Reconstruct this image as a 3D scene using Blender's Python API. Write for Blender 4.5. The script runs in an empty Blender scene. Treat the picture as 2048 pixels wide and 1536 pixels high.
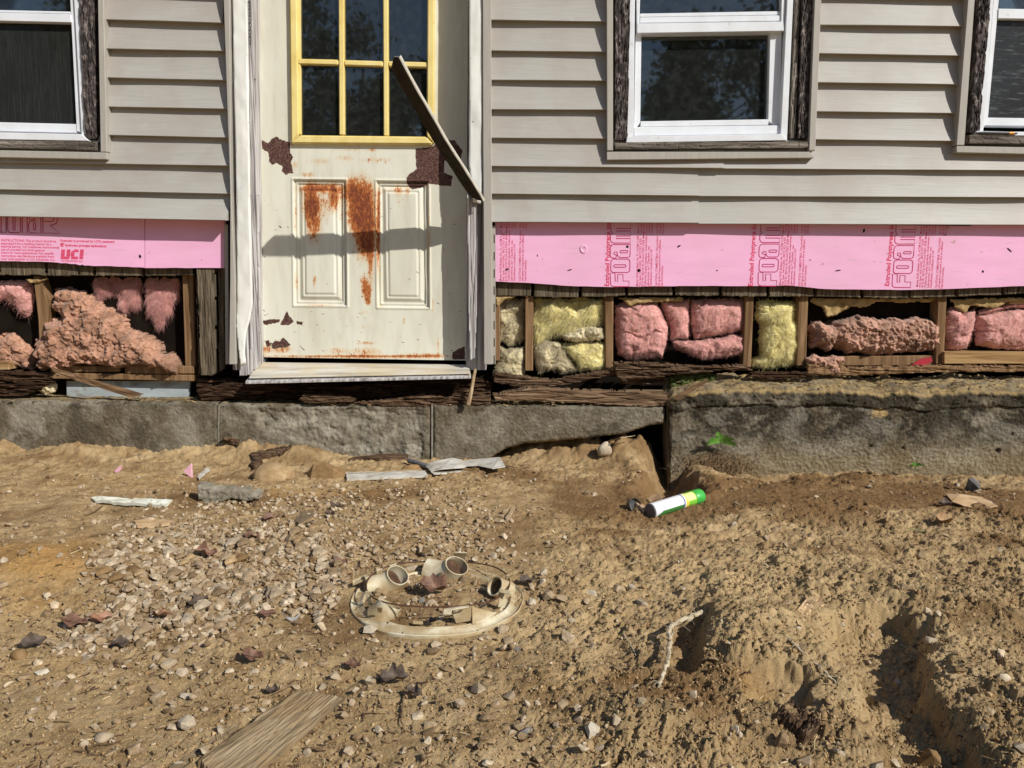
import bpy, bmesh, math, random
import numpy as np
from mathutils import Vector, Matrix, Euler

SC = bpy.context.scene
COL = SC.collection
RND = random.Random(7)
NR = np.random.RandomState(11)

# ------------------------------------------------------------------ camera, sky, sun, exposure
F_PX = 1539.0
CAM = np.array([0.0, -3.35, 0.81])
cam_rot = (Euler((math.radians(90 - 8.0), 0, 0)).to_matrix() @ Euler((0, 0, math.radians(0.8))).to_matrix())
cd = bpy.data.cameras.new("camera")
cd.sensor_width = 36.0
cd.lens = F_PX / 2048 * 36.0
cd.clip_start = 0.02
cd.clip_end = 3000
cam = bpy.data.objects.new("camera", cd)
cam.matrix_world = Matrix.Translation(Vector(CAM)) @ cam_rot.to_4x4()
COL.objects.link(cam)
SC.camera = cam

SUN = np.array([1.15, -1.0, 1.10])
SUN = SUN / np.linalg.norm(SUN)
world = bpy.data.worlds.new("World")
SC.world = world
world.use_nodes = True
wn = world.node_tree.nodes
wl = world.node_tree.links
bg = wn.get("Background") or wn.new("ShaderNodeBackground")
sky = wn.new("ShaderNodeTexSky")
sky.sky_type = 'NISHITA'
sky.sun_disc = False
sky.sun_elevation = math.asin(SUN[2])
sky.sun_rotation = math.atan2(SUN[0], SUN[1])
sky.air_density = 1.0
sky.dust_density = 0.5
sky.ozone_density = 3.0
wl.new(sky.outputs[0], bg.inputs[0])
bg.inputs[1].default_value = 0.085
sl = bpy.data.lights.new("sun", 'SUN')
sl.energy = 4.2
sl.angle = math.radians(0.5)
sl.color = (1.0, 0.965, 0.90)
sun = bpy.data.objects.new("sun", sl)
sun.rotation_euler = Vector(SUN).to_track_quat('Z', 'Y').to_euler()
sun.location = (3, -4, 6)
COL.objects.link(sun)
SC.view_settings.view_transform = 'Standard'
SC.view_settings.look = 'None'
SC.view_settings.gamma = 1.0
SC.view_settings.exposure = 0.2
SC.view_settings.use_curve_mapping = False
SC.cycles.max_bounces = 6
SC.cycles.transparent_max_bounces = 8
SC.cycles.caustics_reflective = False
SC.cycles.caustics_refractive = False

# ------------------------------------------------------------------ projection helpers (photo pixel -> a plane of the place)
RM = np.array(cam_rot)

def ray(px, py):
    d = np.stack([(np.asarray(px, float) - 1024) / F_PX, -(np.asarray(py, float) - 768) / F_PX,
                  -np.ones_like(np.asarray(px, float))], -1)
    return d @ RM.T

def P(px, py, y=0.0):
    d = ray(px, py)
    t = (y - CAM[1]) / d[..., 1]
    return CAM + d * t[..., None]

def G(px, py, z=0.0):
    d = ray(px, py)
    t = (z - CAM[2]) / d[..., 2]
    return CAM + d * t[..., None]

# ------------------------------------------------------------------ noise
def _h(ix, iy, s):
    a = (ix.astype(np.int64) * 374761393 + iy.astype(np.int64) * 668265263 + s * 2147483647 + 1013904223) & 0xffffffff
    a = ((a ^ (a >> 13)) * 1274126177) & 0xffffffff
    a = (a ^ (a >> 16)) & 0xffffffff
    a = ((a ^ (a >> 15)) * 2246822519) & 0xffffffff
    a = a ^ (a >> 13)
    return (a & 0xffffff) / float(0x1000000)

def noise(x, y, s=0):
    x0 = np.floor(x); y0 = np.floor(y)
    fx = x - x0; fy = y - y0
    u = fx * fx * fx * (fx * (fx * 6 - 15) + 10); v = fy * fy * fy * (fy * (fy * 6 - 15) + 10)
    def g(i, j):
        a = _h(x0 + i, y0 + j, s) * 6.2831853
        return np.cos(a) * (fx - i) + np.sin(a) * (fy - j)
    a = g(0, 0) * (1 - u) + g(1, 0) * u
    b = g(0, 1) * (1 - u) + g(1, 1) * u
    return (a * (1 - v) + b * v) * 1.5

def fbm(x, y, o=4, s=0, gain=0.5):
    r = np.zeros_like(x, dtype=float); a = 1.0
    for k in range(o):
        r += a * noise(x, y, s + k * 17); x = x * 2.03 + 3.7; y = y * 2.03 + 1.3; a *= gain
    return r

def worley(x, y, s=0):
    x0 = np.floor(x); y0 = np.floor(y)
    f1 = np.full(np.shape(x), 9.0); f2 = f1.copy(); cid = np.zeros(np.shape(x))
    for i in (-1, 0, 1):
        for j in (-1, 0, 1):
            cx = x0 + i; cy = y0 + j
            d = np.hypot(cx + _h(cx, cy, s) - x, cy + _h(cx, cy, s + 91) - y)
            c = _h(cx, cy, s + 55)
            m = d < f1
            f2 = np.where(m, f1, np.minimum(f2, d)); cid = np.where(m, c, cid); f1 = np.where(m, d, f1)
    return f1, f2, cid

def ss(a, b, x):
    t = np.clip((x - a) / (b - a), 0, 1)
    return t * t * (3 - 2 * t)

def poly_sd(x, y, poly):
    """signed distance, positive inside"""
    poly = np.asarray(poly, float)
    d = np.full(np.shape(x), 1e9); ins = np.zeros(np.shape(x), bool)
    n = len(poly)
    for i in range(n):
        ax, ay = poly[i]; bx, by = poly[(i + 1) % n]
        ex, ey = bx - ax, by - ay
        L = ex * ex + ey * ey + 1e-18
        t = np.clip(((x - ax) * ex + (y - ay) * ey) / L, 0, 1)
        d = np.minimum(d, np.hypot(x - ax - t * ex, y - ay - t * ey))
        c = ((ay > y) != (by > y))
        xx = ax + (y - ay) * ex / (ey if abs(ey) > 1e-12 else 1e-12)
        ins ^= c & (x < xx)
    return np.where(ins, d, -d)

# ------------------------------------------------------------------ objects
def tag(o, label=None, cat=None, group=None, kind=None):
    if label: o["label"] = label
    if cat: o["category"] = cat
    if group: o["group"] = group
    if kind: o["kind"] = kind
    return o

def link(o, parent=None):
    COL.objects.link(o)
    if parent is not None:
        o.parent = parent
        o.matrix_parent_inverse = Matrix.Identity(4)
        p = parent; off = Vector((0, 0, 0))
        while p is not None:
            off += p.location; p = p.parent
        o.location = Vector(o.location) - off
    return o

def empty(name, loc=(0, 0, 0)):
    o = bpy.data.objects.new(name, None)
    o.empty_display_size = 0.05
    o.location = loc
    COL.objects.link(o)
    return o

def recentre(o):
    """single-mesh thing: move its origin to its base"""
    me = o.data
    n = len(me.vertices)
    co = np.empty(n * 3, np.float32); me.vertices.foreach_get("co", co); co = co.reshape(-1, 3)
    lo = co.min(0); hi = co.max(0)
    b = np.array([(lo[0] + hi[0]) / 2, (lo[1] + hi[1]) / 2, lo[2]], np.float32)
    co -= b
    me.vertices.foreach_set("co", co.ravel()); me.update()
    o.location = Vector(o.location) + Vector(b.tolist())
    return o

def mesh_np(name, V, Fq, m, parent=None, smooth=False, attrs=None, midx=None, tri=False):
    """big mesh from numpy: V (n,3), Fq (m,4) or (m,3)"""
    V = np.asarray(V, np.float32); Fq = np.asarray(Fq, np.int32)
    k = Fq.shape[1]
    me = bpy.data.meshes.new(name)
    me.vertices.add(len(V)); me.vertices.foreach_set("co", V.ravel())
    me.loops.add(Fq.size); me.loops.foreach_set("vertex_index", Fq.ravel())
    me.polygons.add(len(Fq))
    me.polygons.foreach_set("loop_start", np.arange(0, Fq.size, k, dtype=np.int32))
    if hasattr(me.polygons[0] if len(Fq) else None, "loop_total"):
        try: me.polygons.foreach_set("loop_total", np.full(len(Fq), k, np.int32))
        except Exception: pass
    ms = m if isinstance(m, (list, tuple)) else [m]
    for q in ms: me.materials.append(q)
    if midx is not None: me.polygons.foreach_set("material_index", np.asarray(midx, np.int32))
    me.polygons.foreach_set("use_smooth", np.full(len(Fq), smooth))
    for an, av in (attrs or {}).items():
        at = me.attributes.new(an, 'FLOAT', 'POINT'); at.data.foreach_set("value", np.asarray(av, np.float32).ravel())
    me.update(calc_edges=True); me.validate()
    o = bpy.data.objects.new(name, me)
    return link(o, parent)

class MB:
    def __init__(s): s.v = []; s.f = []; s.mi = []
    def add(s, V, Fs, mi=0):
        b = len(s.v); s.v += [tuple(map(float, q)) for q in V]
        s.f += [tuple(b + i for i in q) for q in Fs]; s.mi += [mi] * len(Fs)
    def box(s, lo, hi, mi=0, jit=0):
        x0, y0, z0 = lo; x1, y1, z1 = hi
        V = [(x0, y0, z0), (x1, y0, z0), (x1, y1, z0), (x0, y1, z0), (x0, y0, z1), (x1, y0, z1), (x1, y1, z1), (x0, y1, z1)]
        if jit: V = [tuple(c + RND.uniform(-jit, jit) for c in q) for q in V]
        s.add(V, [(0, 3, 2, 1), (4, 5, 6, 7), (0, 1, 5, 4), (1, 2, 6, 5), (2, 3, 7, 6), (3, 0, 4, 7)], mi)
    def prism(s, front, back, mi=0):
        n = len(front)
        s.add(list(front) + list(back), [tuple(range(n)), tuple(range(2 * n - 1, n - 1, -1))] +
              [(i, n + i, n + (i + 1) % n, (i + 1) % n) for i in range(n)], mi)
    def pxprism(s, poly, yf, yb, mi=0):
        fr = [P(a, b, yf) for a, b in poly]
        bk = [(q[0], yb, q[2]) for q in fr]
        s.prism(fr, bk, mi)
    def tube(s, pts, r, n=8, mi=0, cap=True):
        pts = [np.array(p, float) for p in pts]
        rr = r if hasattr(r, '__len__') else [r] * len(pts)
        up = np.array([0.31, 0.2, 0.93]); rings = []
        for i, p in enumerate(pts):
            t = pts[min(i + 1, len(pts) - 1)] - pts[max(i - 1, 0)]; t = t / (np.linalg.norm(t) + 1e-12)
            a = np.cross(up, t); 
            if np.linalg.norm(a) < 1e-3: a = np.cross((1, 0, 0), t)
            a /= np.linalg.norm(a); b = np.cross(t, a)
            rings.append([p + rr[i] * (math.cos(6.2832 * k / n) * a + math.sin(6.2832 * k / n) * b) for k in range(n)])
        V = [q for R in rings for q in R]
        Fs = [(i * n + k, i * n + (k + 1) % n, (i + 1) * n + (k + 1) % n, (i + 1) * n + k) for i in range(len(pts) - 1) for k in range(n)]
        if cap: Fs += [tuple(range(n - 1, -1, -1)), tuple((len(pts) - 1) * n + k for k in range(n))]
        s.add(V, Fs, mi)
    def build(s, name, m, parent=None, smooth=False, bevel=0.0, seg=1):
        me = bpy.data.meshes.new(name)
        me.from_pydata(s.v, [], s.f)
        ms = m if isinstance(m, (list, tuple)) else [m]
        for q in ms: me.materials.append(q)
        me.polygons.foreach_set("material_index", s.mi)
        bm = bmesh.new(); bm.from_mesh(me)
        bmesh.ops.recalc_face_normals(bm, faces=bm.faces)
        if bevel > 0:
            ed = [e for e in bm.edges if len(e.link_faces) == 2 and e.calc_face_angle(0) > 0.5]
            bmesh.ops.bevel(bm, geom=ed, offset=bevel, segments=seg, affect='EDGES', clamp_overlap=True)
        bm.to_mesh(me); bm.free()
        me.polygons.foreach_set("use_smooth", [bool(smooth)] * len(me.polygons))
        if smooth: me.set_sharp_from_angle(angle=0.7)
        me.update()
        o = bpy.data.objects.new(name, me)
        return link(o, parent)

# ------------------------------------------------------------------ materials
def node_mat(name):
    m = bpy.data.materials.new(name); m.use_nodes = True
    nt = m.node_tree
    b = nt.nodes.get("Principled BSDF")
    return m, nt, b

def ramp(nt, stops, fac):
    r = nt.nodes.new("ShaderNodeValToRGB"); e = r.color_ramp.elements
    while len(e) < len(stops): e.new(0.5)
    for i, (p, c) in enumerate(stops):
        e[i].position = p; e[i].color = (c[0], c[1], c[2], 1) if hasattr(c, '__len__') else (c, c, c, 1)
    nt.links.new(fac, r.inputs[0])
    return r.outputs[0]

def nz(nt, vec, scale, detail=5, dist=0.0, rough=0.55):
    n = nt.nodes.new("ShaderNodeTexNoise"); n.inputs["Scale"].default_value = scale
    n.inputs["Detail"].default_value = detail; n.inputs["Distortion"].default_value = dist
    n.inputs["Roughness"].default_value = rough
    nt.links.new(vec, n.inputs["Vector"])
    return n.outputs[0]

def coords(nt, stretch=(1, 1, 1)):
    tc = nt.nodes.new("ShaderNodeTexCoord"); mp = nt.nodes.new("ShaderNodeMapping")
    mp.inputs["Scale"].default_value = stretch
    nt.links.new(tc.outputs["Object"], mp.inputs[0])
    return mp.outputs[0]

def mixc(nt, a, b, fac, mode='MIX'):
    m = nt.nodes.new("ShaderNodeMix"); m.data_type = 'RGBA'; m.blend_type = mode
    for sock, v in ((m.inputs[6], a), (m.inputs[7], b)):
        if hasattr(v, 'is_linked'): nt.links.new(v, sock)
        else: sock.default_value = (v[0], v[1], v[2], 1)
    if hasattr(fac, 'is_linked'): nt.links.new(fac, m.inputs[0])
    else: m.inputs[0].default_value = fac
    return m.outputs[2]

def math_n(nt, op, a, b=None, clamp=False):
    m = nt.nodes.new("ShaderNodeMath"); m.operation = op; m.use_clamp = clamp
    for i, v in enumerate((a, b)):
        if v is None: continue
        if hasattr(v, 'is_linked'): nt.links.new(v, m.inputs[i])
        else: m.inputs[i].default_value = v
    return m.outputs[0]

def attr(nt, name):
    a = nt.nodes.new("ShaderNodeAttribute"); a.attribute_name = name
    return a.outputs["Fac"]

def bump(nt, b, h, strength, dist=0.01):
    n = nt.nodes.new("ShaderNodeBump"); n.inputs["Strength"].default_value = strength; n.inputs["Distance"].default_value = dist
    nt.links.new(h, n.inputs["Height"]); nt.links.new(n.outputs[0], b.inputs["Normal"])

def mat(name, stops, scale=20, stretch=(1, 1, 1), detail=6, rough=0.8, bmp=0.0, bdist=0.004, spec=0.25, dist=0.0,
        var=None, specks=None, nrough=0.55, metallic=0.0, streak=None):
    m, nt, b = node_mat(name)
    v = coords(nt, stretch)
    n = nz(nt, v, scale, detail, dist, nrough)
    c = ramp(nt, stops, n)
    if var:
        amt, vs, vcol = var
        f = math_n(nt, 'MULTIPLY', ramp(nt, [(0.42, 0), (0.62, 1)], nz(nt, coords(nt), vs, 4, 0.4)), amt)
        c = mixc(nt, c, vcol, f)
    if streak:                                  # (stretch, scale, threshold, colour, amount): scuffs and run marks
        f = ramp(nt, [(streak[2], 0), (streak[2] + 0.10, 1)], nz(nt, coords(nt, streak[0]), streak[1], 7, 0.3, 0.65))
        c = mixc(nt, c, streak[3], math_n(nt, 'MULTIPLY', f, streak[4]))
    if specks:
        sc_, th, scol = specks
        f = ramp(nt, [(th, 0), (th + 0.04, 1)], nz(nt, coords(nt), sc_, 3))
        c = mixc(nt, c, scol, f)
    nt.links.new(c, b.inputs["Base Color"])
    b.inputs["Roughness"].default_value = rough
    b.inputs["Metallic"].default_value = metallic
    b.inputs["Specular IOR Level"].default_value = spec
    if bmp: bump(nt, b, n, bmp, bdist)
    return m

M = {}
M['siding'] = mat("vinyl_siding", [(0.3, (.352, .335, .298)), (0.5, (.380, .362, .324)), (0.7, (.402, .384, .345))], 9, (0.8, 3, 16), 8, 0.5, 0.22, 0.003, 0.35, var=(0.75, 4.0, (.345, .305, .265)), specks=(10, .70, (.40, .385, .35)))
M['trim'] = mat("vinyl_trim", [(0.35, (.355, .33, .285)), (0.65, (.40, .37, .32))], 12, (8, 3, 1), 5, 0.5, 0.03, 0.002, 0.35)
M['white_metal'] = mat("white_coil_metal", [(0.3, (.66, .65, .58)), (0.55, (.76, .75, .69)), (0.8, (.80, .79, .74))], 9, (2, 2, .6), 6, 0.38, 0.10, 0.006, 0.5, specks=(60, 0.70, (.3, .28, .24)))
M['vinyl'] = mat("white_vinyl", [(0.3, (.70, .72, .745)), (0.7, (.77, .79, .815))], 10, (1, 1, 1), 4, 0.35, 0.0, spec=0.5, specks=(45, 0.72, (.5, .48, .43)), var=(.35, 9, (.60, .60, .58)), streak=((2, 1, 2), 14, .62, (.42, .40, .36), .5))
M['old_paint'] = mat("flaking_black_wood", [(0.30, (.012, .010, .010)), (0.47, (.035, .028, .026)), (0.56, (.11, .085, .075)), (0.68, (.36, .32, .29))], 60, (1, 1, .45), 10, 0.8, 0.9, 0.006, 0.3, nrough=0.7, dist=0.5)
M['grey_wood'] = mat("weathered_grey_wood", [(0.28, (.035, .028, .022)), (0.45, (.12, .10, .08)), (0.6, (.25, .215, .18)), (0.78, (.40, .36, .31))], 26, (3, 3, .12), 8, 0.85, 0.6, 0.004, 0.2, dist=0.4)
M['grey_wood_h'] = mat("weathered_grey_wood_flat_grain", [(0.28, (.03, .024, .02)), (0.45, (.10, .083, .066)), (0.6, (.20, .17, .14)), (0.78, (.34, .30, .26))], 26, (.12, 3, 3), 8, 0.85, 0.6, 0.004, 0.2, dist=0.5)
M['sheathing'] = mat("old_board_sheathing", [(0.3, (.03, .023, .015)), (0.5, (.11, .085, .055)), (0.7, (.20, .16, .11))], 30, (3, 3, .18), 8, 0.9, 0.6, 0.004, 0.15, dist=0.4)
M['stud'] = mat("old_stud_wood", [(0.3, (.10, .052, .022)), (0.5, (.20, .115, .055)), (0.7, (.30, .185, .095))], 18, (3, 3, .15), 7, 0.85, 0.35, 0.003, 0.2, dist=0.6)
M['plate'] = mat("bottom_plate_wood", [(0.3, (.16, .085, .03)), (0.5, (.34, .20, .085)), (0.7, (.48, .32, .15))], 16, (.2, 3, 3), 7, 0.85, 0.35, 0.003, 0.2, dist=0.6)
M['rot'] = mat("rotten_wood", [(0.28, (.018, .011, .007)), (0.48, (.080, .047, .027)), (0.62, (.17, .108, .064)), (0.8, (.30, .21, .135))], 34, (.14, 3, 3), 9, 0.95, 1.0, 0.008, 0.1, dist=0.7)
M['jamb'] = mat("painted_grey_jamb", [(0.3, (.10, .09, .085)), (0.45, (.36, .33, .32)), (0.6, (.55, .53, .51)), (0.8, (.68, .66, .63))], 24, (3, 3, .1), 8, 0.75, 0.5, 0.004, 0.25, dist=0.5)
M['pink_foam'] = mat("pink_foam_board", [(0.3, (.80, .40, .60)), (0.7, (.86, .45, .66))], 14, (.4, 1, 2), 5, 0.65, 0.06, 0.002, 0.3, specks=(34, 0.70, (.55, .30, .34)), var=(0.45, 2.6, (.72, .40, .52)), streak=((1.2, 1, 16), 5, .60, (.52, .36, .36), .5))
M['red_ink'] = mat("red_ink", [(0.3, (.62, .03, .10)), (0.7, (.74, .06, .14))], 60, rough=0.7, spec=0.2)
M['dark_red_ink'] = mat("dark_red_ink", [(0.3, (.42, .02, .10)), (0.7, (.50, .03, .13))], 60, rough=0.7, spec=0.2)
M['black'] = mat("black_void", [(0.3, (.008, .007, .006)), (0.7, (.016, .013, .011))], 9, rough=0.95, spec=0.05)
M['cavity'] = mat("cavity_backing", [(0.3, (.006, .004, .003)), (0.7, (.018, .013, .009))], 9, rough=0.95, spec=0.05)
M['room'] = mat("room_paint", [(0.3, (.10, .095, .09)), (0.7, (.14, .135, .125))], 3, rough=0.9, spec=0.1)
M['sill_metal'] = mat("worn_aluminium_sill", [(0.25, (.22, .19, .14)), (0.45, (.50, .46, .38)), (0.6, (.62, .59, .52)), (0.8, (.66, .64, .58))], 14, (.25, 2, 2), 7, 0.45, 0.15, 0.003, 0.5, var=(0.45, 6, (.55, .42, .22)))
M['paper'] = mat("kraft_paper", [(0.3, (.25, .16, .06)), (0.6, (.42, .29, .13)), (0.8, (.52, .38, .19))], 16, rough=0.9, bmp=0.3)
M['foam_white'] = mat("grubby_white_foam", [(0.3, (.50, .48, .36)), (0.6, (.68, .67, .56)), (0.8, (.74, .73, .66))], 24, rough=0.85, bmp=0.5, bdist=0.006)
M['foam_blue'] = mat("blue_white_board", [(0.3, (.28, .31, .31)), (0.7, (.46, .51, .53))], 12, (.3, 1, 1), rough=.7, streak=((1, 1, 2), 9, .55, (.20, .16, .11), .7))

def insulation(name, a, b, c, dirt_tone, scale=70, dirt_amt=0.8):
    m, nt, bs = node_mat(name)
    v = coords(nt)
    n = nz(nt, v, scale, 8, 0.6, 0.65)
    col = ramp(nt, [(0.28, a), (0.5, b), (0.72, c)], n)
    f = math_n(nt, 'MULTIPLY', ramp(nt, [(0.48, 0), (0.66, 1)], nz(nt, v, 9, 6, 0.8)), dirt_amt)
    col = mixc(nt, col, dirt_tone, f)
    d2 = ramp(nt, [(0.0, 0), (1.0, 1)], attr(nt, "dirt_tone"))
    col = mixc(nt, col, dirt_tone, d2)
    nt.links.new(col, bs.inputs["Base Color"])
    bs.inputs["Roughness"].default_value = 1.0
    bs.inputs["Specular IOR Level"].default_value = 0.05
    bs.inputs["Sheen Weight"].default_value = 0.25
    bump(nt, bs, nz(nt, v, scale * 3, 6, 0.5, 0.7), 0.7, 0.004)
    return m
M['pink_batt'] = insulation("pink_fibreglass", (.52, .20, .17), (.70, .35, .31), (.80, .50, .44), (.26, .12, .09), dirt_amt=0.35)
M['tan_crumb'] = insulation("dirty_pink_crumbs", (.34, .155, .10), (.52, .285, .20), (.68, .45, .34), (.15, .085, .045), scale=90, dirt_amt=0.6)
M['brown_crumb'] = insulation("brown_pink_crumbs", (.27, .12, .075), (.45, .235, .15), (.60, .37, .26), (.12, .065, .034), scale=75, dirt_amt=0.7)
M['yellow_batt'] = insulation("yellow_fibreglass", (.56, .44, .14), (.86, .76, .33), (.88, .83, .58), (.24, .17, .08), dirt_amt=0.4)
M['cream_batt'] = insulation("cream_fibreglass", (.42, .33, .17), (.72, .62, .38), (.82, .75, .57), (.16, .12, .07), dirt_amt=0.8)

# ------------------------------------------------------------------ relief: a lumpy solid pressed out of an outline on a wall plane
def relief(name, poly, y0, hfun, res, m, parent=None, world=False, edge=0.02, ragged=0.0, seed=0, smooth=True, drop=0.0, attrs=True):
    pl = np.array(poly, float) if world else P(np.array([p[0] for p in poly]), np.array([p[1] for p in poly]), y0)[:, [0, 2]]
    lo = pl.min(0) - 2 * res; hi = pl.max(0) + 2 * res
    nx = int((hi[0] - lo[0]) / res) + 2; nzv = int((hi[1] - lo[1]) / res) + 2
    X, Z = np.meshgrid(np.linspace(lo[0], hi[0], nx), np.linspace(lo[1], hi[1], nzv))
    sd = poly_sd(X, Z, pl)
    if ragged: sd = sd + ragged * fbm(X * 30, Z * 30, 4, seed + 3)
    h = hfun(X, Z, sd)
    dirt_tone = None
    if isinstance(h, tuple): h, dirt_tone = h
    prof = np.sqrt(np.clip(1 - (1 - np.clip(sd / edge, 0, 1)) ** 2, 0, 1))
    Y = y0 - h * prof
    Y = np.where(sd <= res * 0.8, y0 + drop, Y)
    V = np.stack([X, Y, Z], -1).reshape(-1, 3)
    idx = np.arange(nx * nzv).reshape(nzv, nx)
    q = np.stack([idx[:-1, :-1], idx[:-1, 1:], idx[1:, 1:], idx[1:, :-1]], -1).reshape(-1, 4)
    keep = (sd > 0).reshape(-1)[q].sum(1) >= (3 if ragged else 1)
    if not ragged:                              # pull the rim onto the true outline
        ob = (sd <= 0) & (sd > -2.5 * res); ax_, az_ = X[ob], Z[ob]; best = np.full(ax_.shape, 1e9); bx_, bz_ = ax_.copy(), az_.copy()
        for i in range(len(pl)):
            a, b = pl[i], pl[(i + 1) % len(pl)]; e = b - a; t = np.clip(((ax_ - a[0]) * e[0] + (az_ - a[1]) * e[1]) / (e @ e + 1e-18), 0, 1)
            cx, cz = a[0] + t * e[0], a[1] + t * e[1]; dd = np.hypot(ax_ - cx, az_ - cz); mm = dd < best
            best = np.where(mm, dd, best); bx_ = np.where(mm, cx, bx_); bz_ = np.where(mm, cz, bz_)
        V = V.reshape(nzv, nx, 3); V[ob, 0] = bx_; V[ob, 2] = bz_; V = V.reshape(-1, 3)
    q = q[keep]
    used = np.unique(q); mp = np.full(len(V), -1); mp[used] = np.arange(len(used))
    at = {"dirt_tone": dirt_tone.reshape(-1)[used]} if dirt_tone is not None else None
    return mesh_np(name, V[used], mp[q], m, parent, smooth, at)

def put_thing(o, label, cat, group=None):
    recentre(o); tag(o, label, cat, group); return o

# ================================================================== HOUSE
house = empty("house", (0.0, 0.06, 0.30))
tag(house, "old sided house with its lower wall stripped open to studs and insulation", "house")

def lx(px, py=300, y=0.0): return float(P(px, py, y)[0])
def lz(px, py, y=0.0): return float(P(px, py, y)[2])

# -- vinyl siding courses: a bowed panel whose lower lip stands proud
def siding_board(xa, xb, zb_a, zb_b, expo_a, expo_b, name="siding_board", y_off=0.0, flare_a=0.0, flare_b=0.0, seed=0, D=0.025):
    nx = max(3, int((xb - xa) / 0.04)); prof = [0, .1, .25, .42, .6, .78, .92, 1.0]
    V = []; F = []
    rows = len(prof) + 3
    for i in range(nx + 1):
        t = i / nx; x = xa + (xb - xa) * t
        zb = zb_a + (zb_b - zb_a) * t; e = expo_a + (expo_b - expo_a) * t
        w = 0.0020 * math.sin(x * 4.3 + seed) + 0.0012 * math.sin(x * 11 + seed * 2.1)
        fl = flare_a + (flare_b - flare_a) * t
        for p in prof:
            yy = y_off - D * (p ** 1.55) - w * p - fl * p ** 2
            V.append((x, yy, zb + e * (1 - p) * 1.0))
        yl = y_off - D - w - fl
        V.append((x, yl + 0.002, zb - 0.0022)); V.append((x, yl + 0.006, zb - 0.0022)); V.append((x, y_off + 0.008, zb + 0.006))
    for i in range(nx):
        for k in range(rows - 1):
            a = i * rows + k; F.append((a, a + rows, a + rows + 1, a + 1))
    mb = MB(); mb.add(V, F)
    for e in (0, nx): mb.add([V[e * rows + k] for k in range(rows)], [tuple(range(rows))])
    return mb.build(name, M['siding'], house, smooth=True)

def course(xpa, ya, xpb, yb, prev, **kw):
    """px of the lower lip at both ends; prev = (ya,yb) of the lip above at the same two px"""
    a = P(xpa, ya, -0.025); b = P(xpb, yb, -0.025)
    a0 = P(xpa, prev[0], -0.025); b0 = P(xpb, prev[1], -0.025)
    return siding_board(a[0], b[0], a[2], b[2], a0[2] - a[2] + 0.004, b0[2] - b[2] + 0.004, **kw)

# left bay
LY = [(-77, -70), (-20, -13), (37.6, 45), (96.5, 101), (154, 159.5), (212, 217), (269, 274.6)]
for k in range(1, len(LY)):
    off = [-3, -2, 0, 2, 4, 5, 6][k]
    course(196 + off, LY[k][0], 444 + 2 * off, LY[k][1], LY[k - 1], seed=k)
course(-520, 314, 458, 331, (258, 276), seed=7)
course(-520, 368, 461, 387, (314, 331), seed=8)
course(-520, 423, 459, 441.5, (368, 387), seed=9, flare_a=0.012, flare_b=0.045)
# middle bay
MY = [(-80, -78), (-20, -18), (39, 42), (100, 103), (158.6, 161), (218, 219), (275, 277)]
for k in range(1, len(MY)):
    course(974, MY[k][0], 1222, MY[k][1], MY[k - 1], seed=20 + k)
# right bay
RY = [(-65, -62), (-9, -5), (48.5, 52), (106, 111), (164, 168), (222, 225.5), (278, 281.5)]
for k in range(1, len(RY)):
    course(1630 - 1.5 * k, RY[k][0], 1936 - 2.6 * k, RY[k][1], RY[k - 1], seed=30 + k)
# long courses under the windows, lapped where two lengths meet
course(975, 331.5, 1447, 336, (275, 279), seed=41, y_off=-0.004)
course(1430, 336.5, 2560, 343, (279, 284), seed=42)
course(976, 387, 1396, 391, (331.5, 336), seed=43, y_off=-0.004)
course(1380, 391.5, 2560, 396, (336, 342), seed=44)
course(978, 443.5, 1397, 445.5, (387, 391), seed=45, y_off=-0.004, flare_a=0.006, flare_b=0.008)
course(1380, 447, 2560, 451, (391, 396), seed=46, flare_a=0.004, flare_b=0.012)

# -- dark sheathing wall behind the siding, leaving the openings
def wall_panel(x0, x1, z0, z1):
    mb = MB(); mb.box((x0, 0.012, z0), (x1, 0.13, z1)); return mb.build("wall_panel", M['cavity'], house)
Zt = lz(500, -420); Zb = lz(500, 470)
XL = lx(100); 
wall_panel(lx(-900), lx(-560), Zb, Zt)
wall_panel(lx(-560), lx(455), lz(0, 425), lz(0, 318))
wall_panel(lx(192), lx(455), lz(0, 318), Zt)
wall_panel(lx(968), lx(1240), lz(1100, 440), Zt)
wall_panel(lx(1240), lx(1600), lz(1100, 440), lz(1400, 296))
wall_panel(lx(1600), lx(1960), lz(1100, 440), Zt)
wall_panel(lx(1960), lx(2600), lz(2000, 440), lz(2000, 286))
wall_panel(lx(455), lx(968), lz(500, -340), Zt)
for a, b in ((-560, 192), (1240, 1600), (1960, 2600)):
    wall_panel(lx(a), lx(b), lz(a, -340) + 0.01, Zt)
# room shell behind: floor, back, sides, ceiling
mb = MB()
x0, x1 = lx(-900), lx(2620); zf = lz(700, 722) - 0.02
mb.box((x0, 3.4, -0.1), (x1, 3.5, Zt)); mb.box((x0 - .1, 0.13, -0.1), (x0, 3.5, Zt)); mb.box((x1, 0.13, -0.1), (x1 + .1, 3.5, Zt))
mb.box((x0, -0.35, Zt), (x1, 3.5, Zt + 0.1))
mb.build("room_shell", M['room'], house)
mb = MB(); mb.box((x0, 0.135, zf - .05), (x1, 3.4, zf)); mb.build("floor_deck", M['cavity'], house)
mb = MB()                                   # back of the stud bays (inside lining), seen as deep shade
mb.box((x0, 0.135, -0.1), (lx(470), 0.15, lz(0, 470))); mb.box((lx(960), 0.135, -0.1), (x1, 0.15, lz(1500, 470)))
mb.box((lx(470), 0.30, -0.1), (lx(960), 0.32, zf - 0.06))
mb.build("bay_backing", M['cavity'], house)

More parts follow.
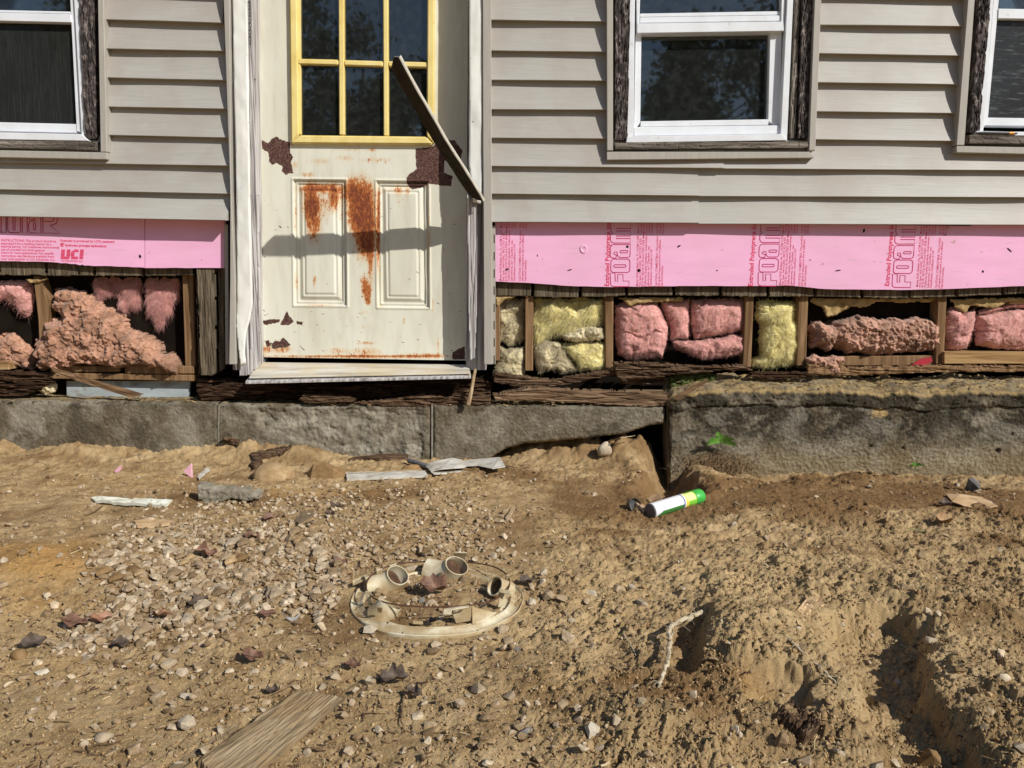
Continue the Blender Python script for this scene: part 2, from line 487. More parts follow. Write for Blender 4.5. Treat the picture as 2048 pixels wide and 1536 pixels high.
# -- trims (channels) beside the siding: a face and a return lip
def channel(pl, yf=-0.042, yb=0.0, name="trim_channel", m=None):
    mb = MB(); mb.pxprism(pl, yf, yb)
    return mb.build(name, m or M['trim'], house, bevel=0.002)
# window surrounds
channel([(193, -130), (204, -130), (214, 304), (201, 304)])
channel([(-300, 294), (-300, 309), (214, 319), (214, 305)])
channel([(1213, -130), (1226, -130), (1226, 301), (1214, 301)])
channel([(1213.5, 303.5), (1619, 303.5), (1629, 316), (1213.5, 320)])
channel([(1634, -130), (1648, -130), (1631, 301), (1618, 301)])
channel([(1946, -130), (1959, -130), (1929, 290.5), (1913, 290.5)])
channel([(1913, 292), (2500, 302), (2500, 318), (1913, 305)])
# door side channels
channel([(443, -130), (458, -130), (462, 380), (470, 560), (471, 729), (458, 729), (460, 560), (460, 380), (447, 0)][0:9], yf=-0.045)
o = channel([(965, -130), (982, -130), (983, 300), (984, 450), (984, 729), (968, 729), (967, 450), (966, 300)], yf=-0.045)
# nail flange with slots below the siding, right of the door
fl = MB()
ys = np.linspace(452, 728, 17)
fl.pxprism([(984.5, 452), (987.2, 452), (987.2, 728), (984.5, 728)], -0.012, -0.009)
fl.pxprism([(989.4, 452), (991, 452), (991, 728), (989.4, 728)], -0.012, -0.009)
for i in range(0, 17, 1):
    a = ys[i]
    if i % 2 == 0 and i < 16: fl.pxprism([(987.2, a), (989.4, a), (989.4, ys[i + 1]), (987.2, ys[i + 1])], -0.012, -0.009)
fl.build("nail_flange", M['trim'], house)
fl = MB(); fl.pxprism([(449, 449), (455.5, 449), (457.5, 728), (451, 728)], -0.008, -0.004); fl.build("nail_flange", M['trim'], house)

# -- window surrounds of old black wood, then the vinyl window itself
def wood_relief(poly, yf, amp, m, name="window_casing", sx=60, sz=14, seed=0, res=0.0032, thick=0.03):
    def hf(X, Z, sd):
        n = fbm(X * sx, Z * sz, 5, seed, 0.6)
        g = np.abs(noise(X * sx * 1.7, Z * sz * .45, seed + 9))
        return thick + amp * n - amp * 1.5 * ss(0.12, 0.0, g)
    return relief(name, poly, yf + thick, hf, res, m, house, edge=0.004, smooth=False)
wood_relief([(158, -120), (195, -120), (201, 282), (176, 282)], -0.022, 0.004, M['old_paint'], seed=1)
wood_relief([(-300, 274), (200, 284), (201, 304), (-300, 294)], -0.034, 0.0015, M['grey_wood_h'], "window_apron", 10, 90, 2)
wood_relief([(1227, -120), (1263, -120), (1255, 284), (1227, 284)], -0.024, 0.004, M['old_paint'], seed=3)
wood_relief([(1226, 286), (1618, 283), (1619, 299), (1226, 303)], -0.038, 0.0015, M['grey_wood_h'], "window_apron", 10, 90, 4)
wood_relief([(1602, -120), (1638, -120), (1617, 279), (1590, 281)], -0.024, 0.004, M['old_paint'], seed=5)
wood_relief([(1586, -120), (1600, -120), (1588, 281), (1574, 282)], -0.010, 0.002, M['grey_wood'], seed=6)
wood_relief([(1958, -120), (1986, -120), (1952, 269), (1930, 269)], -0.024, 0.004, M['old_paint'], seed=7)
wood_relief([(1929, 271), (2500, 279), (2500, 301), (1929, 290)], -0.040, 0.0015, M['grey_wood_h'], "window_apron", 10, 90, 8)

def glass_mat(name, tint=(0.75, 0.8, 0.8), ior=1.75, dust_haze=None):
    m = bpy.data.materials.new(name); m.use_nodes = True; nt = m.node_tree
    for n in list(nt.nodes): nt.nodes.remove(n)
    out = nt.nodes.new("ShaderNodeOutputMaterial")
    tr = nt.nodes.new("ShaderNodeBsdfTransparent"); tr.inputs[0].default_value = (*tint, 1)
    gl = nt.nodes.new("ShaderNodeBsdfGlossy"); gl.inputs["Roughness"].default_value = 0.022
    fr = nt.nodes.new("ShaderNodeFresnel"); fr.inputs[0].default_value = ior
    mx = nt.nodes.new("ShaderNodeMixShader")
    nt.links.new(fr.outputs[0], mx.inputs[0]); nt.links.new(tr.outputs[0], mx.inputs[1]); nt.links.new(gl.outputs[0], mx.inputs[2])
    last = mx.outputs[0]
    if dust_haze:
        df = nt.nodes.new("ShaderNodeBsdfDiffuse"); df.inputs[0].default_value = (*dust_haze[1], 1)
        v = coords(nt, dust_haze[2])
        f = math_n(nt, 'ADD', math_n(nt, 'MULTIPLY', ramp(nt, [(dust_haze[3], 0), (dust_haze[4], 1)], nz(nt, v, 30, 8, 0.3, 0.7)), dust_haze[0]), dust_haze[5])
        m2 = nt.nodes.new("ShaderNodeMixShader"); nt.links.new(f, m2.inputs[0]); nt.links.new(last, m2.inputs[1]); nt.links.new(df.outputs[0], m2.inputs[2])
        last = m2.outputs[0]
    nt.links.new(last, out.inputs[0])
    return m
M['glass'] = glass_mat("window_glass", dust_haze=(0.05, (.42, .46, .44), (1, 1, 1), 0.45, 0.8, 0.022))  # dust film plus an even grey-green veil that paints haze on the panes
M['screen_v'] = glass_mat("insect_screen_streaked", (0.25, 0.25, 0.25), 1.2, dust_haze=(0.07, (.30, .31, .28), (6, 1, .3), 0.45, 0.75, 0.06))
M['screen_h'] = glass_mat("insect_screen_torn", (0.2, 0.2, 0.2), 1.2, dust_haze=(0.34, (.42, .44, .46), (.5, 1, 5), 0.54, 0.74, 0.09))

def bar(parent, pl, yf, yb, name, m=None, bev=0.002):
    mb = MB(); mb.pxprism(pl, yf, yb); return mb.build(name, m or M['vinyl'], parent, bevel=bev)
def pane(parent, pl, y, m, name="pane"):
    mb = MB(); mb.pxprism(pl, y, y + 0.003); return mb.build(name, m, parent)

def win():
    o = empty("window", (0, 0, 0)); COL.objects.unlink(o); link(o, house); return o
# window left of the door (only its right part is in the picture)
w = win()
bar(w, [(141, -120), (159, -120), (178, 281), (163, 276)], -0.012, 0.06, "frame")
bar(w, [(-300, 258), (163, 268), (178, 282), (-300, 274)], -0.030, 0.06, "frame_sill")
bar(w, [(134, -120), (143, -120), (163, 266), (153, 262)], 0.0, 0.06, "sash_stile")
bar(w, [(-300, 13), (140, 23), (141, 28), (-300, 18)], 0.002, 0.05, "meeting_rail")
bar(w, [(-300, 18.5), (141, 28.5), (143, 45), (-300, 35)], -0.006, 0.05, "meeting_rail")
bar(w, [(-300, 237), (153, 248), (154, 266), (-300, 256)], 0.004, 0.05, "bottom_rail")
pane(w, [(-300, -120), (141, -120), (142, 24), (-300, 14)], 0.028, M['glass'])
pane(w, [(-300, 35), (143, 45), (154, 248), (-300, 238)], 0.022, M['screen_v'], "insect_screen")
pane(w, [(-300, 35), (143, 45), (154, 248), (-300, 238)], 0.038, M['glass'])
# middle window
w = win()
bar(w, [(1262, -120), (1271, -120), (1267, 272), (1253, 284)], -0.010, 0.07, "frame")
bar(w, [(1580, -120), (1592, -120), (1574, 284), (1561, 270)], -0.010, 0.07, "frame")
bar(w, [(1254, 273), (1564, 268), (1574, 281), (1252, 285.5)], -0.034, 0.07, "frame_sill")
bar(w, [(1271.5, -120), (1283, -120), (1279, 45), (1274, 60)], 0.0, 0.07, "sash_stile")
bar(w, [(1565, -120), (1579, -120), (1568, 60), (1562, 45)], 0.0, 0.07, "sash_stile")
bar(w, [(1280, 27), (1562, 22), (1562, 30), (1280, 34.5)], 0.012, 0.07, "meeting_rail")
bar(w, [(1280, 35), (1562, 30.5), (1562, 42), (1280, 46)], 0.006, 0.07, "meeting_rail")
bar(w, [(1274, 47), (1566, 43), (1568, 62), (1274, 66.5)], -0.008, 0.07, "meeting_rail")
bar(w, [(1271, 67), (1283, 67), (1280.5, 246), (1267.5, 262)], 0.018, 0.07, "sash_stile")
bar(w, [(1540, 63), (1564, 62), (1560, 258), (1536, 242)], 0.018, 0.07, "sash_stile")
bar(w, [(1281, 242.5), (1537, 238.5), (1537, 250), (1281, 253.5)], 0.014, 0.07, "bottom_rail")
bar(w, [(1268, 254), (1559, 250.5), (1561, 268), (1268, 272.5)], 0.002, 0.07, "bottom_rail")
pane(w, [(1280, -120), (1564, -120), (1562, 24), (1280, 28)], 0.03, M['glass'])
pane(w, [(1280, 66), (1541, 63), (1538, 240), (1280, 244)], 0.045, M['glass'])
# right window
w = win()
bar(w, [(1984, -120), (1996, -120), (1967, 262), (1953, 269)], -0.012, 0.06, "frame")
bar(w, [(1953, 262), (2500, 270), (2500, 280), (1952, 270)], -0.034, 0.06, "frame_sill")
bar(w, [(1996.5, -120), (2009, -120), (1976, 240), (1966, 258)], 0.0, 0.06, "sash_stile")
bar(w, [(1997, 17), (2500, 25), (2500, 45), (1996, 37)], -0.004, 0.05, "meeting_rail")
bar(w, [(1976, 235), (2500, 243), (2500, 258), (1968, 251)], 0.002, 0.05, "bottom_rail")
pane(w, [(1999, -120), (2500, -120), (2500, 25), (1997, 18)], 0.03, M['glass'])
pane(w, [(1990, 37), (2500, 45), (2500, 244), (1974, 236)], 0.018, M['screen_h'], "insect_screen")
pane(w, [(1990, 37), (2500, 45), (2500, 244), (1974, 236)], 0.038, M['glass'])
# grey slats set behind the middle window's upper sash
mb = MB()
for i in range(14):
    z = lz(1400, -110 + i * 10)
    mb.box((lx(1275), 0.10, z), (lx(1568), 0.104, z + 0.019))
mb.build("grey_slats", M['room'], house)

# ------------------------------------------------------------------ door (embossed steel, nine-light window, rust)
def door_material():
    m, nt, b = node_mat("rusty_cream_door")
    v = coords(nt)
    base = ramp(nt, [(0.3, (.62, .60, .485)), (0.5, (.68, .665, .55)), (0.75, (.72, .71, .605))], nz(nt, coords(nt, (2, 1, .6)), 3.5, 5, 0.4))
    fine = nz(nt, coords(nt, (1.15, 1, .7)), 120, 7, 0.6, 0.75)
    mid = nz(nt, coords(nt, (1.9, 1, .62)), 34, 8, 0.9, 0.7)
    t = math_n(nt, 'ADD', attr(nt, "rust"), math_n(nt, 'MULTIPLY', math_n(nt, 'SUBTRACT', fine, 0.5), 2.0))
    t = math_n(nt, 'ADD', t, math_n(nt, 'MULTIPLY', math_n(nt, 'SUBTRACT', mid, 0.5), 1.5))
    soft = math_n(nt, 'ADD', attr(nt, "rust"), math_n(nt, 'MULTIPLY', math_n(nt, 'SUBTRACT', mid, 0.5), 0.6))
    grime = ramp(nt, [(0.5, 0), (0.68, 1)], nz(nt, coords(nt, (3, 1, .5)), 7, 7, 0.5, 0.65))
    base = mixc(nt, base, (.42, .37, .27), math_n(nt, 'MULTIPLY', grime, 0.3))
    c = mixc(nt, base, (.62, .36, .13), math_n(nt, 'MULTIPLY', ramp(nt, [(0.14, 0), (0.6, 1)], soft), 0.75))
    c = mixc(nt, c, (.42, .13, .03), ramp(nt, [(0.46, 0), (0.60, 1)], t))
    c = mixc(nt, c, (.17, .042, .016), ramp(nt, [(0.74, 0), (0.98, 1)], t))
    pe = math_n(nt, 'ADD', attr(nt, "peel"), math_n(nt, 'MULTIPLY', math_n(nt, 'SUBTRACT', mid, 0.5), 0.9))
    pe = math_n(nt, 'ADD', pe, math_n(nt, 'MULTIPLY', math_n(nt, 'SUBTRACT', fine, 0.5), 0.35))
    pm = ramp(nt, [(0.49, 0), (0.51, 1)], pe)
    pc = ramp(nt, [(0.35, (.035, .016, .013)), (0.52, (.085, .036, .028)), (0.62, (.17, .10, .08))], nz(nt, v, 220, 4, 0.2, 0.6))
    edge = ramp(nt, [(0.40, 0), (0.49, 1)], pe)
    c = mixc(nt, c, (.50, .36, .22), math_n(nt, 'MULTIPLY', edge, 0.7))
    c = mixc(nt, c, pc, pm)
    nt.links.new(c, b.inputs["Base Color"])
    r = math_n(nt, 'ADD', 0.42, math_n(nt, 'MULTIPLY', ramp(nt, [(0.4, 0), (0.6, 1)], t), 0.4), True)
    r = math_n(nt, 'MAXIMUM', r, math_n(nt, 'MULTIPLY', pm, 0.9))
    nt.links.new(r, b.inputs["Roughness"])
    b.inputs["Specular IOR Level"].default_value = 0.35
    hh = math_n(nt, 'SUBTRACT', math_n(nt, 'MULTIPLY', fine, 0.12), pm)
    bump(nt, b, hh, 0.5, 0.002)
    return m
M['door'] = door_material()
M['yellow'] = mat("yellowed_plastic_moulding", [(0.3, (.70, .54, .17)), (0.55, (.80, .65, .26)), (0.8, (.83, .71, .36))], 8, (2, 2, 1), 5, 0.45, spec=0.4, specks=(30, 0.7, (.55, .30, .10)))

Y_D = 0.088
door = empty("door"); COL.objects.unlink(door); link(door, house)
def door_px(u, py):
    xl = 505 + 12.5 * py / 715.0; xr = 941.0 - 10.0 * py / 720.0
    return xl + (xr - xl) * u
nu, nv = 220, 530
U, V_ = np.meshgrid(np.linspace(0, 1, nu), np.linspace(0, 1, nv))
PYb = 714 + 7 * U; PYt = -345.0
PY = PYt + (PYb - PYt) * V_
PX = door_px(U, PY)
W0 = P(PX, PY, Y_D)
def rect_d(px, py, x0, y0, x1, y1, sh=0.012):
    yy = py - (px - 700) * sh
    xx = px - (yy - 480) * 0.01
    return np.minimum(np.minimum(xx - x0, x1 - xx), np.minimum(yy - y0, y1 - yy))
H = np.zeros_like(PX)
for rc in ((587, 360, 693, 612), (754, 361, 858, 614)):
    d = rect_d(PX, PY, *rc)
    H += -0.007 * ss(0, 3, d) * (1 - ss(4, 8, d)) + 0.0035 * ss(-4, -1, d) * (1 - ss(-1, 1, d))
    H += -0.009 * ss(6, 9, d) * (1 - ss(9, 22, d)) - 0.004 * ss(19, 21, d) * (1 - ss(22, 25, d))
H *= 1.6
H += 0.0012 * fbm(PX / 90, PY / 130, 3, 5)
rust = np.zeros_like(PX)
for cx, cy, rx, ry, a in [(640, 376, 40, 9, .85), (618, 402, 15, 36, .75), (627, 445, 14, 42, .70), (668, 394, 11, 25, .8), (640, 410, 30, 20, .25),
    (722, 392, 30, 40, .95), (717, 440, 25, 40, .85), (736, 462, 15, 40, .8), (742, 520, 7, 55, .6), (725, 500, 16, 25, .5), (700, 380, 16, 22, .5),
    (733, 585, 9, 18, .9), (736, 603, 6, 8, .75), (727, 562, 9, 16, .55), (640, 322, 24, 7, .42), (690, 316, 20, 7, .42), (752, 320, 34, 7, .40),
    (613, 349, 15, 5, .5), (590, 330, 7, 9, .5), (797, 388, 9, 30, .35), (815, 385, 5, 30, .3), (790, 380, 30, 8, .35), (629, 562, 4, 14, .6), (640, 611, 36, 3, .5), (675, 702, 26, 8, .5),
    (735, 704, 32, 9, .6), (733, 686, 22, 4, .55), (726, 625, 20, 5, .3), (728, 655, 25, 5, .25), (560, 694, 20, 14, .5), (528, 700, 9, 12, .55), (592, 560, 4, 26, .5),
    (858, 470, 2.5, 100, .55), (756, 500, 3, 70, .6), (757, 430, 3, 60, .5), (762, 612, 10, 4, .4), (700, 300, 60, 3, .35), (735, 450, 26, 75, .28),
    (640, 420, 40, 60, .22), (590, 430, 3, 60, .4), (745, 300, 8, 4, .5), (866, 610, 2, 18, .6), (876, 690, 3, 16, .6), (808, 640, 3, 10, .5), (583, 290, 8, 6, .5),
    (840, 372, 20, 4, .4), (848, 710, 50, 5, .5), (700, 712, 200, 2.0, .6), (720, 715, 220, 3.5, .45), (560, 700, 40, 8, .3)]:
    rust += a * np.exp(-(((PX - cx) / rx) ** 2 + ((PY - cy) / ry) ** 2) ** 1.15)
rust = np.clip(rust * .86, 0, .98)
def r2(l, s=3.657, ox=440, oy=0): return [(a / s + ox, b / s + oy) for a, b in l]
patches = [r2([(305, 1025), (350, 1050), (375, 1020), (415, 998), (440, 1020), (512, 1040), (515, 1120), (535, 1150), (520, 1190), (540, 1270), (510, 1265), (480, 1280), (450, 1250), (460, 1215), (410, 1195), (380, 1205), (360, 1180), (355, 1110), (310, 1095)]),
    r2([(1430, 1090), (1540, 1075), (1640, 1020), (1720, 1030), (1770, 1100), (1760, 1160), (1735, 1170), (1700, 1190), (1640, 1170), (1640, 1260), (1700, 1290), (1690, 1360), (1600, 1355), (1510, 1340), (1480, 1370), (1400, 1385), (1365, 1340), (1360, 1300), (1390, 1270), (1440, 1240), (1430, 1160)]),
    r2([(375, 1130), (400, 1110), (440, 1105), (460, 1075), (515, 1130), (490, 1150), (380, 1165)], oy=380), r2([(325, 1105), (355, 1100), (370, 1130), (345, 1150)], oy=380),
    r2([(470, 930), (490, 885), (515, 930), (540, 965), (500, 990), (440, 985)], oy=380), r2([(310, 960), (370, 945), (440, 950), (430, 965), (330, 990)], oy=380),
    r2([(560, 960), (610, 965), (600, 985), (560, 980)], oy=380), r2([(1700, 1185), (1790, 1140), (1790, 1235), (1700, 1240)], oy=380)]
peel = np.full_like(PX, -1.0)
for pt in patches: peel = np.maximum(peel, np.clip(poly_sd(PX, PY, pt) / 9.0 + 0.5, -1, 1.2))
for k in range(70):                       # chips and scratches
    cx, cy = NR.uniform(515, 925), NR.choice([NR.uniform(400, 716), NR.uniform(620, 716)]); L = NR.uniform(2, 7)
    if 540 < cx < 585 and k % 3: cy = NR.uniform(420, 470)
    an = NR.uniform(-.5, .9); dx, dy = math.cos(an), math.sin(an)
    q = np.hypot(((PX - cx) * dx + (PY - cy) * dy) / L, (-(PX - cx) * dy + (PY - cy) * dx) / 1.2)
    peel = np.maximum(peel, 0.85 - 0.55 * q)
Vd = W0.copy(); Vd[..., 1] -= H
inside = (PX > 590) & (PX < 862) & (PY < 278)
idx = np.arange(nu * nv).reshape(nv, nu)
q = np.stack([idx[:-1, :-1], idx[1:, :-1], idx[1:, 1:], idx[:-1, 1:]], -1).reshape(-1, 4)
keep = ~(inside.reshape(-1)[q].all(1)) | (PY.reshape(-1)[q].min(1) < -310)
skin = mesh_np("door_skin", Vd.reshape(-1, 3), q[keep], M['door'], door, True, {"rust": rust, "peel": peel})
mb = MB()
mb.pxprism([(505, -345), (590, -345), (600, 285), (600, 712), (518, 712)], Y_D + .026, Y_D + .046)
mb.pxprism([(862, -345), (941, -345), (930, 720), (860, 720), (862, 285)], Y_D + .026, Y_D + .046)
mb.pxprism([(600, 285), (862, 285), (860, 720), (600, 713)], Y_D + .027, Y_D + .045)
mb.build("door_core", M['grey_wood'], door)
def mould(pl, name, yf=Y_D - .022, yb=Y_D + .03, bev=0.0055):
    mb = MB(); mb.pxprism(pl, yf, yb)
    o = mb.build(name, M['yellow'], door, bevel=bev, seg=3, smooth=False); return o
mould([(574, -330), (589, -330), (598, 269), (582, 286)], "lite_frame")
mould([(856, -330), (870, -330), (868, 288), (853, 272)], "lite_frame")
mould([(582.5, 286.5), (598, 270), (853, 273), (867, 288.5)], "lite_frame")
mould([(590, -330), (598, -330), (602, 269), (598, 269)], "lite_frame", Y_D - .010, bev=.002)
mould([(675, -330), (687, -330), (689, 270), (678, 270)], "muntin", Y_D - .014, bev=.004)
mould([(764, -330), (775, -330), (777, 272), (767, 272)], "muntin", Y_D - .014, bev=.004)
for (a, b) in (((596, 117), (676.5, 119)), ((688, 119.5), (766, 122)), ((776, 122), (855, 124))):
    mould([(a[0], a[1]), (b[0], b[1]), (b[0], b[1] + 11), (a[0], a[1] + 11)], "muntin", Y_D - .014, bev=.004)
    mould([(a[0], a[1] - 160), (b[0], b[1] - 160), (b[0], b[1] - 149), (a[0], a[1] - 149)], "muntin", Y_D - .014, bev=.004)
for xa, xb in ((594, 683), (683, 771), (771, 857)):
    for ya, yb in ((-40, 124), (124, 276), (-330, -40)):
        pane(door, [(xa, ya), (xb, ya), (xb, yb), (xa, yb)], Y_D + .006, M['glass'])

# door frame: dark rough opening, grey weathered jambs, crumpled white metal capping
mb = MB()
mb.pxprism([(452, -330), (506, -330), (518, 740), (466, 740)], 0.025, 0.14)
mb.pxprism([(942, -330), (970, -330), (972, 740), (932, 740)], 0.03, 0.14)
mb.build("rough_frame", M['jamb'], house)
def metal(poly, y, amp, seed, th=0.006, name="metal_capping", m=None):
    def hf(X, Z, sd):
        return th + amp * fbm(X * 14, Z * 5, 2, seed) + amp * .35 * noise(X * 30, Z * 22, seed + 2)
    return relief(name, poly, y, hf, 0.0035, m or M['white_metal'], house, edge=0.006)
metal([(463, -120), (493, -120), (497, 120), (500, 330), (504, 560), (505, 610), (500, 640), (492, 668), (490, 705), (492, 726), (481, 732), (477, 700), (472, 652), (474, 600), (473, 380), (468, 180)], -0.030, 0.0032, 3)
metal([(938, -120), (966, -120), (966, 330), (965, 392), (962, 408), (946, 404), (938, 330)], -0.030, 0.0022, 5)
def jamb(poly, y, seed):
    def hf(X, Z, sd): return 0.02 + 0.002 * fbm(X * 150, Z * 5, 4, seed) - 0.004 * ss(.15, 0, np.abs(noise(X * 60, Z * 1.2, seed)))
    return relief("door_jamb", poly, y, hf, 0.003, M['jamb'], house, edge=0.003, smooth=False)
jamb([(489, -120), (506, -120), (519, 400), (522.5, 722), (514, 741), (503, 738), (503, 400)], 0.012, 4)
jamb([(489, 640), (504, 610), (506, 750), (480, 752), (482, 730), (492, 720)], -0.004, 9)
jamb([(934, 385), (944, 398), (956, 400), (959, 520), (955, 640), (951, 716), (940, 722), (936, 600)], 0.002, 6)
jamb([(936, -120), (941, -120), (935, 722), (930, 722)], 0.05, 7)
# hidden chain hanging beside the jamb
mb = MB()
for k in range(14):
    py = -6 + k * 7.0; c = P(499.5 + 0.018 * py, py, -0.016); ang = (k % 2) * 1.1 + .2
    pts = [c + np.array([.0048 * math.cos(a) * math.cos(ang), .0048 * math.cos(a) * math.sin(ang), .0085 * math.sin(a)]) for a in np.linspace(0, 6.2832, 11)]
    mb.tube(pts, .0011, 5, cap=False)
M['chain'] = mat("dull_chain", [(0.3, (.10, .095, .09)), (0.7, (.25, .24, .22))], 40, rough=0.45, metallic=0.6)
put_thing(mb.build("chain", M['chain'], None, True), "thin dull metal chain hanging beside the white metal edge of the door frame", "chain")

# threshold
mb = MB()
def slab(a, b, c, d, th, mi=0):       # a,b back edge, c,d front edge (world points), thickness down
    t = np.array([0, 0, -th]); mb.add([a, b, c, d, a + t, b + t, c + t, d + t], [(0, 1, 2, 3), (7, 6, 5, 4), (0, 4, 5, 1), (1, 5, 6, 2), (2, 6, 7, 3), (3, 7, 4, 0)], mi)
slab(P(516, 724, .085), P(937, 729, .085), P(941, 746, -.075), P(498, 755, -.075), .005)
slab(P(512, 728, .10), P(937, 733, .10), P(942, 749, -.06), P(506, 757, -.06), .016)
mb.build("threshold", M['sill_metal'], house, bevel=0.0015)
mb = MB()
for t in (0.12, 0.2, .86, .93):
    a = P(516, 724, .085) * (1 - t) + P(498, 755, -.075) * t; b = P(937, 729, .085) * (1 - t) + P(941, 746, -.075) * t
    mb.tube([a + (0, 0, .0012), b + (0, 0, .0012)], .0018, 5)
mb.build("threshold_rib", M['sill_metal'], house)
mb = MB()
slab(P(505, 744, .06), P(938, 741, .06), P(942, 752, -.09), P(490, 763, -.09), .012)
mb.build("sill_board", M['jamb'], house, bevel=0.002)
# dark void board under the door and the sagging rotten sill
def rotten(poly, y, th, amp, seed, name, m=None, res=0.004, parent=house, sx=9, sz=95, edge=0.008, rag=0.004):
    def hf(X, Z, sd):
        n = fbm(X * sx + 0.8 * fbm(X * 5, Z * 20, 2, seed + 1), Z * sz, 5, seed, 0.6)
        return th + amp * n - amp * 1.6 * ss(.18, 0, np.abs(noise(X * sx * .5, Z * sz * .6, seed + 7)))
    return relief(name, poly, y, hf, res, m or M['rot'], parent, edge=edge, ragged=rag, seed=seed, smooth=False)
M['rot_dark'] = mat("dark_rotten_wood", [(0.3, (.010, .006, .004)), (0.5, (.045, .024, .013)), (0.66, (.12, .066, .036)), (0.8, (.22, .135, .08))], 34, (.14, 3, 3), 9, 0.95, 1.0, 0.008, 0.1, dist=0.7)
rotten([(395, 752), (500, 757), (700, 768), (945, 752), (985, 765), (985, 806), (760, 806), (560, 806), (400, 802)], 0.09, .03, .010, 3, "rotten_sill", M['rot_dark'])
rotten([(395, 778), (470, 762), (560, 768), (640, 772), (560, 782), (470, 796), (405, 803)], 0.035, .03, .006, 31, "rotten_sill", M['rot_dark'])
rotten([(596, 800), (610, 785), (690, 789), (720, 796), (700, 806), (620, 807)], 0.0, .03, .007, 5, "rotten_sill")
rotten([(690, 805), (780, 795), (850, 786), (900, 791), (935, 779), (985, 792), (985, 815), (760, 813)], 0.01, .03, .008, 6, "rotten_sill")
rotten([(988, 741), (1100, 757), (1230, 735), (1236, 748), (1130, 770), (1050, 778), (985, 764)], 0.05, .03, .005, 12, "rotten_sill")
rotten([(1225, 722), (1290, 722), (1400, 730), (1480, 727), (1510, 742), (1440, 742), (1330, 752), (1245, 764), (1228, 750)], 0.035, .04, .009, 13, "rotten_sill")
rotten([(1232, 748), (1330, 746), (1330, 762), (1290, 772), (1245, 768)], 0.05, .02, .008, 14, "rotten_sill")
rotten([(1500, 742), (1600, 742), (1640, 752), (1560, 760), (1490, 754)], 0.03, .03, .008, 15, "rotten_sill", M['rot_dark'])
rotten([(-200, 738), (60, 740), (90, 748), (120, 762), (60, 790), (-200, 800)], 0.03, .03, .010, 16, "rotten_sill", M['rot_dark'])

# ------------------------------------------------------------------ pink foam board with its print
def poly_prism(poly, y0, y1, m, name, parent, bevel=0.0):
    mb = MB(); mb.pxprism(poly, y0, y1); return mb.build(name, m, parent, bevel=bevel)
YF = 0.012
jag = lambda pts, s, n=8, a=1.0: [(x0 + (x1 - x0) * k / n, y0 + (y1 - y0) * k / n + (RND.uniform(-a, a) if 0 < k else 0)) for (x0, y0), (x1, y1) in zip(pts[:-1], pts[1:]) for k in range(n)] + [pts[-1]]
bottomL = jag([(448, 536), (300, 536), (232, 533), (165, 531), (150, 528), (96, 524), (0, 522), (-500, 514)], 0, 6, .6)
poly_prism([(-500, 405), (289, 425), (289, 536)] + [p for p in bottomL if p[0] < 289], YF, YF + .018, M['pink_foam'], "foam_board", house)
poly_prism([(290.3, 425), (449, 428), (449, 536)] + [p for p in bottomL if 290.3 < p[0] < 449] + [(290.3, 536)], YF, YF + .018, M['pink_foam'], "foam_board", house)
bottomR = jag([(990, 563), (1060, 566), (1140, 572), (1220, 574), (1290, 573), (1380, 572), (1500, 572), (1580, 571), (1650, 578), (1800, 580), (1920, 577), (2048, 572), (2560, 572)], 0, 5, .5)
poly_prism([(990, 432)] + bottomR + [(2560, 436)], YF, YF + .019, M['pink_foam'], "foam_board", house)
# nail holes and gouges in the foam
def dab(px, py, rx, ry, y=YF - .0012, ang=0):
    c = P(px, py, y); k = 0.0022
    return [c + np.array([k * (rx * math.cos(a) * math.cos(ang) - ry * math.sin(a) * math.sin(ang)) * RND.uniform(.8, 1.2), 0, k * (rx * math.cos(a) * math.sin(ang) + ry * math.sin(a) * math.cos(ang)) * RND.uniform(.8, 1.2)]) for a in np.linspace(0, 6.2832, 10)[:-1]]
for (a, b, r1, r2_, an) in [(1165, 494, 3, 3, 0), (1255, 493, 2.5, 2.5, 0), (1014, 539, 4, 2, .6), (1278, 541, 3.5, 3, .5), (1139, 540, 5, 1, .3), (1358, 492, 4, 1.5, .5), (1434, 541, 2, 1, .5),
        (1728, 461, 2, 4, 0), (1676, 541, 6, 1.2, .2), (1966, 543, 2, 2.5, .3), (2019, 500, 6, 1.2, -.7), (1995, 448, 9, 1.5, 0), (280, 513, 2, 3.5, .2), (165, 532, 3, 3, 0), (1075, 511, 1, 2, 0), (1620, 520, 2, .8, 0), (1890, 470, 2, 1, 0)]:
    mb = MB(); fr = dab(a, b, r1, r2_, ang=an); mb.prism(fr, [(q[0], YF - .0002, q[2]) for q in fr]); mb.build("nail_hole", M['black'], house)
def gouge():                                  # the torn dish round one nail
    mb = MB(); c = P(1167, 497, YF - .0008); V = [c]; n = 18
    for r, dy in ((.006, -.0006), (.013, -.0030), (.017, .0002)):
        for k in range(n): a = 6.2832 * k / n; V.append(c + np.array([r * math.cos(a), dy, r * math.sin(a) * (1 if math.sin(a) > 0 else 1.35)]))
    Fs = [(0, 1 + k, 1 + (k + 1) % n) for k in range(n)]
    for R in range(2): Fs += [(1 + R * n + k, 1 + (R + 1) * n + k, 1 + (R + 1) * n + (k + 1) % n, 1 + R * n + (k + 1) % n) for k in range(n)]
    mb.add(V, Fs); mb.build("torn_dish", M['pink_foam'], house, True)
gouge()

